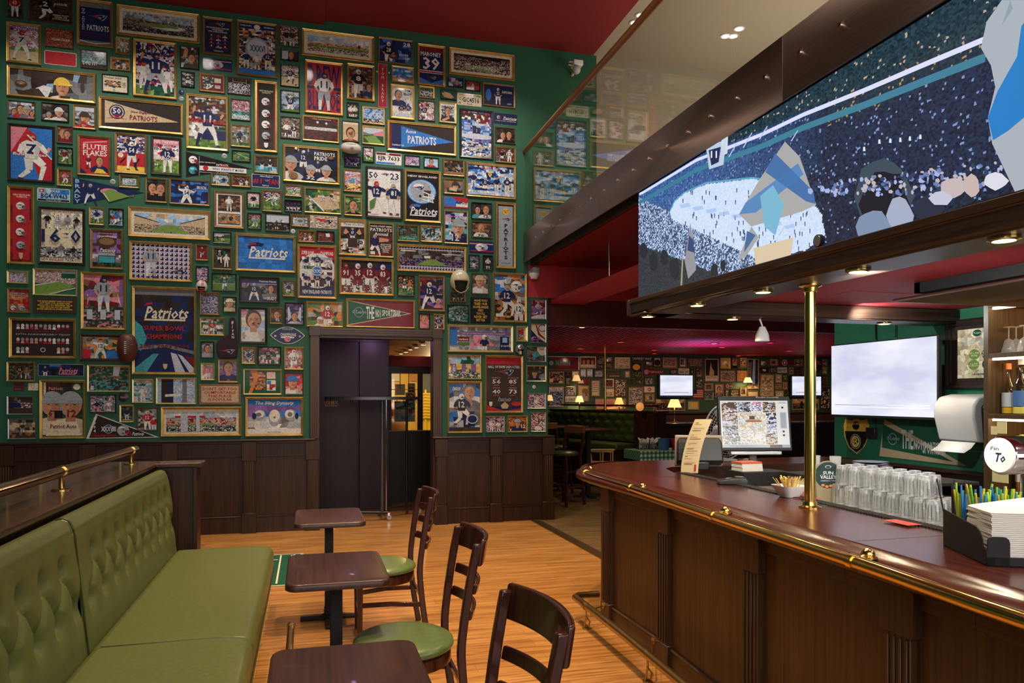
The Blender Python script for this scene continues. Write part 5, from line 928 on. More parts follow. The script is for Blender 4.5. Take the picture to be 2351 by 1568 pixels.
plate('i', 148, 372, 262, 458, 'tiny dark red card, left of the tiny cream card', 'R d .12 .15 .88 .8;T q .1 .84 .7 .94 BOSTON', 'wall_card', 'card', 'm', 'm', rad=.004)
plate('i', 305, 378, 415, 458, 'tiny cream card with a round seal beside the tiny red card', 'E u .45 .5 .25 .25;E c .45 .5 .2 .2', 'wall_card', 'card', 'c', 'c', rad=.004)
plate('l', 1240, 580, 1455, 868, 'black sign in gold capitals asking about home-made pies', 'T y .1 .06 .9 .94 HAVE YOU/TRIED OUR/HOME-MADE/PIES?/YOU\'LL/NEVER GET/BETTER', 'wall_sign', 'sign', 'k', 'k', rad=.003, th=.012)
plate('h', 362, 485, 835, 665, 'dark wooden plaque with five lines of small gilt lettering', 'R z .06 .12 .94 .88;T y .08 .17 .92 .83 THE MANAGEMENT WISH TO POINT/OUT THAT OUR GLASSES HAVE/ABSOLUTELY NO MEDICINAL VALUE/THEY SHOULD NOT BE TAKEN/EITHER BEFORE OR AFTER DRINKING', 'wall_sign', 'sign', 'd', 'd', rad=.003, th=.015)
plate('k', 272, 482, 725, 705, 'tan sign in red capitals warning not to get too comfortable', 'R t .04 .08 .96 .92;T r .07 .15 .93 .85 DON\'T GET TOO/COMFORTABLE/THIS PLACE/IS POPULAR', 'wall_sign', 'sign', 'u', 'u', rad=.003, th=.015)
# pins and round badges
for z, x, y, r, c, lb in (('a', 1978, 1005, 24, 'n', 'dark round pin, upper one of two beside the tall letter poster'), ('a', 1978, 1075, 24, 's', 'pale round pin, lower one of two beside the tall letter poster'), ('d', 1230, 652, 26, 's', 'pale round pin above the player-shaped pennant'),
        ('e', 452, 370, 26, 's', 'pale round pin above the long black pennant'), ('e', 1200, 1192, 24, 'j', 'pale round pin above the blue script poster'), ('m', 1645, 705, 20, 'w', 'white round pin in the open green space of the right-hand column'), ('i', 1345, 532, 44, 'z', 'black oval badge with silver script above the triangular pennant'), ('c', 217, 542, 9, 'w', 'tiny white stud left of the upright red plate'), ('c', 348, 555, 9, 'w', 'tiny white stud right of the upright red plate')):
    p = onY(*zp(z, x, y), YW-.005); r *= .00118; q = M().lathe([(r, -.0005), (r, -.004), (r*.8, -.007), (r*.2, -.008)][::-1], (p.x, YW, p.z), 16, 'y')
    t = thing('pin_badge', lb, 'badge', (p.x, YW, p.z-r)); q.build('disc', mat('badge_'+c, PAL[c], .3), t)
    if r > .02:
        a = Art((p.x-r*.75, YW-.0085, p.z+r*.6), (r*1.5, 0, 0), (0, 0, -r*1.2), nrm, 3); a.run('L .1 .25 .8 k' if c != 'z' else 't s .1 .3 .9 .7 Patriots'); a.m.build('emblem', PRINT, t, smooth=0)
# free pennants
def pennant(z, pts, label, ops, col, border='w', yw=YW, bw_=0):
    P = [onY(*zp(z, *p), yw-.004) for p in pts]; t = thing('pennant', label, 'pennant', (P[0].x, yw, min(p.z for p in P)))
    x0, x1, z1, z0 = min(p.x for p in P), max(p.x for p in P), max(p.z for p in P), min(p.z for p in P)
    m = M().prism([(p.x, p.z) for p in P], yw-.004, yw-.0005, 'y'); m.c = [PAL[border]]*len(m.f); m.build('felt', FELT, t, smooth=0)
    c = sum(P, Vector())/len(P); a = Art((x0, yw-.0043, z1), (x1-x0, 0, 0), (0, 0, z0-z1), nrm, 5); I = [c+(p-c)*(.96 if bw_ == 0 else bw_) for p in P]
    a.m.add([(p.x, yw-.0045, p.z) for p in I], [list(range(len(I)))], PAL[col]); a.m.f[-1] = a.m.f[-1] if ((I[1]-I[0]).cross(I[2]-I[0])).y < 0 else a.m.f[-1][::-1]
    a.k = 2; a.run(ops); a.m.build('lettering', FELT, t, smooth=0); return t
pennant('d', ((800, 605), (800, 895), (1570, 772)), 'dark blue pennant with a helmeted passer and a stadium photo', 'T l .01 .05 .1 .95 B/R/A/D/Y;N nd 8 .1 .25 .35 .8;F .24 .98 .82 nws - t;E q .5 .45 .3 .12;Y G .4 .5 .52 .35 .8 .58 .5 .85;Y w .42 .52 .5 .8 .51 .8 .43 .5;L .77 .52 .08', 'n', 'n')
pennant('e', ((30, 320), (30, 600), (750, 508)), 'long black and red pennant with two helmets and match lettering', 'R j .2 .15 .205 .9;K .11 .3 .15 w r;K .11 .72 .15 v k;T w .21 .36 .45 .4 NEW ENGLAND;T w .46 .4 .64 .5 PATRIOTS;R w .21 .52 .92 .7;E r .3 .6 .1 .1;T n .4 .56 .88 .66 WHO WANTS IT MORE?;T w .21 .75 .45 .79 JACKSONVILLE;T w .46 .73 .64 .83 JAGUARS;Y r .5 .45 .75 .52 .5 .52', 'k', 'd')
pennant('i', ((1045, 712), (940, 985), (1740, 970)), 'black bowl pennant with white border and helmet just above the wainscot', 'E s .3 .62 .18 .18;E n .3 .62 .15 .15;T w .2 .52 .4 .72 XXXVIII;K .5 .68 .2 s r;t r .05 .8 .4 .95 Champions;t w .62 .75 .78 .9 Patriots;T w .1 .15 .13 .75 2/0/0/4', 'z', 'w', bw_=.9)
# oval plate
p = onY(*zp('j', 1141, 998), YW); t = thing('wall_plate', 'oval navy football-shaped plate lettered CHAMPIONS beside the doorway', 'plate', (p.x, YW, p.z-.1))
def lens(w, h, n=14): 
    P = []
    for s_ in (1, -1): P += [(s_*(w-2*w*i/n), s_*h*math.sin(math.pi*i/n)**.85) for i in range(n)]
    return P
W_, H_ = .2, .105
m = M().prism([(p.x+a, p.z+b) for a, b in lens(W_, H_)], YW-.004, YW-.0005, 'y'); m.c = [PAL['w']]*len(m.f); m.build('plate', PRINT, t, smooth=0)
a = Art((p.x-W_, YW-.0043, p.z+H_), (2*W_, 0, 0), (0, 0, -2*H_), nrm); a.m.add([(p.x+x*.95, YW-.0045, p.z+y*.94) for x, y in lens(W_, H_)], [list(range(28))[::-1]], PAL['n'])
a.k = 2; a.run('T w .28 .36 .75 .55 CHAMPIONS;Y w .3 .58 .5 .54 .7 .58 .68 .66 .32 .66;E q .5 .72 .17 .15;L .43 .68 .14;K .15 .55 .08 w r;K .86 .55 .08 s r;'+';'.join('R w %.3f .08 %.3f .2' % (.36+i*.04, .37+i*.04) for i in range(8))); a.m.f[0] = a.m.f[0]; a.m.build('printing', PRINT, t, smooth=0)
# foam finger
P = [(500, 800), (575, 800), (592, 860), (592, 1225), (560, 1245), (385, 1240), (372, 1150), (362, 1080), (420, 1010), (505, 985)]
P = [onY(*zp('j', *q), YW-.03) for q in [(505, 815), (525, 800), (555, 800), (575, 820), (592, 1000), (600, 1130), (590, 1230), (560, 1245), (400, 1245), (378, 1215), (362, 1140), (366, 1080), (395, 1045), (460, 1010), (500, 985)]]
t = thing('foam_finger', 'dark foam hand with one raised finger lettered number 1 FAN', 'foam finger', (P[0].x, YW, min(p.z for p in P)))
M().prism([(p.x, p.z) for p in P][::-1], YW-.035, YW-.0005, 'y').build('hand', mat('foam', (.03, .012, .02), .9), t, bevel=.008)
o0 = onY(*zp('j', 395, 800), YW-.037); o1 = onY(*zp('j', 590, 1240), YW-.037)
a = Art((o0.x, YW-.0365, o0.z), (o1.x-o0.x, 0, 0), (0, 0, o1.z-o0.z), nrm); a.run('T w .68 .08 .8 .27 #/1;T w .7 .3 .84 .52 F/A/N;L .02 .78 .82'); a.m.build('lettering', FELT, t, smooth=0)
# footballs
def football(c, L, r, axis, label, cols, nose):
    t = thing('football', label, 'football', (c[0], YW, c[2]-(r if axis == 'x' else L)))
    pr = [(max(.0015, r*math.cos(math.pi/2*k/9)**.8), L*math.sin(math.pi/2*k/9)) for k in range(-9, 10)]
    t_ = M().lathe(pr, c, 24, axis, cap=False).build('ball', cols[0], t, smooth=60)
    m = M(); n = 7
    for i in range(n):
        s_ = (i-(n-1)/2)*L*.13; rr2 = r*math.cos(math.asin(min(.98, abs(s_)/L)))**.8+.001
        if axis == 'z': m.bc((c[0], c[1]-rr2*.97, c[2]+s_), (.024, .006, .006))
        else: m.bc((c[0]+s_, c[1]-rr2*.9, c[2]+r*.35), (.005, .006, .022))
    m.build('laces', cols[1], t_)
    a = Art((c[0]+(.02 if axis == 'z' else -.035), c[1]-r*(.9 if axis == 'z' else 1.02), c[2]+(.05 if axis == 'z' else -.005)), (.05 if axis == 'z' else .07, 0.015 if axis == 'z' else 0, 0), (0, 0, -.09 if axis == 'z' else -.03), nrm)
    a.run('L .05 .1 .9'); a.m.build('emblem', PRINT, t_, smooth=0)
LEA = noisy('ball_leather', (.075, .02, .012), (.1, .03, .016), (90, 90, 90), .45, 1, 2, .2)
p = onY(*zp('h', 1388, 1040), YW-.11); football((p.x, YW-.11, p.z), .165, .108, 'z', 'brown leather football mounted upright beside the large champions banner', (LEA, WHITE), 0)
p = onY(*zp('e', 1832, 286), YW-.075); football((p.x, YW-.075, p.z), .122, .07, 'x', 'white football with a team crest fixed level above a small picture', (mat('white_leather', (.5, .45, .4), .4), BLACK), 0)
# helmets fixed to the wall
def helmet3d(z, x0, y0, x1, y1, label, shell, inner, maskm, stripes=None):
    p, q = onY(*zp(z, x0, y0), YW-.12), onY(*zp(z, x1, y1), YW-.12); w = (q.x-p.x)/2; h = (p.z-q.z)/2; c = Vector(((p.x+q.x)/2, YW-w*.95, (p.z+q.z)/2+h*.1))
    t = thing('helmet', label, 'helmet', (c.x, YW, q.z)); m = M(); n, k = 32, 18; vs = []; fs = []
    for j in range(k+1):
        th = math.radians(3+122*j/k)
        for i in range(n):
            ph = 2*math.pi*i/n; f = 1.0 if th < 1.6 else 1-(th-1.6)*.12
            vs.append((c.x+w*math.sin(th)*math.cos(ph)*f, c.y+w*.93*math.sin(th)*math.sin(ph)*f, c.z+h*math.cos(th)*1.02))
    for j in range(k):
        for i in range(n):
            ph = (i+.5)/n*360; th = 3+122*(j+.5)/k
            if 225 < ph < 315 and th > 88: continue      # face opening
            fs.append([j*n+i, (j+1)*n+i, (j+1)*n+(i+1) % n, j*n+(i+1) % n])
    m.add(vs, fs); o = m.build('shell', shell, t, smooth=60, sol=.006)
    m = M()
    for a in ((.55, -.35), (.62, -.62), (.5, -.85))[:3]:
        m.tube([(c.x+w*a[0]*s_*1.15, c.y-w*.93*(1-.35*s_*s_)*1.05, c.z+h*a[1]) for s_ in (-.9, -.5, 0, .5, .9)], .0045, 6)
    if maskm is CHROME: m.tube([(c.x, c.y-w, c.z-h*.3), (c.x, c.y-w*1.05, c.z-h*.85)], .0045, 6)
    if maskm != 'strap': m.build('face_mask', maskm, t, smooth=60)
    else: M().tube([(c.x+w*.8*s_, c.y-w*.6, c.z-h*(.55+.5*(1-s_*s_))) for s_ in (-1, -.6, 0, .6, 1)], .006, 6).build('chin_strap', mat('strap', (.5, .42, .28), .5), t, smooth=60)
    m = M().ell((c.x, c.y+w*.15, c.z-h*.05), (w*.82, w*.7, h*.8)); m.build('liner', inner, t, smooth=60)
    if stripes:
        m = M()
        for d in (-.16, 0, .16): m.tube([(c.x+w*(d+.25)*1.0, c.y-w*.95*math.cos(a)-.002, c.z+h*1.03*math.sin(a)) for a in [math.radians(x) for x in range(8, 86, 8)]], 0, flat=(w*.09, .003))
        m.build('stripes', stripes, t)
helmet3d('l', 1018, 290, 1225, 555, 'large old cream open-faced helmet hung over the wide dusk panorama', mat('ivory_shell', (.58, .5, .33), .25, coat=.5), mat('liner_dark', (.02, .03, .02), .8), 'strap')
helmet3d('j', 135, 395, 258, 545, 'small white helmet with red stripes beside the champions banner', mat('white_shell', (.6, .52, .5), .25, coat=.5), MATB, mat('red_mask', (.4, .02, .02), .4), REDC)
helmet3d('l', 1740, 1095, 1840, 1215, 'small silver helmet hung beneath the tiny bright-framed photo', mat('silver_shell', (.5, .48, .46), .18, .8), MATB, CHROME)
# ================================================================== BENCH, TABLES, CHAIRS
LE = noisy('green_leather', (.1, .12, .037), (.125, .148, .047), (45, 45, 45), .36, 1, 5, .12)
PIPE = mat('leather_piping', (.04, .055, .015), .35)
t = thing('parapet', 'dark wood parapet with a wide ledge behind the green bench', 'parapet', (-1.28, 6.3, 0))
M().box((-1.44, -.5, 0), (-1.13, 6.33, 1.07)).box((-1.13, 6.17, 0), (-.83, 6.33, 1.07)).build('body', dk('z'), t)
M().prism([(-1.48, -.5), (-1.10, -.5), (-1.10, 6.13), (-.78, 6.13), (-.78, 6.37), (-1.48, 6.37)], 1.07, 1.105).build('ledge', wood('ledge_wood', (.04, .017, .011), (.075, .034, .02), 'y', .28, .3), t, bevel=.008)
M().box((-.845, 6.15, 0), (-.815, 6.35, 1.069)).build('end_trim', dk('z'), t, bevel=.004)
# brass rail
t = thing('ledge_rail', 'polished brass rail on short posts along the parapet ledge', 'rail', (-1.27, 6.25, 1.105))
M().tube([(-1.27, -.3, 1.205), (-1.27, 6.28, 1.205)], .027, 20).build('tube', mat('dark_brass', (.5, .34, .14), .13, 1), t, smooth=60)
for y in (6.14, 4.5, 2.9, 1.3):
    M().lathe([(.05, 0), (.05, .005), (.04, .009), (.016, .012), (.014, .075), (.02, .085)], (-1.27, y, 1.1052), 20).build('post', BRASS, t, smooth=40)
    M().tube([(-1.27, y-.016, 1.205), (-1.27, y+.016, 1.205)], .0325, 20).build('clamp', BRASS, t, smooth=60)
# tufted bench
t = thing('tufted_bench', 'long olive green leather bench with button-tufted backrest beside the small tables', 'bench', (-.6, 6.0, 0))
pr = [(-1.09, 1.04), (-1.075, 1.062), (-1.045, 1.066), (-1.02, 1.055), (-1.003, 1.02), (-.995, .98), (-.985, .87), (-.972, .75), (-.958, .62), (-.945, .5), (-.935, .42)]
def prf(s_):
    k = s_*(len(pr)-1); i = min(int(k), len(pr)-2); f = k-i; return (pr[i][0]*(1-f)+pr[i+1][0]*f, pr[i][1]*(1-f)+pr[i+1][1]*f)
for y0, y1 in ((3.7, 6.05), (1.35, 3.7), (-.6, 1.35)):
    B1 = [(y1-.18-.235*k, .87) for k in range(-1, 11)]; B2 = [(y1-.065-.235*k, .68) for k in range(-1, 11)]
    bt = [b for b in B1+B2 if y0+.06 < b[0] < y1-.06]; seg = []
    for a in bt:
        if a[1] > .8:
            for b in bt:
                if b[1] < .8 and abs(a[0]-b[0]) < .15: seg.append((a, b))
            seg.append((a, (a[0], .97)))
        else: seg.append((a, (a[0], .585)))
    def dis(y, z):
        d = 0
        for b in bt:
            q = ((y-b[0])**2+(z-b[1])**2)
            if q < .03: d = max(d, .055*math.exp(-q/.0018)+.014*math.exp(-q/.008))
        for (ay, az), (by, bz) in seg:
            if abs(y-ay) > .2: continue
            L2 = (by-ay)**2+(bz-az)**2; u = max(0, min(1, ((y-ay)*(by-ay)+(z-az)*(bz-az))/L2)); q = (y-ay-u*(by-ay))**2+(z-az-u*(bz-az))**2
            dp = .028 if abs(az-bz) > .15 and L2 > .03 and bz < .8 and az > .8 else .018*(1-u)
            d = max(d, dp*math.exp(-q/.00022)+dp*.4*math.exp(-q/.002))
        return d
    ny, nz = int((y1-y0)/.014), 58; vs = []; fs = []
    for i in range(ny+1):
        y = y0+(y1-y0)*i/ny; e = min(y-y0, y1-y); rd = .016*max(0, 1-e/.02)**2
        for j in range(nz+1):
            x, z = prf(j/nz); d = dis(y, z)*max(0, min(1, (1.03-z)/.06))*max(0, min(1, (z-.5)/.06))+rd; puff = .012*math.sin(math.pi*max(0, min(1, (z-.5)/.5)))
            vs.append((x-d+puff, y, z-(rd if z > 1.0 else 0)))
    for i in range(ny):
        for j in range(nz): a = i*(nz+1)+j; fs.append([a, a+1, a+nz+2, a+nz+1])
    bk = M().add(vs, [f[::-1] for f in fs]).build('backrest', LE, t, smooth=180)
    M().tube([(prf(j/24)[0]+.003, y0, prf(j/24)[1]+.002) for j in range(25)], .0045, 6).build('piping', PIPE, bk, smooth=60)
    for b in bt:
        x = [prf(j/60)[0] for j in range(61) if prf(j/60)[1] >= b[1]][-1]-.026
        M().ell((x-.026, b[0], b[1]), (.009, .013, .013), 12, 8).build('button', mat('button_leather', (.16, .19, .1), .3), bk, smooth=60)
M().box((-1.12, -.6, .3), (-1.085, 6.04, 1.0)).build('back_frame', mat('bench_frame', (.03, .035, .01), .6), t)
def cushion(y0, y1, r=.05, rc=.09):
    # rounded slab; far corner at the front more rounded
    m = M(); rings = []
    P0 = [(-.945, y0), (-.245, y0), (-.245, y1), (-.945, y1)]
    rc = rc if y1 > 5 else .03
    for z, ins in ((.30, .03), (.315, .006), (.34, 0), (.43, 0), (.462, .012), (.478, .03), (.484, .06), (.487, .12)):
        ring = []
        a, b, c, d = -.945+min(ins, .05), -.245-ins, y0+min(ins, .006), y1-(ins if y1 > 5 else min(ins, .006))
        for cx, cy, rr2, s0 in ((b-rc, d-rc, rc, 0), (a+.02, d-.02, .02, 90), (a+.02, c+.02, .02, 180), (b-.03, c+.03, .03, 270)):
            for k in range(7): q = math.radians(s0+15*k); ring.append((cx+rr2*math.cos(q), cy+rr2*math.sin(q), z))
        rings.append(ring)
    m.loft(rings); return m
for y0, y1 in ((3.703, 5.98), (1.353, 3.697), (-.6, 1.347)): cushion(y0, y1).build('seat_cushion', LE, t, smooth=60)
m = M().tube([(-.243, y, .325) for y in (-.6, 2, 4, 5.9)], .005, 6); m.build('seat_piping', PIPE, t)
M().box((-1.0, -.6, 0), (-.34, 5.92, .299)).build('plinth', dk('y'), t)
# small tables --------------------------------------------------------
TT = wood('table_wood', (.03, .009, .007), (.06, .019, .013), 'y', .4, .1)
def rrect(w, h, r, n=5):
    P = []
    for cx, cy, s0 in ((w-r, h-r, 0), (-w+r, h-r, 90), (-w+r, -h+r, 180), (w-r, -h+r, 270)): P += [(cx+r*math.cos(math.radians(s0+90*k/n)), cy+r*math.sin(math.radians(s0+90*k/n))) for k in range(n+1)]
    return P
tb = thing('pedestal_table', 'small dark table farthest along the bench, near the doorway', 'table', (.15, 5.57, 0), group='small pedestal tables', world=False)
m = M(); R0 = [(0, .715), (-.002, .718), (0, .72), (0, .742), (-.006, .748), (-.012, .7495), (-.016, .7485), (-.02, .75)]
m.loft([[(x, y, z) for x, y in rrect(.24+d, .35+d, .055+d)] for d, z in ((-.01, .712), (0, .718), (.0, .738), (-.004, .745), (-.010, .7485), (-.016, .7475), (-.022, .75))]); m.build('tabletop', [TT], tb, smooth=50)
M().box((-.03, -.03, .03), (.03, .03, .71)).build('column', MATB, tb, bevel=.004); M().box((-.12, -.16, .695), (.12, .16, .711)).build('top_plate', MATB, tb)
m = M().box((-.2, -.03, 0), (.2, .03, .022)).box((-.03, -.26, 0), (.03, .26, .022)).lathe([(.06, .022), (.05, .035), (.02, .04)], (0, 0, 0), 16); m.build('base', MATB, tb, bevel=.003)
dup(tb, (.14, 3.88, 0), 'small dark table in the middle of the three, between bench and chairs')
dup(tb, (.122, 2.30, 0), 'small dark table nearest the camera, cut off by the bottom edge')
# ladder-back chairs ----------------------------------------------------
SEATG = noisy('seat_leather', (.1, .145, .045), (.125, .175, .06), (40, 40, 40), .3, 1, 4, .06)
ch = thing('ladder_back_chair', 'mahogany chair with round green seat farthest from the camera', 'chair', (.5, 5.13, 0), group='ladder-back chairs', world=False)
m = M(); m.lathe([(.06, .432), (.2, .434), (.228, .44), (.236, .452), (.232, .468), (.21, .482), (.16, .491), (.08, .495), (.001, .496)], (-.02, 0, 0), 36); o = m.build('seat', SEATG, ch, smooth=60)
for v_ in o.data.vertices: v_.co.y *= 1.08
m = M()
ring = lambda r, z: [((r*math.cos(q)-.02), r*1.08*math.sin(q), z) for q in [2*math.pi*i/32 for i in range(32)]]
m.loft([ring(.215, .37), ring(.222, .375), ring(.222, .425), ring(.215, .431)]); m.build('seat_frame', CH, ch, smooth=50)
XB = lambda z: .2+.085*max(0, (z-.44)/.5)**1.15
for s_ in (-1, 1):
    pth = [(.27, s_*.235, 0), (.235, s_*.232, .2), (.212, s_*.232, .44), (.225, s_*.235, .6), (.252, s_*.24, .78), (.285, s_*.245, .945)]
    m = M(); P = smoothpath(pth, 4); m.loft([[(p.x+a, p.y+b, p.z) for a, b in ((-.019, -.0155), (.019, -.0155), (.019, .0155), (-.019, .0155))] for p in P]); m.build('rear_post', CH, ch, bevel=.006, smooth=40)
    M().loft([[(-.17+a*w, s_*.165+b*w, z) for a, b in ((-1, -1), (1, -1), (1, 1), (-1, 1))] for z, w in ((0, .014), (.37, .019), (.43, .019))]).build('front_leg', CH, ch, bevel=.004, smooth=40)
def arcslab(z0, z1, xb0, xb1, bul, th, y=.245, n=14, over=0):
    rings = []
    for i in range(n+1):
        u = -1+2*i/n; b = bul*(1-u*u)-over*(u**8)
        rings.append([(xb0+b, u*y, z0), (xb0+b+th, u*y, z0), (xb1+b+th, u*y, z1), (xb1+b, u*y, z1)])
    return M().loft(rings)
arcslab(.845, .965, .275, .295, .055, .024, .262, 18).build('crest_rail', CH, ch, bevel=.009, smooth=50, seg=3)
for z in (.715, .60): arcslab(z, z+.045, XB(z)+.018, XB(z)+.028, .05, .016, .235).build('slat', CH, ch, bevel=.005, smooth=50)
M().tube([(-.17, -.165, .2), (-.17, .165, .2)], 0, flat=(.018, .028)).build('front_stretcher', CH, ch, bevel=.003)
for s_ in (-1, 1): M().tube([(-.17, s_*.165, .24), (.03, s_*.205, .25), (.235, s_*.232, .24)], 0, flat=(.016, .03)).build('side_stretcher', CH, ch, bevel=.003)
M().tube([(.235, -.23, .27), (.235, .23, .27)], 0, flat=(.018, .028)).build('rear_stretcher', CH, ch, bevel=.003)
dup(ch, (.455, 3.52, 0), 'mahogany chair with round green seat at the middle table', math.radians(-1))
dup(ch, (.385, 2.2, 0), 'mahogany chair nearest the camera, only its curved back showing', math.radians(4))
# short foot rail beside the tables and the rug
t = thing('foot_rail', 'short brass foot rail ending beside the bench', 'rail', (-.1, 4.9, 0))
M().tube([(-.1, 4.95, .15), (-.1, .5, .15)], .022, 14).build('tube', OLDB, t, smooth=60); M().tube([(-.1, 4.965, .15), (-.1, 4.91, .15)], .026, 14).build('end_cap', OLDB, t, smooth=60)
for y in (4.7, 3.4, 1.8):
    M().tube([(-.1, y, .13), (-.1, y, .06), (-.13, y, .012)], .006, 8).tube([(-.1, y, .06), (-.07, y, .012)], .006, 8).lathe([(.035, 0), (.035, .01), (.01, .014)], (-.1, y, 0), 12).build('bracket', OLDB, t, smooth=60)
t = thing('rug', 'green rug printed like a playing field with white yard lines', 'rug', (-.5, 7.3, 0))
m = M().box((-1.4, 6.62, .0005), (-.04, 7.95, .008)); m.build('rug_base', mat('rug_white', (.42, .4, .33), .9), t)
a = Art((-1.37, 7.92, .0085), (1.3, 0, 0), (0, -1.27, 0), (0, 0, 1)); a.run('R e 0 0 1 1;R k .005 .01 .01 .99;'+';'.join('R c %.3f .03 %.3f .97' % (x, x+.012) for x in [.1*i+.05 for i in range(10)])+';R c .93 .05 .97 .95;R e .945 .06 .952 .94;'+';'.join('R c %.2f .2 %.2f .22' % (x, x+.04) for x in [.1*i for i in range(9)])+';R k .9 .1 .99 .11'); a.m.build('field_print', FELT, t, smooth=0)
# ================================================================== ON AND BEHIND THE BAR
GW = pane('glassware', (.93, .95, .96), 1.6)
_t = GW.node_tree; _o = _t.nodes['Material Output']; _l = _o.inputs['Surface'].links[0].from_socket; _x = nd(GW, 'ShaderNodeMixShader'); _x.inputs[0].default_value = .16; _f = nd(GW, 'ShaderNodeBsdfTranslucent'); _f2 = nd(GW, 'ShaderNodeBsdfDiffuse'); _a2 = nd(GW, 'ShaderNodeAddShader'); lk(GW, _f.outputs[0], _a2.inputs[0]); lk(GW, _f2.outputs[0], _a2.inputs[1]); lk(GW, _l, _x.inputs[1]); lk(GW, _a2.outputs[0], _x.inputs[2]); lk(GW, _x.outputs[0], _o.inputs['Surface'])
# tumblers, upside down in two layers
tm = thing('tumbler', 'upturned clear glass tumbler', 'glass', (0, 0, 0), world=False)
o_ = M().lathe([(.036, 0), (.0375, .004), (.034, .06), (.031, .1), (.029, .108), (.001, .109)], (0, 0, 0), 20); o_.build('cup', GW, tm, smooth=40)
M().lathe([(.028, .088), (.029, .104), (.02, .106), (.001, .106)], (0, 0, 0), 20).build('thick_base', GLASS, tm, smooth=40)
m = M()
for k in range(12): q = 2*math.pi*k/12; m.tube([(.0365*math.cos(q), .0365*math.sin(q), .006), (.0325*math.cos(q), .0325*math.sin(q), .085)], .0016, 4)
m.build('ribs', mat('rib_glass', (.85, .9, .95), .05, trans=1, ior=1.3), tm, smooth=60)
front = [(1924, 1156), (1954, 1162), (1988, 1169), (2019, 1175), (2051, 1181), (2082, 1188), (2113, 1194), (2144, 1200)]
pos = [onZ(x, y, 1.0) for x, y in front]; k_ = 0
col_n = ('at the end by the round sign', 'second from the round sign', 'third from the round sign', 'fourth from the round sign', 'fifth from the round sign', 'sixth from the round sign', 'seventh from the round sign', 'nearest the straw caddy')
row_n = ('front row', 'second row', 'third row'); first = True
for lay in (0, 1):
    for r_ in range(3):
        for i, p in enumerate(pos):
            if lay and (i == 7 or (r_ == 2 and i > 5)): continue
            q = (p.x+.079*r_+(.012 if lay else 0), p.y+.028*r_-(.02 if lay else 0), 1.0005+lay*.1105)
            lb = 'upturned clear tumbler, %s layer, %s, %s' % ('top' if lay else 'bottom', row_n[r_], col_n[i])
            if first: tm.location = q; tm['label'] = lb; tm['group'] = 'tumblers stacked behind the bar'; first = False
            else: dup(tm, q, lb, group='tumblers stacked behind the bar')
# straw and napkin caddy
A_, B_, C_ = onZ(2165, 1252, CT), onZ(2265, 1300, CT), None
ex = (B_-A_).normalized(); ey = Vector((-ex.y, ex.x, 0)); Lx = (B_-A_).length; rz = math.atan2(ex.y, ex.x)
t = thing('bar_caddy', 'black plastic bar caddy for straws and napkins on the near end of the counter', 'caddy', (A_.x, A_.y, CT), rz, world=False)
h_ = .115; D = .22
def wall(pts, th=.004): return M().prism(pts, 0, th, 'y')
fr_ = [(0, 0), (Lx, 0), (Lx, .05), (Lx-.01, .058), (Lx*.93, .06), (Lx*.90, .085), (Lx*.86, h_*.9), (Lx*.78, h_), (0, h_+.02)]
m = M().prism(fr_, 0, .004, 'y').prism([(0, 0), (Lx, 0), (Lx, h_*.6), (Lx*.7, h_), (0, h_+.02)], D-.004, D, 'y').box((0, 0, 0), (Lx, D, .005)).box((0, 0, 0), (.004, D, h_)).box((Lx*.42, 0, 0), (Lx*.42+.004, D, h_*.8))
def tab(y0, y1):
    P = [(y0, 0), (y1, 0), (y1, .075)]+[(y1-.02+.02*math.cos(math.radians(a)), .075+.02*math.sin(math.radians(a))) for a in (30, 60, 90)]+[(y0+.02-.02*math.cos(math.radians(a)), .075+.02*math.sin(math.radians(a))) for a in (90, 60, 30)]
    return P
m.prism([(a, b) for a, b in tab(.0, .07)], Lx-.004, Lx, 'x').prism([(a, b) for a, b in tab(.15, D)], Lx-.004, Lx, 'x').box((Lx-.004, 0, 0), (Lx, D, .03))
m.build('tray', MATB, t, bevel=.0015, seg=1)
cm = [M() for _ in range(5)]; sr = random.Random(5)
T = Matrix.Translation((A_.x, A_.y, CT)) @ Matrix.Rotation(rz, 4, 'Z')
SC_ = [('black', (.01, .01, .012)), ('green', (.2, .6, .03)), ('yellow', (.75, .6, .03)), ('blue', (.02, .2, .55)), ('lime', (.42, .7, .05))]
wn = 'black green yellow blue lime'.split()
first_s = {}
for i in range(64):
    blk = i < 9; c = 0 if blk else 1+sr.randrange(4)
    x = sr.uniform(.01, .045) if blk else sr.uniform(.05, Lx*.4-.01); y = sr.uniform(.02, D-.02); z1 = sr.uniform(.2, .235) if blk else sr.uniform(.19, .23)
    lean = sr.uniform(-.09, -.04) if blk else (x-.09)*.35+sr.uniform(-.02, .02); ly = sr.uniform(-.03, .03)
    loc = T @ Vector((x, y, .006)); b = M().tube([(0, 0, 0), (lean*.5, ly*.5, z1*.5), (lean, ly, z1)], .0028 if blk else .0036, 7)
    o = b.build('drinking_straw', mat('straw_'+SC_[c][0], SC_[c][1], .35), rel=(0, 0, 0), smooth=60); o.location = loc; o.rotation_euler = (0, 0, rz)
    tag(o, '%s plastic drinking straw standing in the black caddy' % SC_[c][0], 'straw', '%s straws in the caddy' % SC_[c][0])
m = M()
for k in range(26):
    z = .006+k*.0062; d = sr.uniform(-.003, .003); m.loft([[(Lx*.45+d, .02+d, z+j), (Lx-.012+d, .02-d, z+j), (Lx-.012-d, D-.02+d, z+j), (Lx*.45, D-.02, z+j)] for j in (0, .0052)])
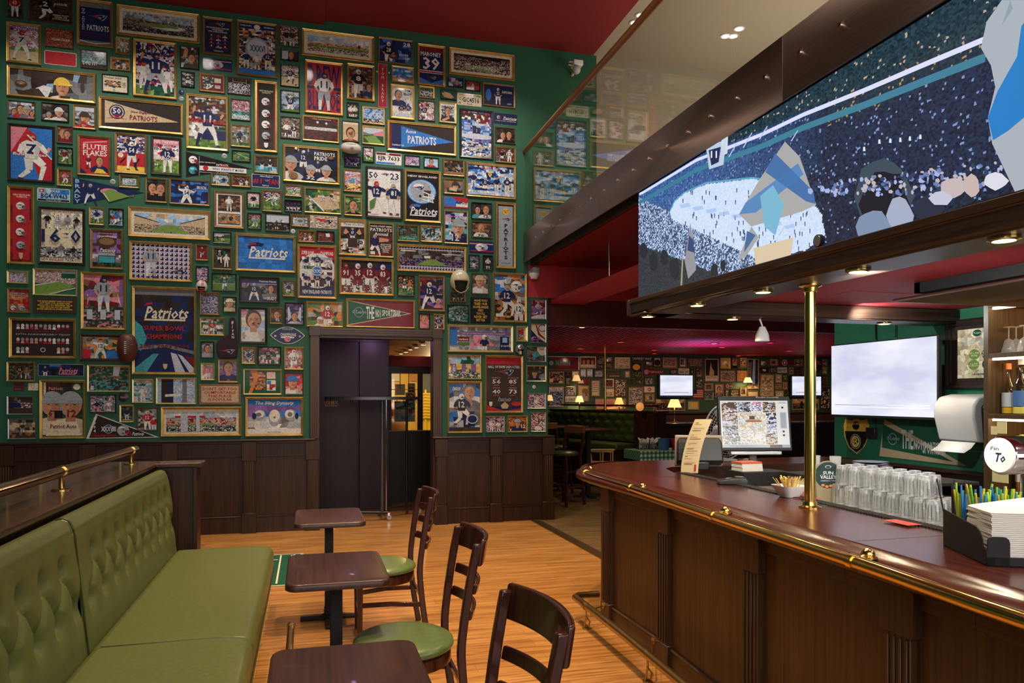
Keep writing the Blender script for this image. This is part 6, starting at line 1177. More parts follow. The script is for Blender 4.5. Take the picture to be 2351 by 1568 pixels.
m.loft([[(Lx*.45, .02, .168), (Lx-.012, .02, .168), (Lx-.012, D-.02, .168), (Lx*.45, D-.02, .168)], [(Lx*.45, .03, .172), (Lx-.02, .03, .172), (Lx-.02, D-.03, .188), (Lx*.45, D-.02, .2)]])
n_ = m.build('napkin_stack', mat('napkin', (.78, .76, .72), .85), rel=(0, 0, 0)); n_.location = (A_.x, A_.y, CT); n_.rotation_euler = (0, 0, rz)
tag(n_, 'thick stack of white paper napkins with a small gold print in the caddy', 'napkins')
# bowl with sugar sticks
p = onZ(1812, 1140, CT+.002)
t = thing('sugar_bowl', 'white flared bowl on the mat between card reader and brass pole', 'bowl', p); s1 = .05
m = M().loft([[(p.x+a*w, p.y+b*w, p.z+z) for a, b in rrect(1, 1, .5)] for w, z in ((.042, 0), (.075, .055), (.078, .062), (.07, .06), (.04, .008))]); m.build('bowl', WHITE, t, smooth=40)
for i in range(26):
    c, nme = ((.55, .3, .08), 'brown') if i < 17 else ((.75, .6, .1), 'yellow')
    a, b = sr.uniform(-.03, .03), sr.uniform(-.03, .03); l = Vector((a*1.2+sr.uniform(-.02, .02), b*1.2+sr.uniform(-.02, .02), sr.uniform(.07, .1)))
    o = M().tube([Vector((p.x+a*.7, p.y+b*.7, p.z+.02)), Vector((p.x+a*.7, p.y+b*.7, p.z+.02))+l], 0, flat=(.009, .0025)).build('sugar_stick', mat('stick_'+nme, c, .6)); tag(o, '%s paper sugar stick standing in the white bowl' % nme, 'sugar stick', nme+' sugar sticks in the bowl')
o = M().bc((p.x+.05, p.y-.03, CT+.0012), (.13, .16, .002)).build('coaster_card', REDC); tag(o, 'red and white card lying under the sugar bowl', 'card')
p = onZ(2070, 1200, CT+.007); o = M().bc((p.x, p.y, CT+.0085), (.07, .14, .002)).build('coaster_card', mat('red_flyer', (.7, .07, .05), .4)); tag(o, 'glossy red card lying on the ribbed mat below the tumblers', 'card')
# card reader
p = onZ(1680, 1112, CT); t = thing('card_reader', 'black card payment terminal lying on the counter edge', 'card reader', p, math.radians(-20), world=False)
m = M().loft([[(-.09, -.04, 0), (.09, -.04, 0), (.09, .04, 0), (-.09, .04, 0)], [(-.085, -.038, .02), (.095, -.04, .025), (.095, .04, .025), (-.085, .038, .02)], [(-.06, -.03, .03), (.08, -.036, .045), (.08, .036, .045), (-.06, .03, .03)]]); m.build('body', BLACK, t, bevel=.006)
M().loft([[(-.055, -.025, .031), (-.0, -.028, .037), (-.0, .028, .037), (-.055, .025, .031)], [(-.055, -.025, .035), (-.0, -.028, .041), (-.0, .028, .041), (-.055, .025, .035)]]).build('screen', mat('dark_screen', (.03, .03, .035), .1), t)
M().bc((.045, 0, .047), (.05, .05, .006)).build('keypad', mat('grey_keys', (.1, .1, .11), .5), t, bevel=.002)
# menu card standing at the corner
p = onZ(1583, 1086, CT); t = thing('menu_card', 'tall curved cream menu card standing on the counter by the till', 'menu', p, A*-1, world=False)
W2 = .062; nz = 12; rows = []
for j in range(nz+1):
    z = .385*j/nz; lean = .11*(j/nz)**1.7; off = .0
    rows.append([(-W2+lean, .0+.03*(j/nz), z), (W2+lean, .0+.03*(j/nz), z)])
m = M()
for sgn, yo in ((1, 0), (-1, .0012)):
    vs = [(q[0], q[1]+yo, q[2]) for r_ in rows for q in r_]; m.add(vs, [[2*j, 2*j+1, 2*j+3, 2*j+2][::sgn] for j in range(nz)])
m.build('card', mat('menu_paper', (.6, .47, .27), .6), t, smooth=60)
m = M()
def mrow(z, x0, x1, th, col): 
    j = z/.385; l = .11*j**1.7; y = .03*j-.0008; m.add([(x0+l, y, z), (x1+l, y, z), (x1+.11*((z+th)/.385)**1.7, .03*(z+th)/.385-.0008, z+th), (x0+.11*((z+th)/.385)**1.7, .03*(z+th)/.385-.0008, z+th)], [[0, 1, 2, 3]], col)
for k, z in enumerate((.355, .345, .315, .3, .27, .255, .24, .21, .2, .17, .155, .14, .115, .1, .07, .06)): mrow(z, -.045, -.045+(.02, .05, .08, .06)[k % 4], .003 if k % 3 else .006, (.2, .1, .05))
for z in (.325, .22, .18, .125, .08): mrow(z, -.05, .05, .001, (.3, .17, .1))
mrow(.01, .03, .045, .05, (.35, .02, .02)); m.build('print', PRINT, t, smooth=0)
# till terminal seen from behind
p = onZ(1668, 1078, 1.0); p.z = .94; t = thing('till_terminal', 'black point of sale terminal with beige sides, seen from behind', 'till', (2.85, 5.05, CT), math.radians(-22), world=False)
m = M().loft([[(-.17, -.02, .06), (.17, -.02, .06), (.17, .10, .02), (-.17, .10, .02)], [(-.165, .02, .2), (.165, .02, .2), (.165, .1, .2), (-.165, .1, .2)], [(-.15, .06, .235), (.15, .06, .235), (.15, .1, .235), (-.15, .1, .235)]]); m.build('back_shell', BLACK, t, bevel=.012)
m = M().loft([[(-.178, .085, .02), (.178, .085, .02), (.178, .13, .01), (-.178, .13, .01)], [(-.178, .085, .25), (.178, .085, .25), (.178, .11, .255), (-.178, .11, .255)]]); m.build('screen_surround', mat('beige_plastic', (.33, .27, .22), .4), t, bevel=.008)
M().box((-.06, -.06, 0), (.06, .08, .06)).build('foot', BLACK, t, bevel=.01); M().box((-.14, -.035, .06), (-.06, -.022, .16)).build('customer_display', mat('dark_display', (.02, .05, .05), .1), t, bevel=.003)
M().box((-.13, -.0365, .12), (-.1, -.0352, .128)).build('teal_light', emit('teal_led', (.05, .6, .5), 1.2), t)
# low box with books, security monitor, fan
t = thing('cash_box', 'low black metal box between till and sugar bowl', 'box', (3.02, 4.55, 1.0)); M().box((2.84, 4.45, 1.0005), (3.18, 4.66, 1.095)).build('box_body', MATB, t, bevel=.004); M().box((2.836, 4.5, 1.03), (2.8395, 4.53, 1.05)).build('latch', STEEL, t)
for i in range(5):
    o = M().box((2.86+.004*(i % 2), 4.5+.003*i, 1.0955+i*.0125), (3.02, 4.64, 1.1075+i*.0125)).build('booklet', mat('cover_red', (.6, .12, .06), .4) if i == 4 else PAPER)
    tag(o, 'red covered booklet on top of the pile on the black box' if i == 4 else ('white edged booklet, %s in the pile on the black box' % ('lowest', 'second from the bottom', 'third from the bottom', 'second from the top')[i]), 'booklet', 'booklets on the black box')
o = M().box((3.3, 4.95, .9405), (3.85, 5.24, 1.0)).build('equipment_riser', MATB); tag(o, 'flat dark riser box carrying the security monitor', 'box')
MX = onY(1733, 975, 5.12); t = thing('security_monitor', 'monitor tilted back showing a grid of camera views, on the bar corner', 'monitor', (MX.x, 5.12, 1.0), math.radians(-14), world=False)
w_, h_ = .272, .19; Z0 = MX.z-1.0-h_+.005
def tilt(o): o.rotation_euler = (math.radians(-9), 0, 0); o.location = (0, 0, Z0+h_)
m = M().box((-w_-.012, 0, -h_-.02), (w_+.012, .035, h_+.03)); o = m.build('bezel', BLACK, t, bevel=.006); tilt(o)
sm2 = mat('screen_print', (0, 0, 0), .2); at = nd(sm2, 'ShaderNodeVertexColor', layer_name='Col'); lk(sm2, at.outputs['Color'], bsdf(sm2).inputs['Emission Color']); bsdf(sm2).inputs['Emission Strength'].default_value = 1.1
a = Art((-w_+.006, -.001, h_-.006), (2*w_-.012, 0, 0), (0, 0, -2*h_+.012), nrm, 8)
ops_ = 'R w 0 0 1 1;'
for k, (x0, y0, x1, y1, pl) in enumerate(((.02, .03, .25, .27, 'tmjkw'), (.26, .03, .45, .25, 'jsak'), (.46, .03, .62, .22, 'qjpw'), (.63, .03, .82, .25, 'tujk'), (.02, .28, .25, .52, 'tmaj'), (.26, .26, .66, .66, 'tccj'), (.67, .26, .82, .5, 'jnkw'), (.02, .53, .25, .75, 'ajsk'), (.67, .51, .82, .68, 'bjtw'), (.02, .76, .27, .93, 'saca'), (.28, .67, .64, .93, 'ctjw'), (.65, .69, .82, .93, 'itjd'))): ops_ += 'N %s 40 %s %s %s %s;' % (pl, x0, y0, x1, y1)
ops_ += 'R i .38 .4 .58 .46;R d .42 .33 .5 .4;R m .36 .43 .6 .45;Y d .05 .06 .2 .03 .24 .2 .12 .15;Y w .5 .72 .6 .68 .58 .85 .48 .8;R s .85 .05 .98 .06;R j .87 .25 .97 .6;R s .88 .26 .96 .59;R k .9 .13 .93 .17;R k .9 .64 .93 .68;R k .9 .72 .93 .76;R s .0 .94 1 1;R d .7 .94 .88 1;T k .87 .03 .97 .045 SECURITY'
a.run(ops_); o = a.m.build('screen', sm2, t, smooth=0); tilt(o)
a = Art((.02, -.0015, h_+.027), (.2, 0, 0), (0, 0, -.02), nrm); a.run('T w 0 0 .9 .7 Flexim Security'); o = a.m.build('bezel_lettering', PRINT, t, smooth=0); tilt(o)
m = M().box((-.2, -.002, -h_-.05), (.2, .03, -h_-.021)); o = m.build('speaker_bar', mat('grey_bar', (.35, .36, .38), .3, .4), t, bevel=.006); tilt(o)
m = M().box((-.03, .035, .02), (.03, .06, Z0+h_)).box((-.16, -.04, 0), (.16, .12, .018)); m.build('stand', mat('bronze_plastic', (.16, .12, .1), .3, .5), t, bevel=.006)
FX = onY(1668, 990, 5.62); t = thing('desk_fan', 'white round fan with a wire grille behind the security monitor', 'fan', (FX.x, 5.62, CT), math.radians(10), world=False)
fc = (0, 0, FX.z-CT); m = M()
for r_ in [.02*k+.03 for k in range(11)]: m.tube([(r_*math.cos(q), -.05*(1-(r_/.24)**2), fc[2]+r_*math.sin(q)) for q in [2*math.pi*k/36 for k in range(37)]], .0018, 4, cap=False)
for k in range(48): q = 2*math.pi*k/48; m.tube([(.03*math.cos(q), -.05, fc[2]+.03*math.sin(q)), (.15*math.cos(q), -.03, fc[2]+.15*math.sin(q)), (.235*math.cos(q), 0, fc[2]+.235*math.sin(q))], .0014, 4)
m.build('front_grille', WHITE, t, smooth=60)
m = M().lathe([(.235, -.006), (.24, 0), (.235, .012)], fc, 40, 'y', cap=False).build('rim', WHITE, t, smooth=60); M().lathe([(.001, -.055), (.05, -.052), (.055, -.045)], fc, 24, 'y', cap=False).build('hub_badge', WHITE, t, smooth=60)
for k in range(4):
    q = 2*math.pi*k/4+.4; c_, s_ = math.cos(q), math.sin(q); M().add([(c_*.03, .02, fc[2]+s_*.03), (c_*.2-s_*.06, .005, fc[2]+s_*.2+c_*.06), (c_*.21+s_*.03, .03, fc[2]+s_*.21-c_*.03), (c_*.1+s_*.05, .035, fc[2]+s_*.1-c_*.05)], [[0, 1, 2, 3], [3, 2, 1, 0]]).build('blade', mat('fan_blade', (.6, .65, .7), .3), t)
M().lathe([(.05, .02), (.05, .12), (.02, .14)], fc, 20, 'y').build('motor', WHITE, t, smooth=40)
M().box((-.015, .06, .02), (.015, .09, fc[2])).box((-.1, -.02, 0), (.1, .16, .02)).build('stand', WHITE, t, bevel=.005)
# glasses lying beside the monitor, plates, sign, jars
for k, (px, py, lb) in enumerate(((1808, 1056, 'upright'), (1828, 1052, 'upright'))):
    p = onZ(px, py+20, 1.0); p = Vector((3.0+.07*k, 4.1+.03*k, 1.0005)); p = onZ((1806, 1829)[k], 1066, 1.16); p.z = 1.0005
t = thing('shelf_riser', 'dark raised shelf behind the pole, carrying plates and glasses', 'shelf', (3.5, 4.0, 1.0)); M().box((3.1, 3.55, 1.08), (3.85, 4.4, 1.10)).build('board', MATB, t, bevel=.003)
for x in (3.15, 3.8): M().box((x, 3.6, 1.0005), (x+.03, 4.35, 1.079)).build('support', MATB, t)
M().box((3.12, 3.62, 1.0005), (3.14, 4.35, 1.075)).build('paper_front', PAPER, t)
for k in range(6):
    r_ = .13 if k < 4 else .11; o = M().lathe([(r_*.55, 0), (r_*.6, .003), (r_, .012), (r_, .014), (r_*.6, .006), (.001, .005)], (3.52, 4.06, 1.1003+k*.0145), 30).build('plate', mat('dark_plate', (.03, .03, .035), .2), smooth=40)
    tag(o, ('lowest dark plate in the stack behind the brass pole', 'second dark plate from the bottom of the stack', 'third dark plate from the bottom of the stack', 'fourth dark plate, last of the wide ones in the stack', 'smaller dark plate, second from the top of the stack', 'smaller dark plate on top of the stack')[k], 'plate', 'dark plates stacked behind the brass pole')
for x, y, ry, lb in ((3.22, 4.22, 0, 'clear drinking glass standing beside the monitor on the dark shelf'), (3.3, 4.12, .0, 'clear drinking glass standing behind another beside the monitor')):
    o = M().lathe([(.03, 0), (.036, .12), (.035, .12), (.029, .006), (.001, .006)], (x, y, 1.1005), 20).build('drinking_glass', GW, smooth=40); tag(o, lb, 'glass')
p = onZ(1903, 1118, 1.0); p = Vector((2.88, 3.86, 1.0)); q0 = onX(1901, 1091, 2.86)
t = thing('round_sign', 'round-topped dark green sign lettered SUN VALLEY beside the tumblers', 'sign', (q0.x, q0.y, 1.0005), -A, world=False)
zc = q0.z-1.0; m = M(); P = [(.082*math.cos(math.radians(k*15-30)), zc+.082*math.sin(math.radians(k*15-30))) for k in range(17)]+[(-.06, 0), (.06, 0)]
m.prism(P, 0, .008, 'y'); m.build('board', mat('sign_rim', (.25, .2, .12), .4), t)
a = Art((-.075, -.0006, zc+.075), (.15, 0, 0), (0, 0, -.15), nrm); a.ell(.5, .5, .5, .5, (.02, .045, .05), 28, 0); a.run('T w .3 .35 .7 .48 SUN;T w .2 .5 .82 .64 VALLEY;T w .22 .7 .8 .73 PREMIUM DRY CIDER;E s .5 .18 .12 .06;E k .5 .19 .08 .035;E o .3 .88 .07 .05;E o .45 .93 .07 .05;E o .6 .9 .07 .05;E u .72 .85 .06 .05'); a.m.build('lettering', PRINT, t, smooth=0)
for px, py, lb, c in ((1884, 1158, 'small glass jar with amber filling right of the brass pole', (.5, .25, .05)), (1903, 1163, 'small glass jar with brown filling next to the tumblers', (.35, .15, .05))):
    p = onZ(px, py, CT+.008); p.z = 1.0005; p.x += .06; p.y += .1; t = thing('jar', lb, 'jar', p); M().lathe([(.028, 0), (.032, .045), (.03, .06), (.029, .06), (.03, .045), (.026, .004)], p, 18).build('glass_body', GW, t, smooth=40); M().lathe([(.025, .004), (.028, .035), (.001, .036)], p, 16).build('filling', mat('fill_%d' % px, c, .6), t, smooth=40)
o = M().box((3.95, 4.98, .9405), (4.3, 5.2, .99)).build('paper_pack', PAPER); tag(o, 'flat white pack of paper behind the brass pole', 'paper pack')
# -------------------------------------------------- green wall behind the bar
def onG(px, py, off=0): return onX(px, py, GX-off)
tv = thing('television', 'large flat television with a white picture on the green wall behind the bar', 'television', (4.5, 5.1, 1.44))
c00, c10, c11, c01 = onX(1909, 793, 4.5), onX(2150, 775, 4.5), onX(2150, 963, 4.5), onX(1909, 948, 4.5)
ya, yb_, z1_, z0_ = c00.y, c10.y, 2.058, 1.452
M().box((4.503, yb_-.012, z0_-.02), (4.54, ya+.008, z1_+.01)).build('casing', BLACK, tv, bevel=.004); M().box((4.54, 4.9, 1.6), (4.698, 5.3, 1.9)).build('wall_bracket', BLACK, tv)
tvm = mat('tv_picture', (0, 0, 0), .15); n = nd(tvm, 'ShaderNodeTexNoise'); n.inputs['Scale'].default_value = 1; n.inputs['Detail'].default_value = 3; lk(tvm, coords(tvm, (1, 1.5, 4)), n.inputs['Vector'])
lk(tvm, ramp(tvm, n.outputs['Fac'], [(.35, (.62, .64, .82)), (.6, (.88, .88, .96))]), bsdf(tvm).inputs['Emission Color']); bsdf(tvm).inputs['Emission Strength'].default_value = 1.05
M().box((4.5, yb_, z0_), (4.5025, ya, z1_)).build('screen', tvm, tv, smooth=0)
d_ = emit('tv_line', (.12, .13, .22), 1); M().box((4.4985, yb_+.06, z0_+.083), (4.4998, ya-.05, z0_+.09)).build('score_bar', d_, tv); M().box((4.4985, yb_+.06, z0_+.065), (4.4998, ya-.05, z0_+.070)).build('score_line', emit('tv_line2', (.5, .52, .7), 1), tv)
m = M().tube([onG(2010, 742, .01), onG(2011, 780, .012)], .006, 6).tube([onG(2057, 742, .01), onG(2056, 775, .012)], .004, 6); tag(m.build('cables', BLACK, smooth=60), 'two black cables hanging down to the large television', 'cable')
gp = PRINT
def onwall(pts, name, label, cat, base, ops, th=.006, mt_=PRINT):
    P = [onG(*q) for q in pts]; ys_ = [p.y for p in P]; zs = [p.z for p in P]; t = thing(name, label, cat, (GX, (min(ys_)+max(ys_))/2, min(zs)))
    m = M().prism([(p.y, p.z) for p in P], GX-th, GX-.0005, 'x'); m.c = [PAL[base]]*len(m.f); m.build('backing', mt_, t, smooth=0)
    a = Art((GX-th-.0003, max(ys_), max(zs)), (0, min(ys_)-max(ys_), 0), (0, 0, min(zs)-max(zs)), (-1, 0, 0)); a.run(ops); a.m.build('print', mt_, t, smooth=0); return t
onwall([(1942, 962), (1955, 966), (1967, 961), (1981, 965), (1991, 962), (1996, 975), (1993, 1005), (1985, 1025), (1968, 1042), (1950, 1027), (1940, 1002), (1938, 976)], 'shield_sign', 'black and yellow shield sign with a spoked B on the green wall', 'sign', 'y',
    'Y k .06 .37 .96 .35 .9 .62 .76 .82 .52 .96 .25 .82 .1 .58;E k .5 .2 .14 .12;T y .3 .12 .7 .18 BRUINS;E y .49 .65 .21 .21;E k .49 .65 .19 .19;E w .49 .65 .16 .16;E k .49 .65 .12 .12;T y .4 .54 .6 .77 B')
onwall([(2032, 962), (2020, 1047), (2223, 1071)], 'pennant', 'green felt pennant lettered SPORTSBAR below the large television', 'pennant', 't', 'Y e .05 .13 .035 .74 .86 .93;E s .17 .5 .15 .15;E e .17 .5 .13 .13;t s .09 .42 .25 .56 O\'Learys;T w .28 .25 .42 .72 THE;T w .43 .47 .52 .72 NO1;T w .53 .5 .78 .8 SPORTSBAR', mt_=FELT)
t = thing('control_box', 'small black box fixed beside the shield sign', 'box', onG(2005, 1007)); p, q = onG(1994, 981), onG(2015, 1007); M().box((GX-.03, q.y, q.z), (GX-.001, p.y, p.z)).build('body', BLACK, t, bevel=.003); M().tube([onG(2010, 981, .015), onG(2010, 958, .012)], .003, 6).build('cable', BLACK, t)
p, q = onG(2168, 738, .03), onG(2330, 897, .03)
framed((GX, p.y, p.z), (0, -1, 0), (0, 0, -1), (-1, 0, 0), .62, p.z-q.z-.02, 'K', 'framed certificate poster with a green four-leaf clover of words', 'R z 0 0 1 1;N cctcc 10 .1 .07 .9 .93;E e .42 .15 .09 .06;T w .32 .13 .52 .17 O\'Learys;R t .12 .24 .88 .245;R t .12 .36 .88 .365;T j .15 .26 .85 .3 PASSIONATELY CERTIFIED;T j .15 .31 .85 .35 O\'LEARYS RESTAURANTS;E G .38 .52 .11 .09;E e .58 .52 .11 .09;E G .37 .7 .11 .09;E e .59 .7 .11 .09;T c .3 .48 .46 .56 WORK/FUN;T c .5 .48 .66 .56 TEAM/SPIRIT;T c .3 .67 .45 .73 PLAY/HARD;T k .35 .85 .6 .88 HEARTBEAT', 3, scale=1.7, cat='picture')
# paper towel dispenser
t = thing('towel_dispenser', 'light grey paper towel dispenser with a sheet hanging out', 'towel dispenser', (GX-.15, 4.2, 1.25))
p, q = onX(2137, 905, 4.45), onX(2250, 1020, 4.45); y0_, y1_ = onX(2235, 950, 4.45).y, onX(2142, 950, 4.45).y
sh = [(GX-.001, 1.28), (GX-.001, 1.62), (GX-.1, 1.62), (GX-.2, 1.60), (GX-.245, 1.54), (GX-.25, 1.46), (GX-.2, 1.28)]
z_s = onX(2190, 905, 4.5).z-1.62; sh = [(x, z+z_s) for x, z in sh]
def shp(yy0, yy1, P): return M().loft([[(x, yy, z) for x, z in P] for yy in (yy0, yy1)])
shp(y0_, y1_, sh).build('cover', mat('grey_cover', (.5, .5, .52), .35), t, bevel=.015, smooth=40)
shp(y0_-.03, y0_-.002, [(x, z) for x, z in [(GX-.001, sh[0][1]), (GX-.001, sh[1][1]-.02), (GX-.12, sh[1][1]-.02), (GX-.19, sh[1][1]-.09), (GX-.17, sh[0][1])]]).build('side_panel', BLACK, t, bevel=.006)
M().add([(GX-.2, y0_+.03, sh[0][1]), (GX-.2, y1_-.03, sh[0][1]), (GX-.24, y1_-.03, sh[0][1]-.04), (GX-.24, y0_+.03, sh[0][1]-.04), (GX-.3, y1_-.03, sh[0][1]-.07), (GX-.3, y0_+.03, sh[0][1]-.07)], [[0, 1, 2, 3], [3, 2, 4, 5]]).build('paper_sheet', WHITE, t, sol=.001)
M().lathe([(.018, -.004), (.018, 0)], (GX-.05, y0_-.03, sh[0][1]+.12), 14, 'y').build('lock', WHITE, t)
# shelf unit with bottles
SF = 4.3; d = ray(2263.5, 900); YS = SF/d[0]*d[1]
t = thing('bar_shelves', 'tall dark wooden shelf unit with lit shelves of bottles at the right edge', 'shelf unit', (GX, YS, 0))
wz = wood('shelf_wood', (.05, .028, .012), (.09, .05, .022), 'z', .4)
M().box((SF, YS-.017, 0), (GX-.001, YS+.017, 2.25)).build('side_panel', wz, t); M().box((GX-.012, YS-1.6, 0), (GX-.001, YS-.018, 2.25)).build('back_panel', wz, t)
zs_ = [onX(2263, y, SF).z for y in (696, 812, 950)]
for k, z in enumerate(zs_+[1.0, .5]): M().box((SF, YS-1.6, z-.03), (GX-.013, YS-.018, z)).build('shelf', wz, t, bevel=.002)
for k, (x, z) in enumerate(((4.5, zs_[0]-.035), (4.5, zs_[1]-.035), (4.5, zs_[2]-.035))): pt('shelf_light', (x, YS-.35, z-.01), 4.5, (1, .66, .3), .03)
M().box((SF+.02, YS-1.6, zs_[0]-.045), (SF+.05, YS-.03, zs_[0]-.031)).build('light_strip', LAMPD, t); M().box((SF+.02, YS-1.6, zs_[1]-.045), (SF+.05, YS-.03, zs_[1]-.031)).build('light_strip', LAMPD, t); M().box((SF+.02, YS-1.6, zs_[2]-.045), (SF+.05, YS-.03, zs_[2]-.031)).build('light_strip', LAMPD, t)
def bottle(px, zb_, r, h, lb, gc, liq, label_c, cap_c, pour=False, xx=4.42):
    p = onX(px, 900, xx); p.z = zb_+.0005; t = thing('bottle', lb, 'bottle', p, group='bottles on the lit shelves')
    M().lathe([(r*.95, 0), (r, .006), (r, h*.5), (r*.9, h*.56), (r*.36, h*.68), (r*.34, h*.88), (r*.4, h*.89), (r*.4, h*.92), (.001, h*.92)], p, 20).build('glass_body', gc, t, smooth=40)
    M().lathe([(r*1.005+.0008, h*.14), (r*1.005+.0008, h*.42)], p, 20, cap=False).build('paper_label', mat('label_'+label_c[0], label_c[1], .5), t, smooth=40)
    M().lathe([(r*.42, h*.88), (r*.42, h), (.001, h)], p, 14).build('cap', mat('cap_'+cap_c[0], cap_c[1], .35), t, smooth=40)
    if liq: M().lathe([(r*1.002, .004), (r*1.004, h*.13), (.001, h*.13)], p, 20).build('liquid', mat('liquid_'+lb[:5], liq, .1), t, smooth=40)
gl1 = pane('bottle_clear', (.8, .8, .72), 1.5); gl2 = mat('bottle_green', (.04, .1, .02), .08); gl3 = mat('bottle_amber', (.3, .13, .02), .08)
z2 = zs_[2]; bottle(2316, z2, .04, .33, 'orange capped juice bottle with silver label on the middle shelf', gl1, (.65, .4, .03), ('silver', (.5, .52, .55)), ('orange', (.7, .2, .04)))
bottle(2345, z2, .045, .36, 'tall clear bottle with blue label on the middle shelf', gl1, (.6, .5, .1), ('blue', (.05, .12, .3)), ('chrome', (.5, .5, .5)))
bottle(2362, z2, .04, .31, 'yellow capped green bottle at the picture edge on the middle shelf', gl2, None, ('yellow', (.7, .6, .05)), ('yellowcap', (.75, .65, .05)), xx=4.54)
bottle(2330, z2, .036, .34, 'dark green bottle standing at the back of the middle shelf', gl2, None, ('white', (.6, .6, .58)), ('blackcap', (.02, .02, .02)), xx=4.58)
bottle(2347, 1.0, .04, .36, 'slim bottle with a white label on the lower shelf', gl3, None, ('whiteb', (.62, .6, .5)), ('goldcap', (.5, .4, .1)), xx=4.5)
for k, px in enumerate((2316, 2333, 2352, 2372)):
    p = onX(px, 800, 4.42+.05*(k % 2)); p.z = zs_[1]+.0005
    o = M().lathe([(.042, 0), (.043, .002), (.024, .085), (.004, .1), (.004, .165), (.03, .17), (.031, .173), (.001, .173)], p, 20).build('wine_glass', GW, smooth=40)
    tag(o, 'upturned stemmed glass on the top shelf, '+('first from the shelf side', 'second from the shelf side', 'third from the shelf side', 'last one at the picture edge')[k], 'wine glass', 'upturned stemmed glasses on the top shelf')
for k, (x0, y0, x1, y1) in enumerate(((2272, 978, 2286, 998), (2286, 968, 2308, 996), (2275, 1008, 2312, 1110))):
    p, q = onX(x0, y0, 4.28), onX(x1, y1, 4.28); o = M().box((4.29, q.y, q.z), (4.293, p.y, p.z)).build('paper_note', mat('note_yellow', (.62, .52, .25), .7)); tag(o, ('small cream note beside the shelf side panel', 'square yellow note pinned under the middle shelf', 'long cream price list hanging behind the beer tap')[k], 'note')
# chrome beer tap
p = onX(2320, 1045, 3.0); t = thing('beer_tap', 'chrome barrel-shaped beer tap with a round white face', 'beer tap', (p.x+.05, p.y, 1.001))
cy = (p.x, p.y, p.z); m = M().lathe([(.001, -.06), (.078, -.06), (.085, -.05), (.085, .3), (.001, .3)], cy, 32, 'x'); m.build('barrel', CHROME, t, smooth=40)
M().lathe([(.001, -.066), (.074, -.066), (.078, -.06)], cy, 32, 'x').build('face_plate', mat('face_white', (.78, .78, .8), .25), t, smooth=40); M().lathe([(.05, 0), (.035, .03), (.03, p.z-1.0-.06)], (p.x+.1, p.y, 1.001), 20).build('column', CHROME, t, smooth=40)
a = Art((p.x-.0665, p.y+.06, p.z+.05), (0, -.12, 0), (0, 0, -.1), (-1, 0, 0)); a.run('t a .15 .12 .5 .28 Fin;t n .3 .38 .75 .8 To'); a.m.build('script', PRINT, t, smooth=0)
# steel glass rack under the bar ceiling
t = thing('glass_rack', 'flat hanging steel mesh rack under the red bar ceiling', 'rack', (3.8, 3.3, 2.16))
rx0, rx1, ry0, ry1 = 3.32, 4.28, 2.2, 3.64; m = M()
for k in range(100): y = ry0+(ry1-ry0)*k/99; m.tube([(rx0, y, 2.165), (rx1, y, 2.165)], .0035, 4)
for k in range(66): x = rx0+(rx1-rx0)*k/65; m.tube([(x, ry0, 2.17), (x, ry1, 2.17)], .0035, 4)
m.build('mesh', STEEL, t, smooth=60); m = M()
for a_, b_ in (((rx0, ry0), (rx1, ry0)), ((rx1, ry0), (rx1, ry1)), ((rx1, ry1), (rx0, ry1)), ((rx0, ry1), (rx0, ry0))): m.tube([(*a_, 2.17), (*b_, 2.17)], .009, 8)
m.build('rim', STEEL, t, smooth=60); M().box((rx0+.05, ry0, 2.2), (rx0+.09, ry1-.1, 2.259)).box((rx0+.05, ry1-.14, 2.2), (rx1, ry1-.1, 2.259)).build('hanger', MATB, t)
m = M()
for k in range(3): q = 2*math.pi*k/3; m.ell((3.7+.03*k, 3.3, 2.18), (.03, .02, .012), 10, 6)
o = M().lathe([(.001, 0), (.05, 0), (.06, .03), (.001, .035)], (3.62, 3.35, 2.176), 16).build('metal_cap', CHROME); tag(o, 'small chrome cap lying on the steel mesh rack', 'cap')
o = M().box((3.25, 3.9, 2.257), (3.7, 4.1, 2.2595)).build('ceiling_hatch', PINKR); tag(o, 'square red access hatch in the bar ceiling', 'hatch')
# white spot lamp, cameras, speaker
p = onY(1750, 765, 4.62); t = thing('spot_lamp', 'white cone spotlight under the rear canopy beam', 'spotlight', (p.x, 4.62, p.z-.1))
M().lathe([(.001, .06), (.02, .055), (.045, .0), (.05, -.045), (.045, -.05), (.001, -.045)], (p.x, 4.62, p.z-.01), 20).build('shade', WHITE, t, smooth=40); M().tube([(p.x-.02, 4.62, 2.154), (p.x, 4.62, p.z+.05)], .006, 8).build('arm', WHITE, t)
p = onY(1328, 150, 9.1); t = thing('wall_camera', 'white swivel camera high on the green wall by the handrail', 'camera', (p.x, 9.3, p.z-.05))
M().box((p.x-.06, 9.1, p.z+.01), (p.x+.07, 9.25, p.z+.08)).build('housing', WHITE, t, bevel=.012); M().ell((p.x-.02, 9.12, p.z-.05), (.055, .055, .06)).build('lens_ball', mat('grey_ball', (.45, .46, .48), .3), t); M().tube([(p.x+.02, 9.2, p.z+.02), (p.x+.02, 9.399, p.z)], .02, 10).build('bracket', WHITE, t)
M().tube([(p.x+.0, 9.15, p.z+.06), (p.x-.11, 9.14, p.z+.05), (p.x-.12, 9.14, p.z+.01), (p.x-.02, 9.15, p.z+.0)], .008, 8).build('cable_loop', WHITE, t, smooth=60)
p = onY(1228, 628, 9.2); t = thing('ceiling_camera', 'white dome camera under the balcony beside the tall number 12 poster', 'camera', (p.x, 9.3, p.z-.1))
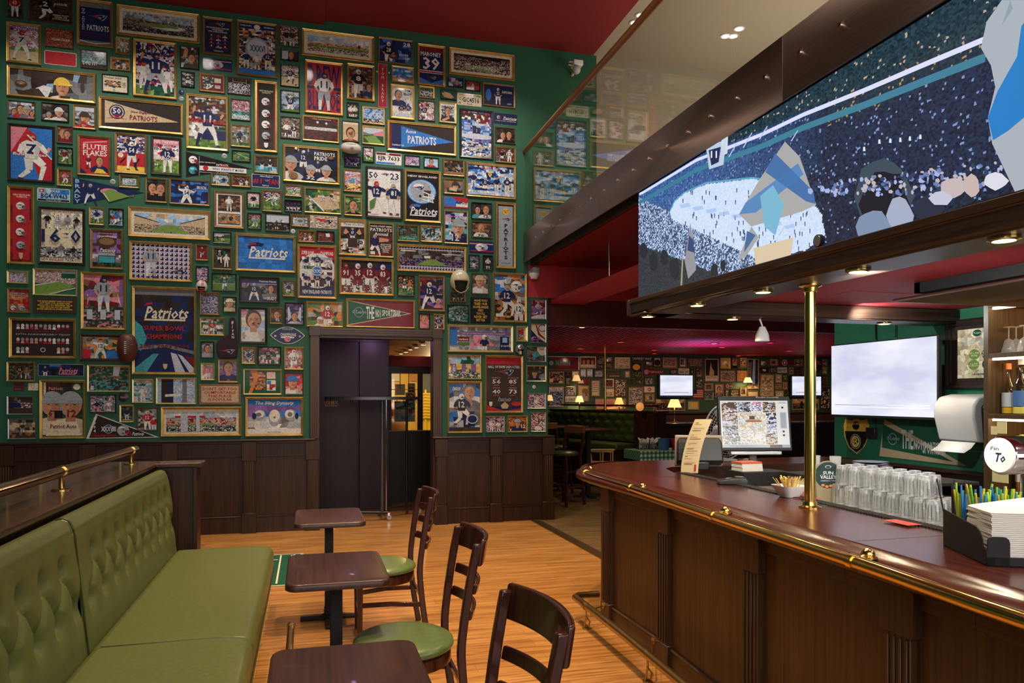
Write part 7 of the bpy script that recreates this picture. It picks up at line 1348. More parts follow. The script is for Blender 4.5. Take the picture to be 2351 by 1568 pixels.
M().lathe([(.001, -.055), (.04, -.05), (.065, 0), (.065, .02), (.001, .03)], (p.x-.01, 9.2, p.z-.02), 20).build('dome', WHITE, t, smooth=40); M().box((p.x-.03, 9.18, p.z+.0), (p.x+.06, 9.3, p.z+.08)).build('housing', mat('grey_box', (.3, .3, .32), .4), t, bevel=.01); M().box((p.x-.02, 9.3, p.z+.01), (p.x+.04, 9.399, p.z+.06)).build('mount', WHITE, t)
# ================================================================== DOORWAY: COAT RACK, LOBBY
t = thing('coat_rack', 'wheeled black coat rack with an oval top rail standing in the doorway', 'coat rack', (.84, 10.0, 0))
ov = [(.84+.62*math.cos(q), 10.05+.3*math.sin(q), 1.59) for q in [2*math.pi*k/40 for k in range(41)]]
M().tube(ov, 0, flat=(.012, .035), cap=False).build('oval_rail', mat('rail_grey', (.12, .13, .15), .35, .7), t)
m = M().prism([(p[0], p[1]) for p in ov[:-1]], 1.607, 1.612); m.build('hat_shelf', mat('shelf_tinted', (.06, .045, .02), .3), t)
for k in range(40):
    x, y, z = ov[k]
    if y < 10.1 or k % 2: M().tube([(x, y, z-.02), (x, y-.02, z-.035), (x, y-.03, z-.055), (x, y-.02, z-.062)], .004, 5).build('hook', BLACK, t, smooth=60)
M().tube([(.94, 9.86, .1), (.94, 9.86, 1.58)], .024, 14).build('post', mat('rack_grey', (.1, .105, .12), .35, .6), t, smooth=60); M().tube([(.995, 9.9, .1), (.995, 9.9, 1.58)], .011, 10).build('pull_rod', CHROME, t, smooth=60); M().tube([(1.31, 10.25, .1), (1.31, 10.25, 1.58)], .018, 12).build('post', BLACK, t, smooth=60)
M().tube([(.3, 9.88, .13), (.94, 9.86, .1), (1.02, 9.85, .1)], .02, 8).tube([(.94, 9.86, .12), (1.1, 10.1, .13), (1.4, 10.28, .12), (1.5, 10.3, .14)], .015, 8).build('base_frame', BLACK, t, smooth=60)
for x, y in ((1.03, 9.84), (.33, 9.88), (1.49, 10.3)):
    c = M().lathe([(.001, -.012), (.03, -.012), (.034, 0), (.03, .012), (.001, .012)], (x, y, .0345), 16, 'y'); c.build('caster', mat('caster_grey', (.4, .38, .36), .5), t, smooth=40); M().box((x-.02, y-.018, .06), (x+.005, y+.018, .1)).build('caster_fork', CHROME, t)
p, q = onY(745, 921, 10.865), onY(776, 933, 10.865); t = thing('door_sign', 'small two-line brass lettered sign on the dark closet in the doorway', 'sign', (p.x, 10.87, q.z))
M().box((p.x-.01, 10.864, q.z-.01), (q.x+.01, 10.8695, p.z+.01)).build('plate', mat('sign_dark', (.02, .012, .012), .4), t); a = Art((p.x, 10.8637, p.z), (q.x-p.x, 0, 0), (0, 0, q.z-p.z), nrm); a.run('T y 0 0 1 .55 NOSKESROC;T t 0 .68 1 1 UNO RESERVED'); a.m.build('lettering', PRINT, t, smooth=0)
# glazed lobby partition
YP = 11.52
t = thing('lobby_partition', 'dark framed glass lobby doors seen through the doorway', 'glazed door', (1.9, YP, 0)); fw_ = mat('partition_wood', (.02, .012, .01), .4)
def vx(px): return onY(px, 900, YP).x
m = M().box((1.15, YP, 0), (2.88, YP+.05, 1.09)).box((1.15, YP, 1.97), (2.88, YP+.05, 2.08)); m.build('panel_and_head', fw_, t)
for a_, b_ in ((893, 899), (959, 971), (1010, 1020)): M().box((vx(a_), YP-.005, 1.09), (vx(b_), YP+.045, 1.97)).build('mullion', fw_, t, bevel=.003)
for px in (919, 939): M().box((vx(px)-.005, YP+.01, 1.73), (vx(px)+.005, YP+.03, 1.97)).build('glazing_bar', fw_, t)
m = M().box((vx(899), YP+.01, 1.72), (vx(959), YP+.03, 1.73)); m.build('glazing_bar', mat('pale_bar', (.4, .3, .15), .4), t); M().box((1.15, YP-.01, 1.085), (2.3, YP-.004, 1.1)).build('sill_edge', mat('pale_bar'), t)
M().box((vx(899), YP+.018, 1.09), (vx(1010), YP+.022, 1.97)).build('glass', pane('lobby_glass', (.95, .95, .9)), t, smooth=0)
struct(M().box((1.14, YP-.01, 2.081), (2.88, YP+.06, 2.24)).build('wall_lobby_bulkhead', REDP))
for x0, y0, x1, y1, c, ops, lb in ((907, 882, 930, 907, 'c', 'R q .1 .05 .9 .12;'+';'.join('R t .1 %.2f .85 %.2f' % (.2+.1*i, .23+.1*i) for i in range(7)), 'pink tinted notice taped inside the lobby glass'),
        (936, 880, 953, 901, 't', 'T d .1 .1 .9 .2 NOTICE;N du 6 .1 .4 .9 .95', 'tan notice with dark figures inside the lobby glass'), (931, 901, 954, 922, 't', 'E m .5 .5 .42 .42;E t .5 .5 .3 .3;Y m .2 .15 .28 .1 .8 .85 .72 .9', 'round prohibition sticker on the lobby glass'),
        (905, 921, 953, 968, 'j', 'N evjG 8 0 0 1 .4;N cl 5 0 .4 1 .9;R r .68 .38 .88 .58;Y e .1 .3 .5 .2 .9 .05 .9 .1 .5 .28 .1 .38', 'pale green poster with a red square behind the lobby glass')):
    p, q = onY(x0, y0, YP+.03), onY(x1, y1, YP+.03); t = thing('notice', lb, 'notice', (p.x, YP+.03, q.z)); M().box((p.x, YP+.0235, q.z), (q.x, YP+.0245, p.z)).build('sheet', PAPER, t)
    a = Art((p.x, YP+.0232, p.z), (q.x-p.x, 0, 0), (0, 0, q.z-p.z), nrm); a.poly([(0, 0), (1, 0), (1, 1), (0, 1)], c, 0, 0); a.run(ops); a.m.build('print', PRINT, t, smooth=0)
struct(M().box((.4, 17.2, 0), (4, 17.3, 2.9)).build('wall_street', mat('yellow_wall', (.72, .42, .06), .6))); area('shop_light', (2.2, 14.5, 2.85), (0, 0, 0), 2.5, 3, 190, (1, .8, .45))
for x0, y0, x1, y1, c, lb in ((899, 850, 918, 875, 'c', 'cream hoarding panel with a dark eye shape'), (942, 850, 957, 875, 'o', 'orange hoarding panel'), (972, 858, 990, 900, 'a', 'grey hoarding panel')):
    p, q = onY(x0, y0, 17.18), onY(x1, y1, 17.18); o = M().box((p.x, 17.17, q.z), (q.x, 17.199, p.z)).build('hoarding_panel', mat('hoard_'+c, PAL[c], .6)); tag(o, lb+' far beyond the lobby glass', 'panel')
t = thing('yellow_scaffold', 'yellow lattice rack far beyond the right lobby pane', 'rack', (2.9, 16.5, 0)); p, q = onY(962, 905, 16.5), onY(992, 960, 16.5); yl = mat('yellow_metal', (.75, .5, .02), .4)
for k in range(9): z = q.z+(p.z-q.z)*k/8; M().box((p.x, 16.48, z), (q.x, 16.5, z+.03)).build('rail', yl, t)
for x in (p.x, (p.x+q.x)/2, q.x): M().box((x-.02, 16.5, 0), (x+.02, 16.53, p.z+.1)).build('upright', yl, t)
M().box((p.x, 16.54, .3), (q.x, 16.6, q.z)).build('panel', yl, t)
# a person beyond the glass: skinned skeleton
def person(x, y, zh, label):
    t = thing('person', label, 'person', (x, y, 0)); s_ = .9
    V = [(0, 0, .55), (0, 0, .75), (0, .01, .98), (0, 0, 1.13), (0, -.01, 1.2), (0, -.02, 1.29), (0, -.03, 1.38), (-.17, 0, 1.08), (-.23, .02, .82), (-.2, -.14, .64), (.17, 0, 1.08), (.23, .02, .82), (.2, -.14, .64), (-.1, -.05, .5), (-.12, -.4, .5), (-.12, -.42, .06), (.1, -.05, .5), (.12, -.4, .5), (.12, -.42, .06)]
    E_ = [(0, 1), (1, 2), (2, 3), (3, 4), (4, 5), (5, 6), (3, 7), (7, 8), (8, 9), (3, 10), (10, 11), (11, 12), (0, 13), (13, 14), (14, 15), (0, 16), (16, 17), (17, 18)]
    rad = [.14, .13, .15, .1, .055, .085, .075, .065, .045, .035, .065, .045, .035, .085, .065, .045, .085, .065, .045]; dz = zh-1.34
    me = bpy.data.meshes.new('body'); me.from_pydata([Vector(v)+Vector((0, 0, dz if i < 13 else 0)) for i, v in enumerate(V)], E_, []); o = bpy.data.objects.new('body', me); C.objects.link(o); o.parent = t
    me.materials.append(mat('skin', (.55, .2, .08), .5)); md = o.modifiers.new('k', 'SKIN')
    for i, r_ in enumerate(rad): me.skin_vertices[0].data[i].radius = (r_, r_*.9)
    me.skin_vertices[0].data[0].use_root = True; u = o.modifiers.new('u', 'SUBSURF'); u.levels = u.render_levels = 2
    M().loft([[(x+a*w, y+b*w*.7, z+dz) for a, b in rrect(1, 1, .7)] for z, w in ((.5, .2), (.8, .19), (1.02, .23), (1.12, .19), (1.17, .08))]).build('shirt', mat('ochre_shirt', (.3, .16, .06), .7), t, smooth=60)
    M().box((x-.25, y-.3, 0), (x+.25, y+.25, .42)).build('seat_block', MATB, t)
p = onY(902, 937, 13.6); person(p.x, 13.6, p.z, 'bald person in an ochre top seated beyond the lobby glass')
for k, (x, y) in enumerate(((903, 818.5), (921, 811), (942.5, 801.7), (971, 790.5), (932, 807), (956, 796.8))):
    d = ray(x, y); kk = .45/4.88; T_ = (2.55-.012+kk*9.62-EYE)/(d[2]+kk*d[1])
    downlight((d[0]*T_, d[1]*T_, EYE+d[2]*T_), .045, 'small round lobby ceiling light, '+('first and lowest of the row', 'second from the lowest of the row', 'fourth from the lowest of the row', 'highest of the row', 'third from the lowest of the row', 'second from the highest of the row')[k], 'lobby ceiling lights', rim=WHITE)
# ================================================================== FAR ROOM
s0 = 6.031
FO = {'A': (1250, 780), 'B': (1570, 780)}
FAR = '''
A 20 225 485 420 s|dark green pennant with white lettering on red in a long frame|R m 0 0 1 1;Y e 0 .05 0 .95 .9 .5;T s .28 .28 .75 .7 THE SPORTSBAR;E s .15 .5 .2 .2
A 495 228 718 395 c|white-bordered photo of three bartenders|N dmd 8;P .2 1 .8 d w;P .5 1 .85 d c;P .8 1 .8 d w
A 725 230 840 405 d|narrow photo partly hidden by the thin brass column|N adk 8;F .5 1 .8 aka
A 850 232 952 318 d|tiny grey photo right of the thin brass column, top row|N adj 9
A 850 325 958 408 d|tiny photo under the tiny grey top-row photo|N uda 8
A 972 240 1188 398 c|pale comic strip print in the top row|R c 0 0 1 1;N caccdc 26 .05 .05 .95 .95
A 1208 305 1358 525 d|tall poster with a yellow glow over dark green|N kek 8;E y .45 .3 .3 .22;N kdG 12 0 .7 1 1
A 1400 295 1505 370 d|tiny grey street photo under the street name sign|N adj 10
A 1515 238 1618 380 d|dark photo of a cap shape on cream|R c 0 0 1 1;E k .5 .55 .42 .38;R k .1 .55 .9 .95
A 1635 240 1840 398 t|tan framed photo of a crowd at a parade|R t 0 0 1 1;N duts 22 .08 .1 .92 .8
A 1870 250 1965 382 t|tiny print of a tall monument|R c 0 0 1 1;R n .1 .05 .9 .8;R o .45 .2 .55 .75
A 1742 405 1835 480 d|tiny faded photo near the pennant tip|N uta 7
A 2020 390 2085 485 d|tiny print of a white bird on dark|R k 0 0 1 1;Y w .3 .7 .5 .2 .6 .6 .4 .9
A 60 440 272 610 t|sepia photo of men round a table at the opening|N tudk 10;P .3 1 .6 d k;P .6 1 .6 d k;P .85 1 .5 d w;R w 0 .6 .25 .95
A 285 440 375 520 k|tiny black print with a round red mark|R k 0 0 1 1;E m .5 .5 .25 .25
A 380 432 482 535 t|tiny pale print above a table lamp shade|N tjc 6
A 495 405 570 518 j|small pale blue certificate, one of two side by side|R l 0 0 1 1;E j .5 .5 .3 .35
A 585 405 665 520 j|small pale blue certificate beside the thin brass column|R l 0 0 1 1;E w .5 .5 .3 .35
A 685 415 820 528 d|small grey-blue photo behind the thin brass column|N jaal 9
A 1115 430 1183 525 t|tiny cream notice left of the tall yellow glow poster|R c 0 0 1 1;N ct 8 .1 .3 .9 .9
A 295 528 368 628 d|tiny photo left of a table lamp shade|N uda 8
A 455 535 625 620 d|red print with a white winged figure|R m 0 0 1 1;Y w 0 .6 .3 .3 .5 .5 .6 1 0 1;E w .45 .3 .15 .2
A 465 630 618 855 t|beige print of a domed building|R t 0 0 1 1;E u .7 .35 .25 .2;R u .45 .35 .95 .7;Y s .3 .9 .6 .4 .9 .9
A 650 560 770 785 t|cream chart of small portraits beside the thin brass column|R c 0 0 1 1;M 4 5 .05 .02 .95 .75 udkm
A 820 540 962 662 w|white-bordered dark photo with a red figure|N mdk 9;F .5 .9 .7 mdm
A 825 675 965 790 w|white-bordered pale cartoon print|R c 0 0 1 1;N cuta 12 .1 .4 .9 .95
A 975 545 1135 790 d|tall dark collage of baseball figures|N kdsat 12
A 1155 550 1245 622 d|tiny dark photo above the comic crowd poster|N kde 8
A 1262 540 1365 622 d|tiny photo of a pale horse shape|N keu 8;E t .6 .5 .2 .25
A 1385 520 1515 630 d|small photo of a figure over a skyline|N ajsd 10;R d .4 .3 .6 .8
A 1165 655 1368 930 t|tall crowded comic poster in bright colours|R t 0 0 1 1;N cnmtwgb 20 .04 .04 .96 .96
A 1390 740 1525 860 t|tan framed photo of two dark figures|N tut 8;R k .5 .25 .65 .9;R k .72 .3 .85 .9
A 1390 880 1525 945 d|low reddish photo just above the parapet|N muo 10
A 60 650 268 925 w|tall poster headed BOSTON over a blue crowd|R w 0 0 1 .2;T k .02 .02 .98 .18 This is/BOSTON;N nbdjk 22 0 .22 1 1
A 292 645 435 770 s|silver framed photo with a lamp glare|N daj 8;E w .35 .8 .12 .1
A 700 810 1130 960 t|wide cream framed print with a rose panel, behind the plants|R t 0 0 1 1;R q .05 .15 .6 .9;R c .62 .15 .95 .9
A 1540 812 1950 985 t|wide sepia photo of a bridge below the left television|N tut 10 0 0 1 .4;N dukd 18 0 .35 1 1;R d .0 .33 1 .37;T c .75 .8 .97 .9 Chicago 1927
B 55 845 215 970 t|cream cover with a drum shape right of the bridge photo|R t 0 0 1 1;R y .3 .1 .95 .8;R c .05 .05 .25 .95;T k .08 .1 .22 .9 G/E/N/E
B 295 260 485 578 c|tall poster of a floodlit church over large faint lettering|R k 0 0 1 .77;R c 0 .77 1 1;Y t .3 .75 .35 .4 .45 .12 .52 .4 .7 .55 .7 .75;T u .1 .8 .9 .92 BOSTON
B 505 250 645 405 y|yellow print with a dark bottle shape|R y 0 0 1 1;Y u .2 .25 .35 .2 .9 .75 .75 .85
B 665 250 755 405 d|narrow orange and white print in the top row|N uod 7 0 0 1 .6;R w .1 .62 .9 .7;N ks 6 0 .72 1 1
B 778 250 870 380 t|small photo of a ballplayer in the top row|N tuk 8;F .5 1 .8 ttk
B 885 260 1042 685 t|very tall blue and gold travel poster behind a lit wall lamp|N nnk 8 0 0 1 .85;Y u .2 .1 .35 .1 .3 .7 .15 .7;Y l .5 .0 .75 0 .7 .85 .4 .85;T t .05 .1 .15 .6 S/P/O/R/T/S;N wut 12 0 .88 1 1
B 1060 262 1175 375 d|small dark rocky photo in the top row|N kda 8;E j .45 .4 .15 .12
B 1192 262 1302 360 t|tan framed small square photo|R t 0 0 1 1;N duk 8 .15 .15 .85 .85
B 1530 262 1650 365 t|small photo left of the large route shield|N tuea 8
B 1920 265 1985 365 t|tiny blue print right of the large route shield|N lnt 7
B 1920 375 1985 480 t|tiny print of a tower below the tiny blue print|N cat 7
B 168 390 270 525 d|small painting of a figure in a red robe|N dau 7;F .5 1 .9 mmm
B 168 535 272 672 d|small print of a hilly landscape|N kest 8
B 285 598 410 710 t|small photo of a red vintage car|R t 0 0 1 1;N mda 9 .1 .1 .9 .9
B 285 725 410 835 s|small grey team photo over the monitor corner|N kds 12;R g 0 .8 1 1
B 432 610 555 800 t|photo of a young player in a striped dark jersey|R t 0 0 1 1;P .5 1 .9 k k;R t .1 .75 .9 .8;R t .1 .87 .9 .92
B 575 688 635 785 d|tiny tan print below the small red pennant|N tud 7
B 645 680 770 790 d|small green crowd photo over the monitor|N ekut 12
B 780 660 875 785 t|small print of a spire in white border|R c 0 0 1 1;N kdu 8 .1 .05 .9 .85
B 888 705 1030 788 t|cream sign reading BOSTON in orange|R c 0 0 1 1;T o .1 .4 .9 .8 BOSTON;T o .25 .1 .75 .3 city of
B 505 425 712 585 t|tan print of hundreds of tiny figures|R t 0 0 1 1;N kmtcd 30 .04 .06 .96 .94
B 735 425 880 585 t|orange print with pale lettering beside the lit wall lamp|R t 0 0 1 1;R o .1 .08 .9 .92;T y .2 .2 .8 .7 THE/BEST/IN/TOWN
B 1065 478 1248 790 t|tall tan map print reading NANTUCKET ISLAND|R t 0 0 1 1;N tucgt 14 .08 .1 .92 .7;T m .05 .75 .95 .83 NANTUCKET;T m .2 .86 .8 .95 ISLAND
B 1198 380 1285 455 d|tiny brown photo beside the black flag print|N udt 7
B 1060 385 1188 460 k|black flag print with a white shape|R k 0 0 1 1;Y w .25 .2 .7 .3 .6 .75 .3 .7
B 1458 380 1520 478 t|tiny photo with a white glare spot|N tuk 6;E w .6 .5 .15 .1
B 1530 380 1650 480 d|dark reddish photo left of the large route shield|N dmk 8
B 1270 475 1360 600 t|small sepia sailing photo|R t 0 0 1 1;N tcut 7 .1 .1 .9 .9
B 1370 475 1435 570 d|tiny framed print over the small red photo|N dte 7
B 1270 610 1355 685 t|tiny photo of a dark ship|N utdk 8
B 1372 585 1435 688 t|tiny rose coloured photo|N tqm 6
B 1270 700 1385 802 t|small cream cartoon of scribbled shapes|R c 0 0 1 1;N catc 16 .05 .05 .95 .95
B 1395 705 1455 795 d|tiny dim photo left of the right television's edge|N duk 6
B 1505 810 1870 970 t|wide reddish cityscape photo beneath the right television|N uot 10 0 0 1 .5;N kdud 16 0 .45 1 1;R k .3 .2 .4 1;R k .75 .3 .82 1
B 1890 655 2040 975 d|dark print of many pale caps beside the large television|R z 0 0 1 1;N ztzzcz 16 .05 .05 .95 .95
B 1920 495 1985 625 d|tiny plain brown print right of the right television|N dmu 6
'''
FR['t'] = (.02, .02, mat('tan_frame', (.3, .19, .09), .45)); FR['c'] = (.02, .02, mat('cream_frame', (.45, .4, .32), .45)); FR['w'] = FR['c']; FR['d'] = (.02, .02, mat('brown_frame', (.06, .04, .02), .45)); FR['j'] = FR['s']
def fpt(z, x, y, yy=YF-.02): a = FO[z]; return onY(a[0]+x/s0, a[1]+y/s0, yy)
for ln in FAR.strip().split('\n'):
    h_, label, ops = ln.split('|'); z, x0, y0, x1, y1, fr = h_.split(' '); p, q = fpt(z, float(x0), float(y0)), fpt(z, float(x1), float(y1))
    framed((p.x, YF, p.z), (1, 0, 0), (0, 0, -1), nrm, q.x-p.x, p.z-q.z, fr, label, ops, int(float(x0)), 'framed prints on the far wall', scale=1.2)
def farplate(z, x0, y0, x1, y1, label, ops, name='licence_plate', cat='licence plate', col='c'):
    p, q = fpt(z, x0, y0), fpt(z, x1, y1); t = thing(name, label, cat, ((p.x+q.x)/2, YF, q.z)); M().box((p.x, YF-.012, q.z), (q.x, YF-.001, p.z)).build('plate', mat('plate_'+col, PAL[col], .5), t, bevel=.008)
    a = Art((p.x, YF-.0125, p.z), (q.x-p.x, 0, 0), (0, 0, q.z-p.z), nrm); a.run(ops); a.m.build('lettering', PRINT, t, smooth=0)
farplate('A', 1858, 395, 2008, 480, 'pale licence plate ending 293 above the left television', 'T n .1 .35 .9 .85 BAV 293;T r .3 .1 .7 .25 ALASKA')
farplate('A', 290, 782, 440, 862, 'white licence plate with number 115807 behind the parapet lamp', 'T k .08 .25 .92 .85 115807', col='w')
farplate('B', 1300, 380, 1432, 458, 'pale licence plate ending 057 right of centre', 'T n .08 .3 .92 .85 NAV 057', col='j')
farplate('A', 1200, 235, 1500, 290, 'dark street sign reading YAWKEY WAY', 'T w .05 .15 .95 .85 YAWKEY WAY', 'wall_sign', 'sign', 'k')
farplate('A', 1382, 648, 1530, 730, 'cream plate with a red scroll emblem', 'E r .5 .5 .35 .3;E c .5 .5 .28 .15;T r .3 .38 .7 .62 COORS', 'wall_sign', 'sign', 'c')
farplate('B', 50, 250, 270, 375, 'dark board about the wrong place in pale capitals', 'T t .06 .1 .94 .9 IF YOU THINK YOU/CAN UNDERSTAND/YOU\'RE IN THE/WRONG PLACE', 'wall_sign', 'sign', 'd')
farplate('A', 865, 440, 1075, 515, 'dark arched wall sign with faint red script', 'E m .5 .6 .3 .25;T t .2 .75 .8 .95 BOSTON', 'wall_sign', 'sign', 'z')
farplate('B', 115, 685, 268, 805, 'stars and stripes flag print beside the left television', ';'.join('R %s 0 %.3f 1 %.3f' % ('r' if i % 2 == 0 else 't', i/9, (i+1)/9) for i in range(9))+';R n 0 0 .45 .5', 'flag_print', 'flag', 'r')
def farpen(z, pts, label, ops, col, name='pennant', cat='pennant'):
    P = [fpt(z, *q) for q in pts]; t = thing(name, label, cat, (P[0].x, YF, min(p.z for p in P))); x0, x1, z1, z0 = min(p.x for p in P), max(p.x for p in P), max(p.z for p in P), min(p.z for p in P)
    m = M().prism([(p.x, p.z) for p in P], YF-.008, YF-.0005, 'y'); m.c = [PAL[col]]*len(m.f); m.build('felt', FELT, t, smooth=0); a = Art((x0, YF-.0085, z1), (x1-x0, 0, 0), (0, 0, z0-z1), nrm); a.run(ops); a.m.build('lettering', FELT, t, smooth=0)
farpen('A', ((1375, 375), (1375, 515), (1715, 445)), 'red pennant lettered TERRIERS in the far room', 'E s .12 .5 .25 .25;T t .22 .4 .8 .6 TERRIERS', 'm'); farpen('B', ((570, 600), (570, 680), (720, 640)), 'small red pennant with a round emblem above the monitor', 'E w .25 .5 .28 .28;E m .25 .5 .2 .2;T w .45 .42 .75 .58 Boston', 'm')
farpen('B', ((1325, 255), (1325, 375), (1620, 330)), 'red pennant with a large round white seal at the right of the far wall', 'E w .25 .5 .35 .35;E m .25 .5 .28 .28;E w .25 .5 .15 .15', 'm')
farpen('B', ((1665, 275), (1660, 330), (1680, 420), (1730, 470), (1790, 492), (1850, 470), (1900, 420), (1918, 330), (1908, 275)), 'large dark route shield numbered 95 partly behind the brass pole', 'R m .05 .05 .95 .28;T t .15 .08 .85 .25 INTERSTATE;T t .25 .38 .75 .8 95;R t .03 .29 .97 .31', 'z', 'shield_sign', 'sign')
for (x0, y0, x1, y1, z, lb) in ((1603, 492, 2050, 772, 'A', 'left television on the far wall with a bright white picture'), (1500, 508, 1898, 768, 'B', 'right television on the far wall, partly behind the brass pole')):
    p, q = fpt(z, x0, y0, YF-.12), fpt(z, x1, y1, YF-.12); t = thing('television', lb, 'television', ((p.x+q.x)/2, YF-.1, q.z), group='far room televisions')
    M().box((p.x-.03, YF-.12, q.z-.05), (q.x+.03, YF-.06, p.z+.03)).build('casing', mat('casing_blue', (.015, .03, .07), .3), t, bevel=.006); M().box((p.x, YF-.124, q.z), (q.x, YF-.1205, p.z)).build('screen', tvm, t, smooth=0); M().box((p.x+.1, YF-.126, q.z+.06), (q.x-.1, YF-.1245, q.z+.075)).build('score_bar', d_, t); M().box(((p.x+q.x)/2-.1, YF-.06, q.z+.2), ((p.x+q.x)/2+.1, YF-.001, q.z+.5)).build('bracket', BLACK, t)
# booths and parapet
t = thing('far_booth', 'long dark green tufted booth with a wooden parapet in the far room', 'booth', (5.1, 12.8, 0)); P1, P2 = Vector((4.85, 14.6, 0)), Vector((5.77, 11.6, 0)); u_ = (P2-P1).normalized(); nn_ = Vector((u_.y, -u_.x, 0)); L_ = (P2-P1).length
def bo(a0, a1, o0, o1, z0, z1, m): 
    m.loft([[P1+u_*a+nn_*b+Vector((0, 0, z0)) for a, b in ((a0, o0), (a1, o0), (a1, o1), (a0, o1))][::-1], [P1+u_*a+nn_*b+Vector((0, 0, z1)) for a, b in ((a0, o0), (a1, o0), (a1, o1), (a0, o1))][::-1]]); return m
bo(0, L_, -.16, 0, 0, 1.33, M()).build('partition', dk('y'), t); bo(-.02, L_+.02, -.2, .05, 1.331, 1.37, M()).build('ledge', dk('y'), t, bevel=.004); bo(L_-.5, L_, .001, .12, 0, 1.33, M()).build('end_panel', dk('z'), t)
vs = []; fs = []; nx_, nz_ = 150, 24; DG = noisy('booth_leather', (.035, .05, .014), (.05, .07, .02), (30, 30, 30), .35, 1, 3, .1)
for i in range(nx_+1):
    for j in range(nz_+1):
        a = .02+(L_-.56)*i/nx_; z = .82+.5*j/nz_; d = .07+.03*abs(math.sin(a*11+math.pi/2*(int((z-.82)/.125) % 2)))*abs(math.sin((z-.82)*math.pi/.125)); vs.append(P1+u_*a+nn_*d+Vector((0, 0, z)))
for i in range(nx_):
    for j in range(nz_): a = i*(nz_+1)+j; fs.append([a, a+1, a+nz_+2, a+nz_+1])
M().add(vs, fs).build('tufted_back', DG, t, smooth=180); bo(.02, L_-.54, .0, .06, .82, 1.32, M()).build('back_board', DG, t); bo(.02, L_-.54, .06, .5, .68, .80, M()).build('seat', DG, t, bevel=.03); bo(.02, L_-.54, .08, .46, 0, .679, M()).build('base', dk('y'), t)
t = thing('parapet_rail', 'thin dark brass rail above the far booth ledge', 'rail', (5.2, 12.5, 1.37))
M().tube([P1+nn_*-.1+u_*.2+Vector((0, 0, 1.455)), P2+nn_*-.1-u_*.1+Vector((0, 0, 1.455))], .018, 10).build('tube', mat('dark_brass'), t, smooth=60)
for a in (.4, 1.3, 2.1, 2.9): b = P1+nn_*-.1+u_*a; M().tube([b+Vector((0, 0, 1.3705)), b+Vector((0, 0, 1.45))], .01, 8).build('post', BRASS, t, smooth=60)
b = P1+u_*((14.6-12.95)/(-u_.y))+nn_*.02; t = thing('thin_column', 'slim brass column rising from the far booth to the slatted ceiling', 'column', (b.x, b.y, 1.37)); M().tube([b+Vector((0, 0, 1.3705)), b+Vector((0, 0, 2.584))], .022, 14).build('shaft', BRASS, t, smooth=60); M().lathe([(.05, 0), (.05, .01), (.03, .02), (.02, .03)], b+Vector((0, 0, 1.3705)), 16).build('collar', BRASS, t, smooth=40)
SHADE = mat('lamp_shade', (.8, .6, .35), .8, emis=(1, .6, .22), es=1.6)
def lamp(x0, x1, y0, y1, yy, zb_, label, power, em=SHADE):
    c = onY((x0+x1)/2, (y0+y1)/2, yy); w = (onY(x1, 900, yy).x-onY(x0, 900, yy).x)/2; z1, z0 = onY(1400, y0, yy).z, onY(1400, y1, yy).z; t = thing('table_lamp', label, 'lamp', (c.x, yy, zb_), group='lit shaded lamps in the far room')
    M().lathe([(w, z0), (w*.55, z1), (w*.53, z1), (w*.98, z0)], (c.x, yy, 0), 24, cap=False).build('shade', em, t, smooth=60); M().lathe([(.07, zb_+.001), (.07, zb_+.012), (.02, zb_+.03), (.012, z0*.6+zb_*.4), (.022, z0*.7+zb_*.3), (.01, z0*.8+zb_*.2), (.01, z0+.05)], (c.x, yy, 0), 16).build('stem', BRASS, t, smooth=60)
    pt('lamp_light', (c.x, yy, (z0+z1)/2-.02), power, (1, .62, .28), .04)
# high dark counters behind
t = thing('far_counter', 'high dark service counter in the far room behind the monitor', 'counter', (8, 12.3, 0)); M().box((5.98, 12.0, 0), (10.4, 12.6, 1.11)).build('body', dk('z'), t); M().box((5.9, 11.94, 1.111), (10.45, 12.66, 1.145)).build('top', mat('counter_gloss', (.04, .04, .08), .12), t, bevel=.005)
lamp(1534, 1563, 917, 936, 12.2, 1.1455, 'lit cream lamp on a brass stem standing on the far counter', 14)
t = thing('side_shelf', 'low dark shelf against the far wall carrying lamps', 'shelf', (6, 15.2, 0)); M().box((4.6, 15.1, 1.24), (13.4, 15.47, 1.27)).build('board', dk('x'), t); M().box((4.6, 15.15, 0), (13.4, 15.47, 1.239)).build('front', dk('z'), t)
lamp(1321, 1340, 909, 923, 15.25, 1.271, 'lit lamp on the far shelf near the green corner', 16); lamp(1412, 1431, 913, 928, 15.25, 1.271, 'lit amber lamp on the far shelf right of the thin column', 13, mat('amber_shade', (.8, .5, .2), .8, emis=(1, .45, .1), es=1.4))
for x0, x1, y0, y1, lb, e in ((1314, 1333, 862, 875, 'dim cream wall lamp among the far prints', .7), (1708, 1726, 864, 876, 'lit cream wall lamp among the far prints above the monitor', 1.8), (1255, 1270, 907, 920, 'dim lamp shade at the edge of the green wall', .7)):
    yy_ = 15.3; c = onY((x0+x1)/2, (y0+y1)/2, yy_); w = (onY(x1, 900, yy_).x-onY(x0, 900, yy_).x)/2; z1, z0 = onY(1400, y0, yy_).z, onY(1400, y1, yy_).z; t = thing('wall_lamp', lb, 'lamp', (c.x, YF, z0-.2), group='wall lamps in the far room')
    M().lathe([(w, z0), (w*.55, z1), (w*.53, z1), (w*.98, z0)], (c.x, yy_, 0), 20, cap=False).build('shade', mat('shade%.1f' % e, (.8, .6, .35), .8, emis=(1, .62, .25), es=e), t, smooth=60); M().tube([(c.x, yy_, z1-.02), (c.x, yy_, z0-.06), (c.x, YF-.06, z0-.1), (c.x, YF-.03, z0-.1)], .012, 8).build('arm', BRASS, t, smooth=60)
    if e > 1: pt('lamp_light', (c.x, yy_, z0+.02), 12, (1, .62, .28), .04)
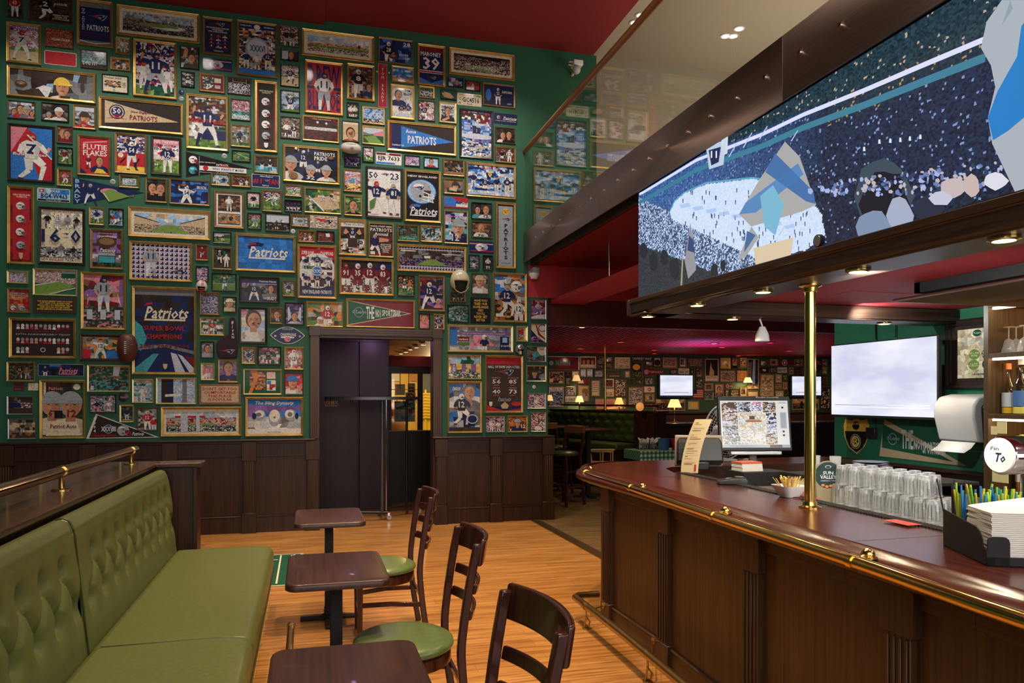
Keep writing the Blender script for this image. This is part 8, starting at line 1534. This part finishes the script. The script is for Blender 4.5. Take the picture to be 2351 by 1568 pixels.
b = onY(1469, 937, 15.0); t = thing('globe_lamp', 'round amber globe lamp on the far booth ledge', 'lamp', (b.x, 12.0, 1.37)); b = onY(1469, 940, 11.75); M().ell((b.x, 11.75, 1.371+.075), (.07, .07, .075)).build('globe', mat('amber_globe', (.7, .35, .1), .4, emis=(1, .4, .1), es=.5), t, smooth=60)
# high tables, stools, child seat, buffet table
def hightable(px, py, label):
    p = onZ(px, py, 1.1); t = thing('high_table', label, 'table', (p.x, p.y, 0), group='high tables in front of the far booth', world=False)
    M().box((-.3, -.35, 1.065), (.3, .35, 1.1)).build('tabletop', TT, t, bevel=.01); M().box((-.035, -.035, .03), (.035, .035, 1.064)).build('column', MATB, t); M().box((-.24, -.04, 0), (.24, .04, .028)).box((-.04, -.28, 0), (.04, .28, .028)).build('base', MATB, t)
hightable(1300, 977, 'high dark pedestal table nearest the green wall'); hightable(1350, 984, 'second high dark pedestal table from the green wall')
st = thing('bar_stool', 'dark wooden high stool with backrest just right of the green wall', 'stool', (4.02, 11.95, 0), math.radians(15), group='dark high stools in the far room', world=False)
for a, b in ((-1, -1), (1, -1), (1, 1), (-1, 1)): M().tube([(a*.21, b*.21, 0), (a*.16, b*.16, .74)], 0, flat=(.035, .035)).build('leg', CH, st)
M().lathe([(.001, .74), (.2, .74), (.21, .77), (.18, .8), (.001, .805)], (0, 0, 0), 24).build('seat', DG, st, smooth=60)
for a in (-1, 1): M().tube([(a*.17, .17, .74), (a*.18, .25, 1.18)], 0, flat=(.03, .04)).build('back_post', CH, st)
M().box((-.2, .21, 1.06), (.2, .25, 1.17)).build('backrest', wood('stool_back', (.12, .05, .02), (.16, .07, .03), 'x', .3), st, bevel=.01)
for z, r_ in ((.22, .2), (.45, .18)): M().box((-r_, -r_-.01, z), (r_, -r_+.015, z+.03)).box((-r_, r_-.015, z), (r_, r_+.01, z+.03)).box((-r_, -r_, z+.04), (-r_+.025, r_, z+.07)).box((r_-.025, -r_, z+.04), (r_, r_, z+.07)).build('footrest', CH, st)
dup(st, (3.72, 10.6, 0), 'dark wooden high stool beside the second high table', math.radians(-60))
PINE = wood('pale_pine', (.5, .3, .13), (.6, .38, .18), 'z', .45); p = onZ(1388, 1062, .5)
t = thing('child_chair', 'pale wooden child armchair with spindle back left of the bar end', 'chair', (4.78, 11.75, 0), math.radians(62), world=False)
M().box((-.2, -.2, .48), (.2, .2, .515)).build('seat', PINE, t, bevel=.01)
for a, b in ((-1, -1), (1, -1), (1, 1), (-1, 1)): M().tube([(a*.25, b*.25, 0), (a*.17, b*.17, .48)], .018, 10).build('leg', PINE, t, smooth=60)
for k in range(7): x = -.16+.32*k/6; M().tube([(x, .18, .515), (x*1.05, .25, .86)], .009, 8).build('spindle', PINE, t, smooth=60)
M().box((-.2, .235, .84), (.2, .27, .9)).build('top_rail', PINE, t, bevel=.01)
for a in (-1, 1):
    M().tube([(a*.2, .22, .71), (a*.24, -.2, .71)], 0, flat=(.04, .022)).build('arm', PINE, t)
    for y in (-.17, .0): M().tube([(a*.19, y, .515), (a*.225, y, .70)], .01, 8).build('arm_post', PINE, t, smooth=60)
t = thing('buffet_table', 'buffet table under a green and white gingham cloth beyond the bar', 'table', (5.75, 11.2, 0)); M().box((5.1, 10.9, .72), (6.5, 11.5, .745)).build('tabletop', TT, t)
for x in (5.15, 6.42):
    for y in (10.95, 11.42): M().box((x, y, 0), (x+.05, y+.05, .719)).build('leg', CH, t)
gm = mat('gingham', (.5, .5, .5), .8); ck = []
for ax in (0, 1):
    sx_ = nd(gm, 'ShaderNodeSeparateXYZ'); tc = nd(gm, 'ShaderNodeTexCoord'); lk(gm, tc.outputs['Object'], sx_.inputs[0])
    if ax == 0: src = sx_.outputs[0]
    else: ad = nd(gm, 'ShaderNodeMath', operation='ADD'); lk(gm, sx_.outputs[1], ad.inputs[0]); lk(gm, sx_.outputs[2], ad.inputs[1]); src = ad.outputs[0]
    f1 = nd(gm, 'ShaderNodeMath', operation='MULTIPLY'); f1.inputs[1].default_value = 14; f2 = nd(gm, 'ShaderNodeMath', operation='FRACT'); f3 = nd(gm, 'ShaderNodeMath', operation='GREATER_THAN'); f3.inputs[1].default_value = .5
    lk(gm, src, f1.inputs[0]); lk(gm, f1.outputs[0], f2.inputs[0]); lk(gm, f2.outputs[0], f3.inputs[0]); ck.append(f3.outputs[0])
ad = nd(gm, 'ShaderNodeMath', operation='ADD'); lk(gm, ck[0], ad.inputs[0]); lk(gm, ck[1], ad.inputs[1]); hf = nd(gm, 'ShaderNodeMath', operation='MULTIPLY'); hf.inputs[1].default_value = .5; lk(gm, ad.outputs[0], hf.inputs[0]); lk(gm, ramp(gm, hf.outputs[0], [(0, (.6, .62, .52)), (.5, (.1, .28, .17)), (1, (.01, .09, .05))]), bsdf(gm).inputs['Base Color'])
o = M().box((5.085, 10.885, .746), (6.515, 11.515, .75)).box((5.085, 10.88, .56), (6.515, 10.885, .75)).box((5.08, 10.88, .6), (5.085, 11.515, .75)).build('tablecloth', gm); tag(o, 'green and white gingham cloth hanging over the buffet table', 'tablecloth')
for px, c, cn, lb in ((1524, (.03, .12, .28), 'blue', 'plain blue bucket on the gingham cloth'), (1554, (.35, .02, .03), 'red', 'red bucket with a white figure 1 on the gingham cloth')):
    p = onZ(px, 1033, .75); p.z = .7505; t = thing('bucket', lb, 'bucket', p); M().lathe([(.08, 0), (.095, .18), (.1, .185), (.093, .18), (.078, .01), (.001, .01)], p, 24).build('pail', mat('pail_'+cn, c, .4), t, smooth=40)
    if cn == 'red': textm(M(), '1', (p.x-.03, p.y-.093, p.z+.04), (.06, 0, 0), (0, -.012, .1), PAL['w']).build('figure', PRINT, t, smooth=0)
for px, lb in ((1476, 'left wire basket filled with rolled napkins'), (1504, 'right wire basket filled with rolled napkins')):
    p = onZ(px, 1031, .75); p.z = .7505; t = thing('napkin_basket', lb, 'basket', p, group='wire baskets on the buffet'); m = M()
    for k in range(6): m.tube([(p.x+w*(.1+.003*k), p.y+h__*(.07+.002*k), p.z+.02*k+.004) for w, h__ in ((-1, -1), (1, -1), (1, 1), (-1, 1), (-1, -1))], .003, 4)
    for k in range(10): x = p.x-.1+.2*k/9; m.tube([(x, p.y-.07, p.z), (x, p.y-.08, p.z+.105)], .003, 4)
    m.build('wire', BLACK, t); nr = random.Random(px)
    for k in range(14): o = M().tube([(p.x+nr.uniform(-.08, .08), p.y+nr.uniform(-.05, .05), p.z+.01), (p.x+nr.uniform(-.1, .1), p.y+nr.uniform(-.06, .06), p.z+nr.uniform(.15, .19))], .013, 6).build('rolled_napkin', mat('napkin'), smooth=60); tag(o, 'white rolled napkin standing in the %s wire basket' % lb[:5].strip(), 'napkin', 'rolled napkins in the %s basket' % lb[:5].strip())
o = M().ell((6.0, 11.35, .79), (.1, .07, .04)).build('green_cloth', mat('lime_cloth', (.15, .3, .04), .7)); tag(o, 'crumpled lime green cloth behind the buckets', 'cloth')
for k, (px, py) in enumerate(((1425, 785), (1332, 800), (1502, 803), (1502, 811), (1640, 788), (1658, 797), (1768, 786), (1811, 805), (1367, 812), (1695, 816))):
    p = onZ(px, py, 2.583); downlight(p, .09, 'red glowing ceiling spot in the slatted ceiling, '+('largest one left of centre', 'near the green wall end', 'above the left television, nearer', 'above the left television, farther', 'right of centre, nearer', 'right of centre, farther', 'left of the brass pole, nearer', 'left of the brass pole, farther', 'close to the thin column by the wall', 'over the church poster')[k], 'red spots in the slatted ceiling', rim=mat('red_rim', (.3, .01, .01), .4), lamp=emit('lamp_red', (1, .03, .03), 1.6))
p = onZ(1336, 750, 2.583); downlight(p, .05, 'bright warm ceiling spot just beyond the dark lintel', power=12)
o = spot('projector_glow', (7.0, 12.5, 1.6), 260, (.45, .25, 1), 110, .9, (.1, -.15, 1), .2)
t = thing('hanging_panel', 'long red panel hung on a thin rod under the balcony', 'panel', (3.3, 7.6, 2.84)); M().box((3.1, 5.9, 2.84), (3.55, 9.38, 2.9)).build('panel', PINKR, t, bevel=.004); b = .4167; M().tube([(3.14, 7.5, 2.9), (3.14, 7.5, 3.339)], .008, 8).build('rod', CHROME, t, smooth=60); M().tube([(3.5, 7.5, 2.9), (3.5, 7.5, 3.339)], .008, 8).build('rod', CHROME, t, smooth=60)
for o in bpy.data.objects:
    if '_o' in o: del o['_o']
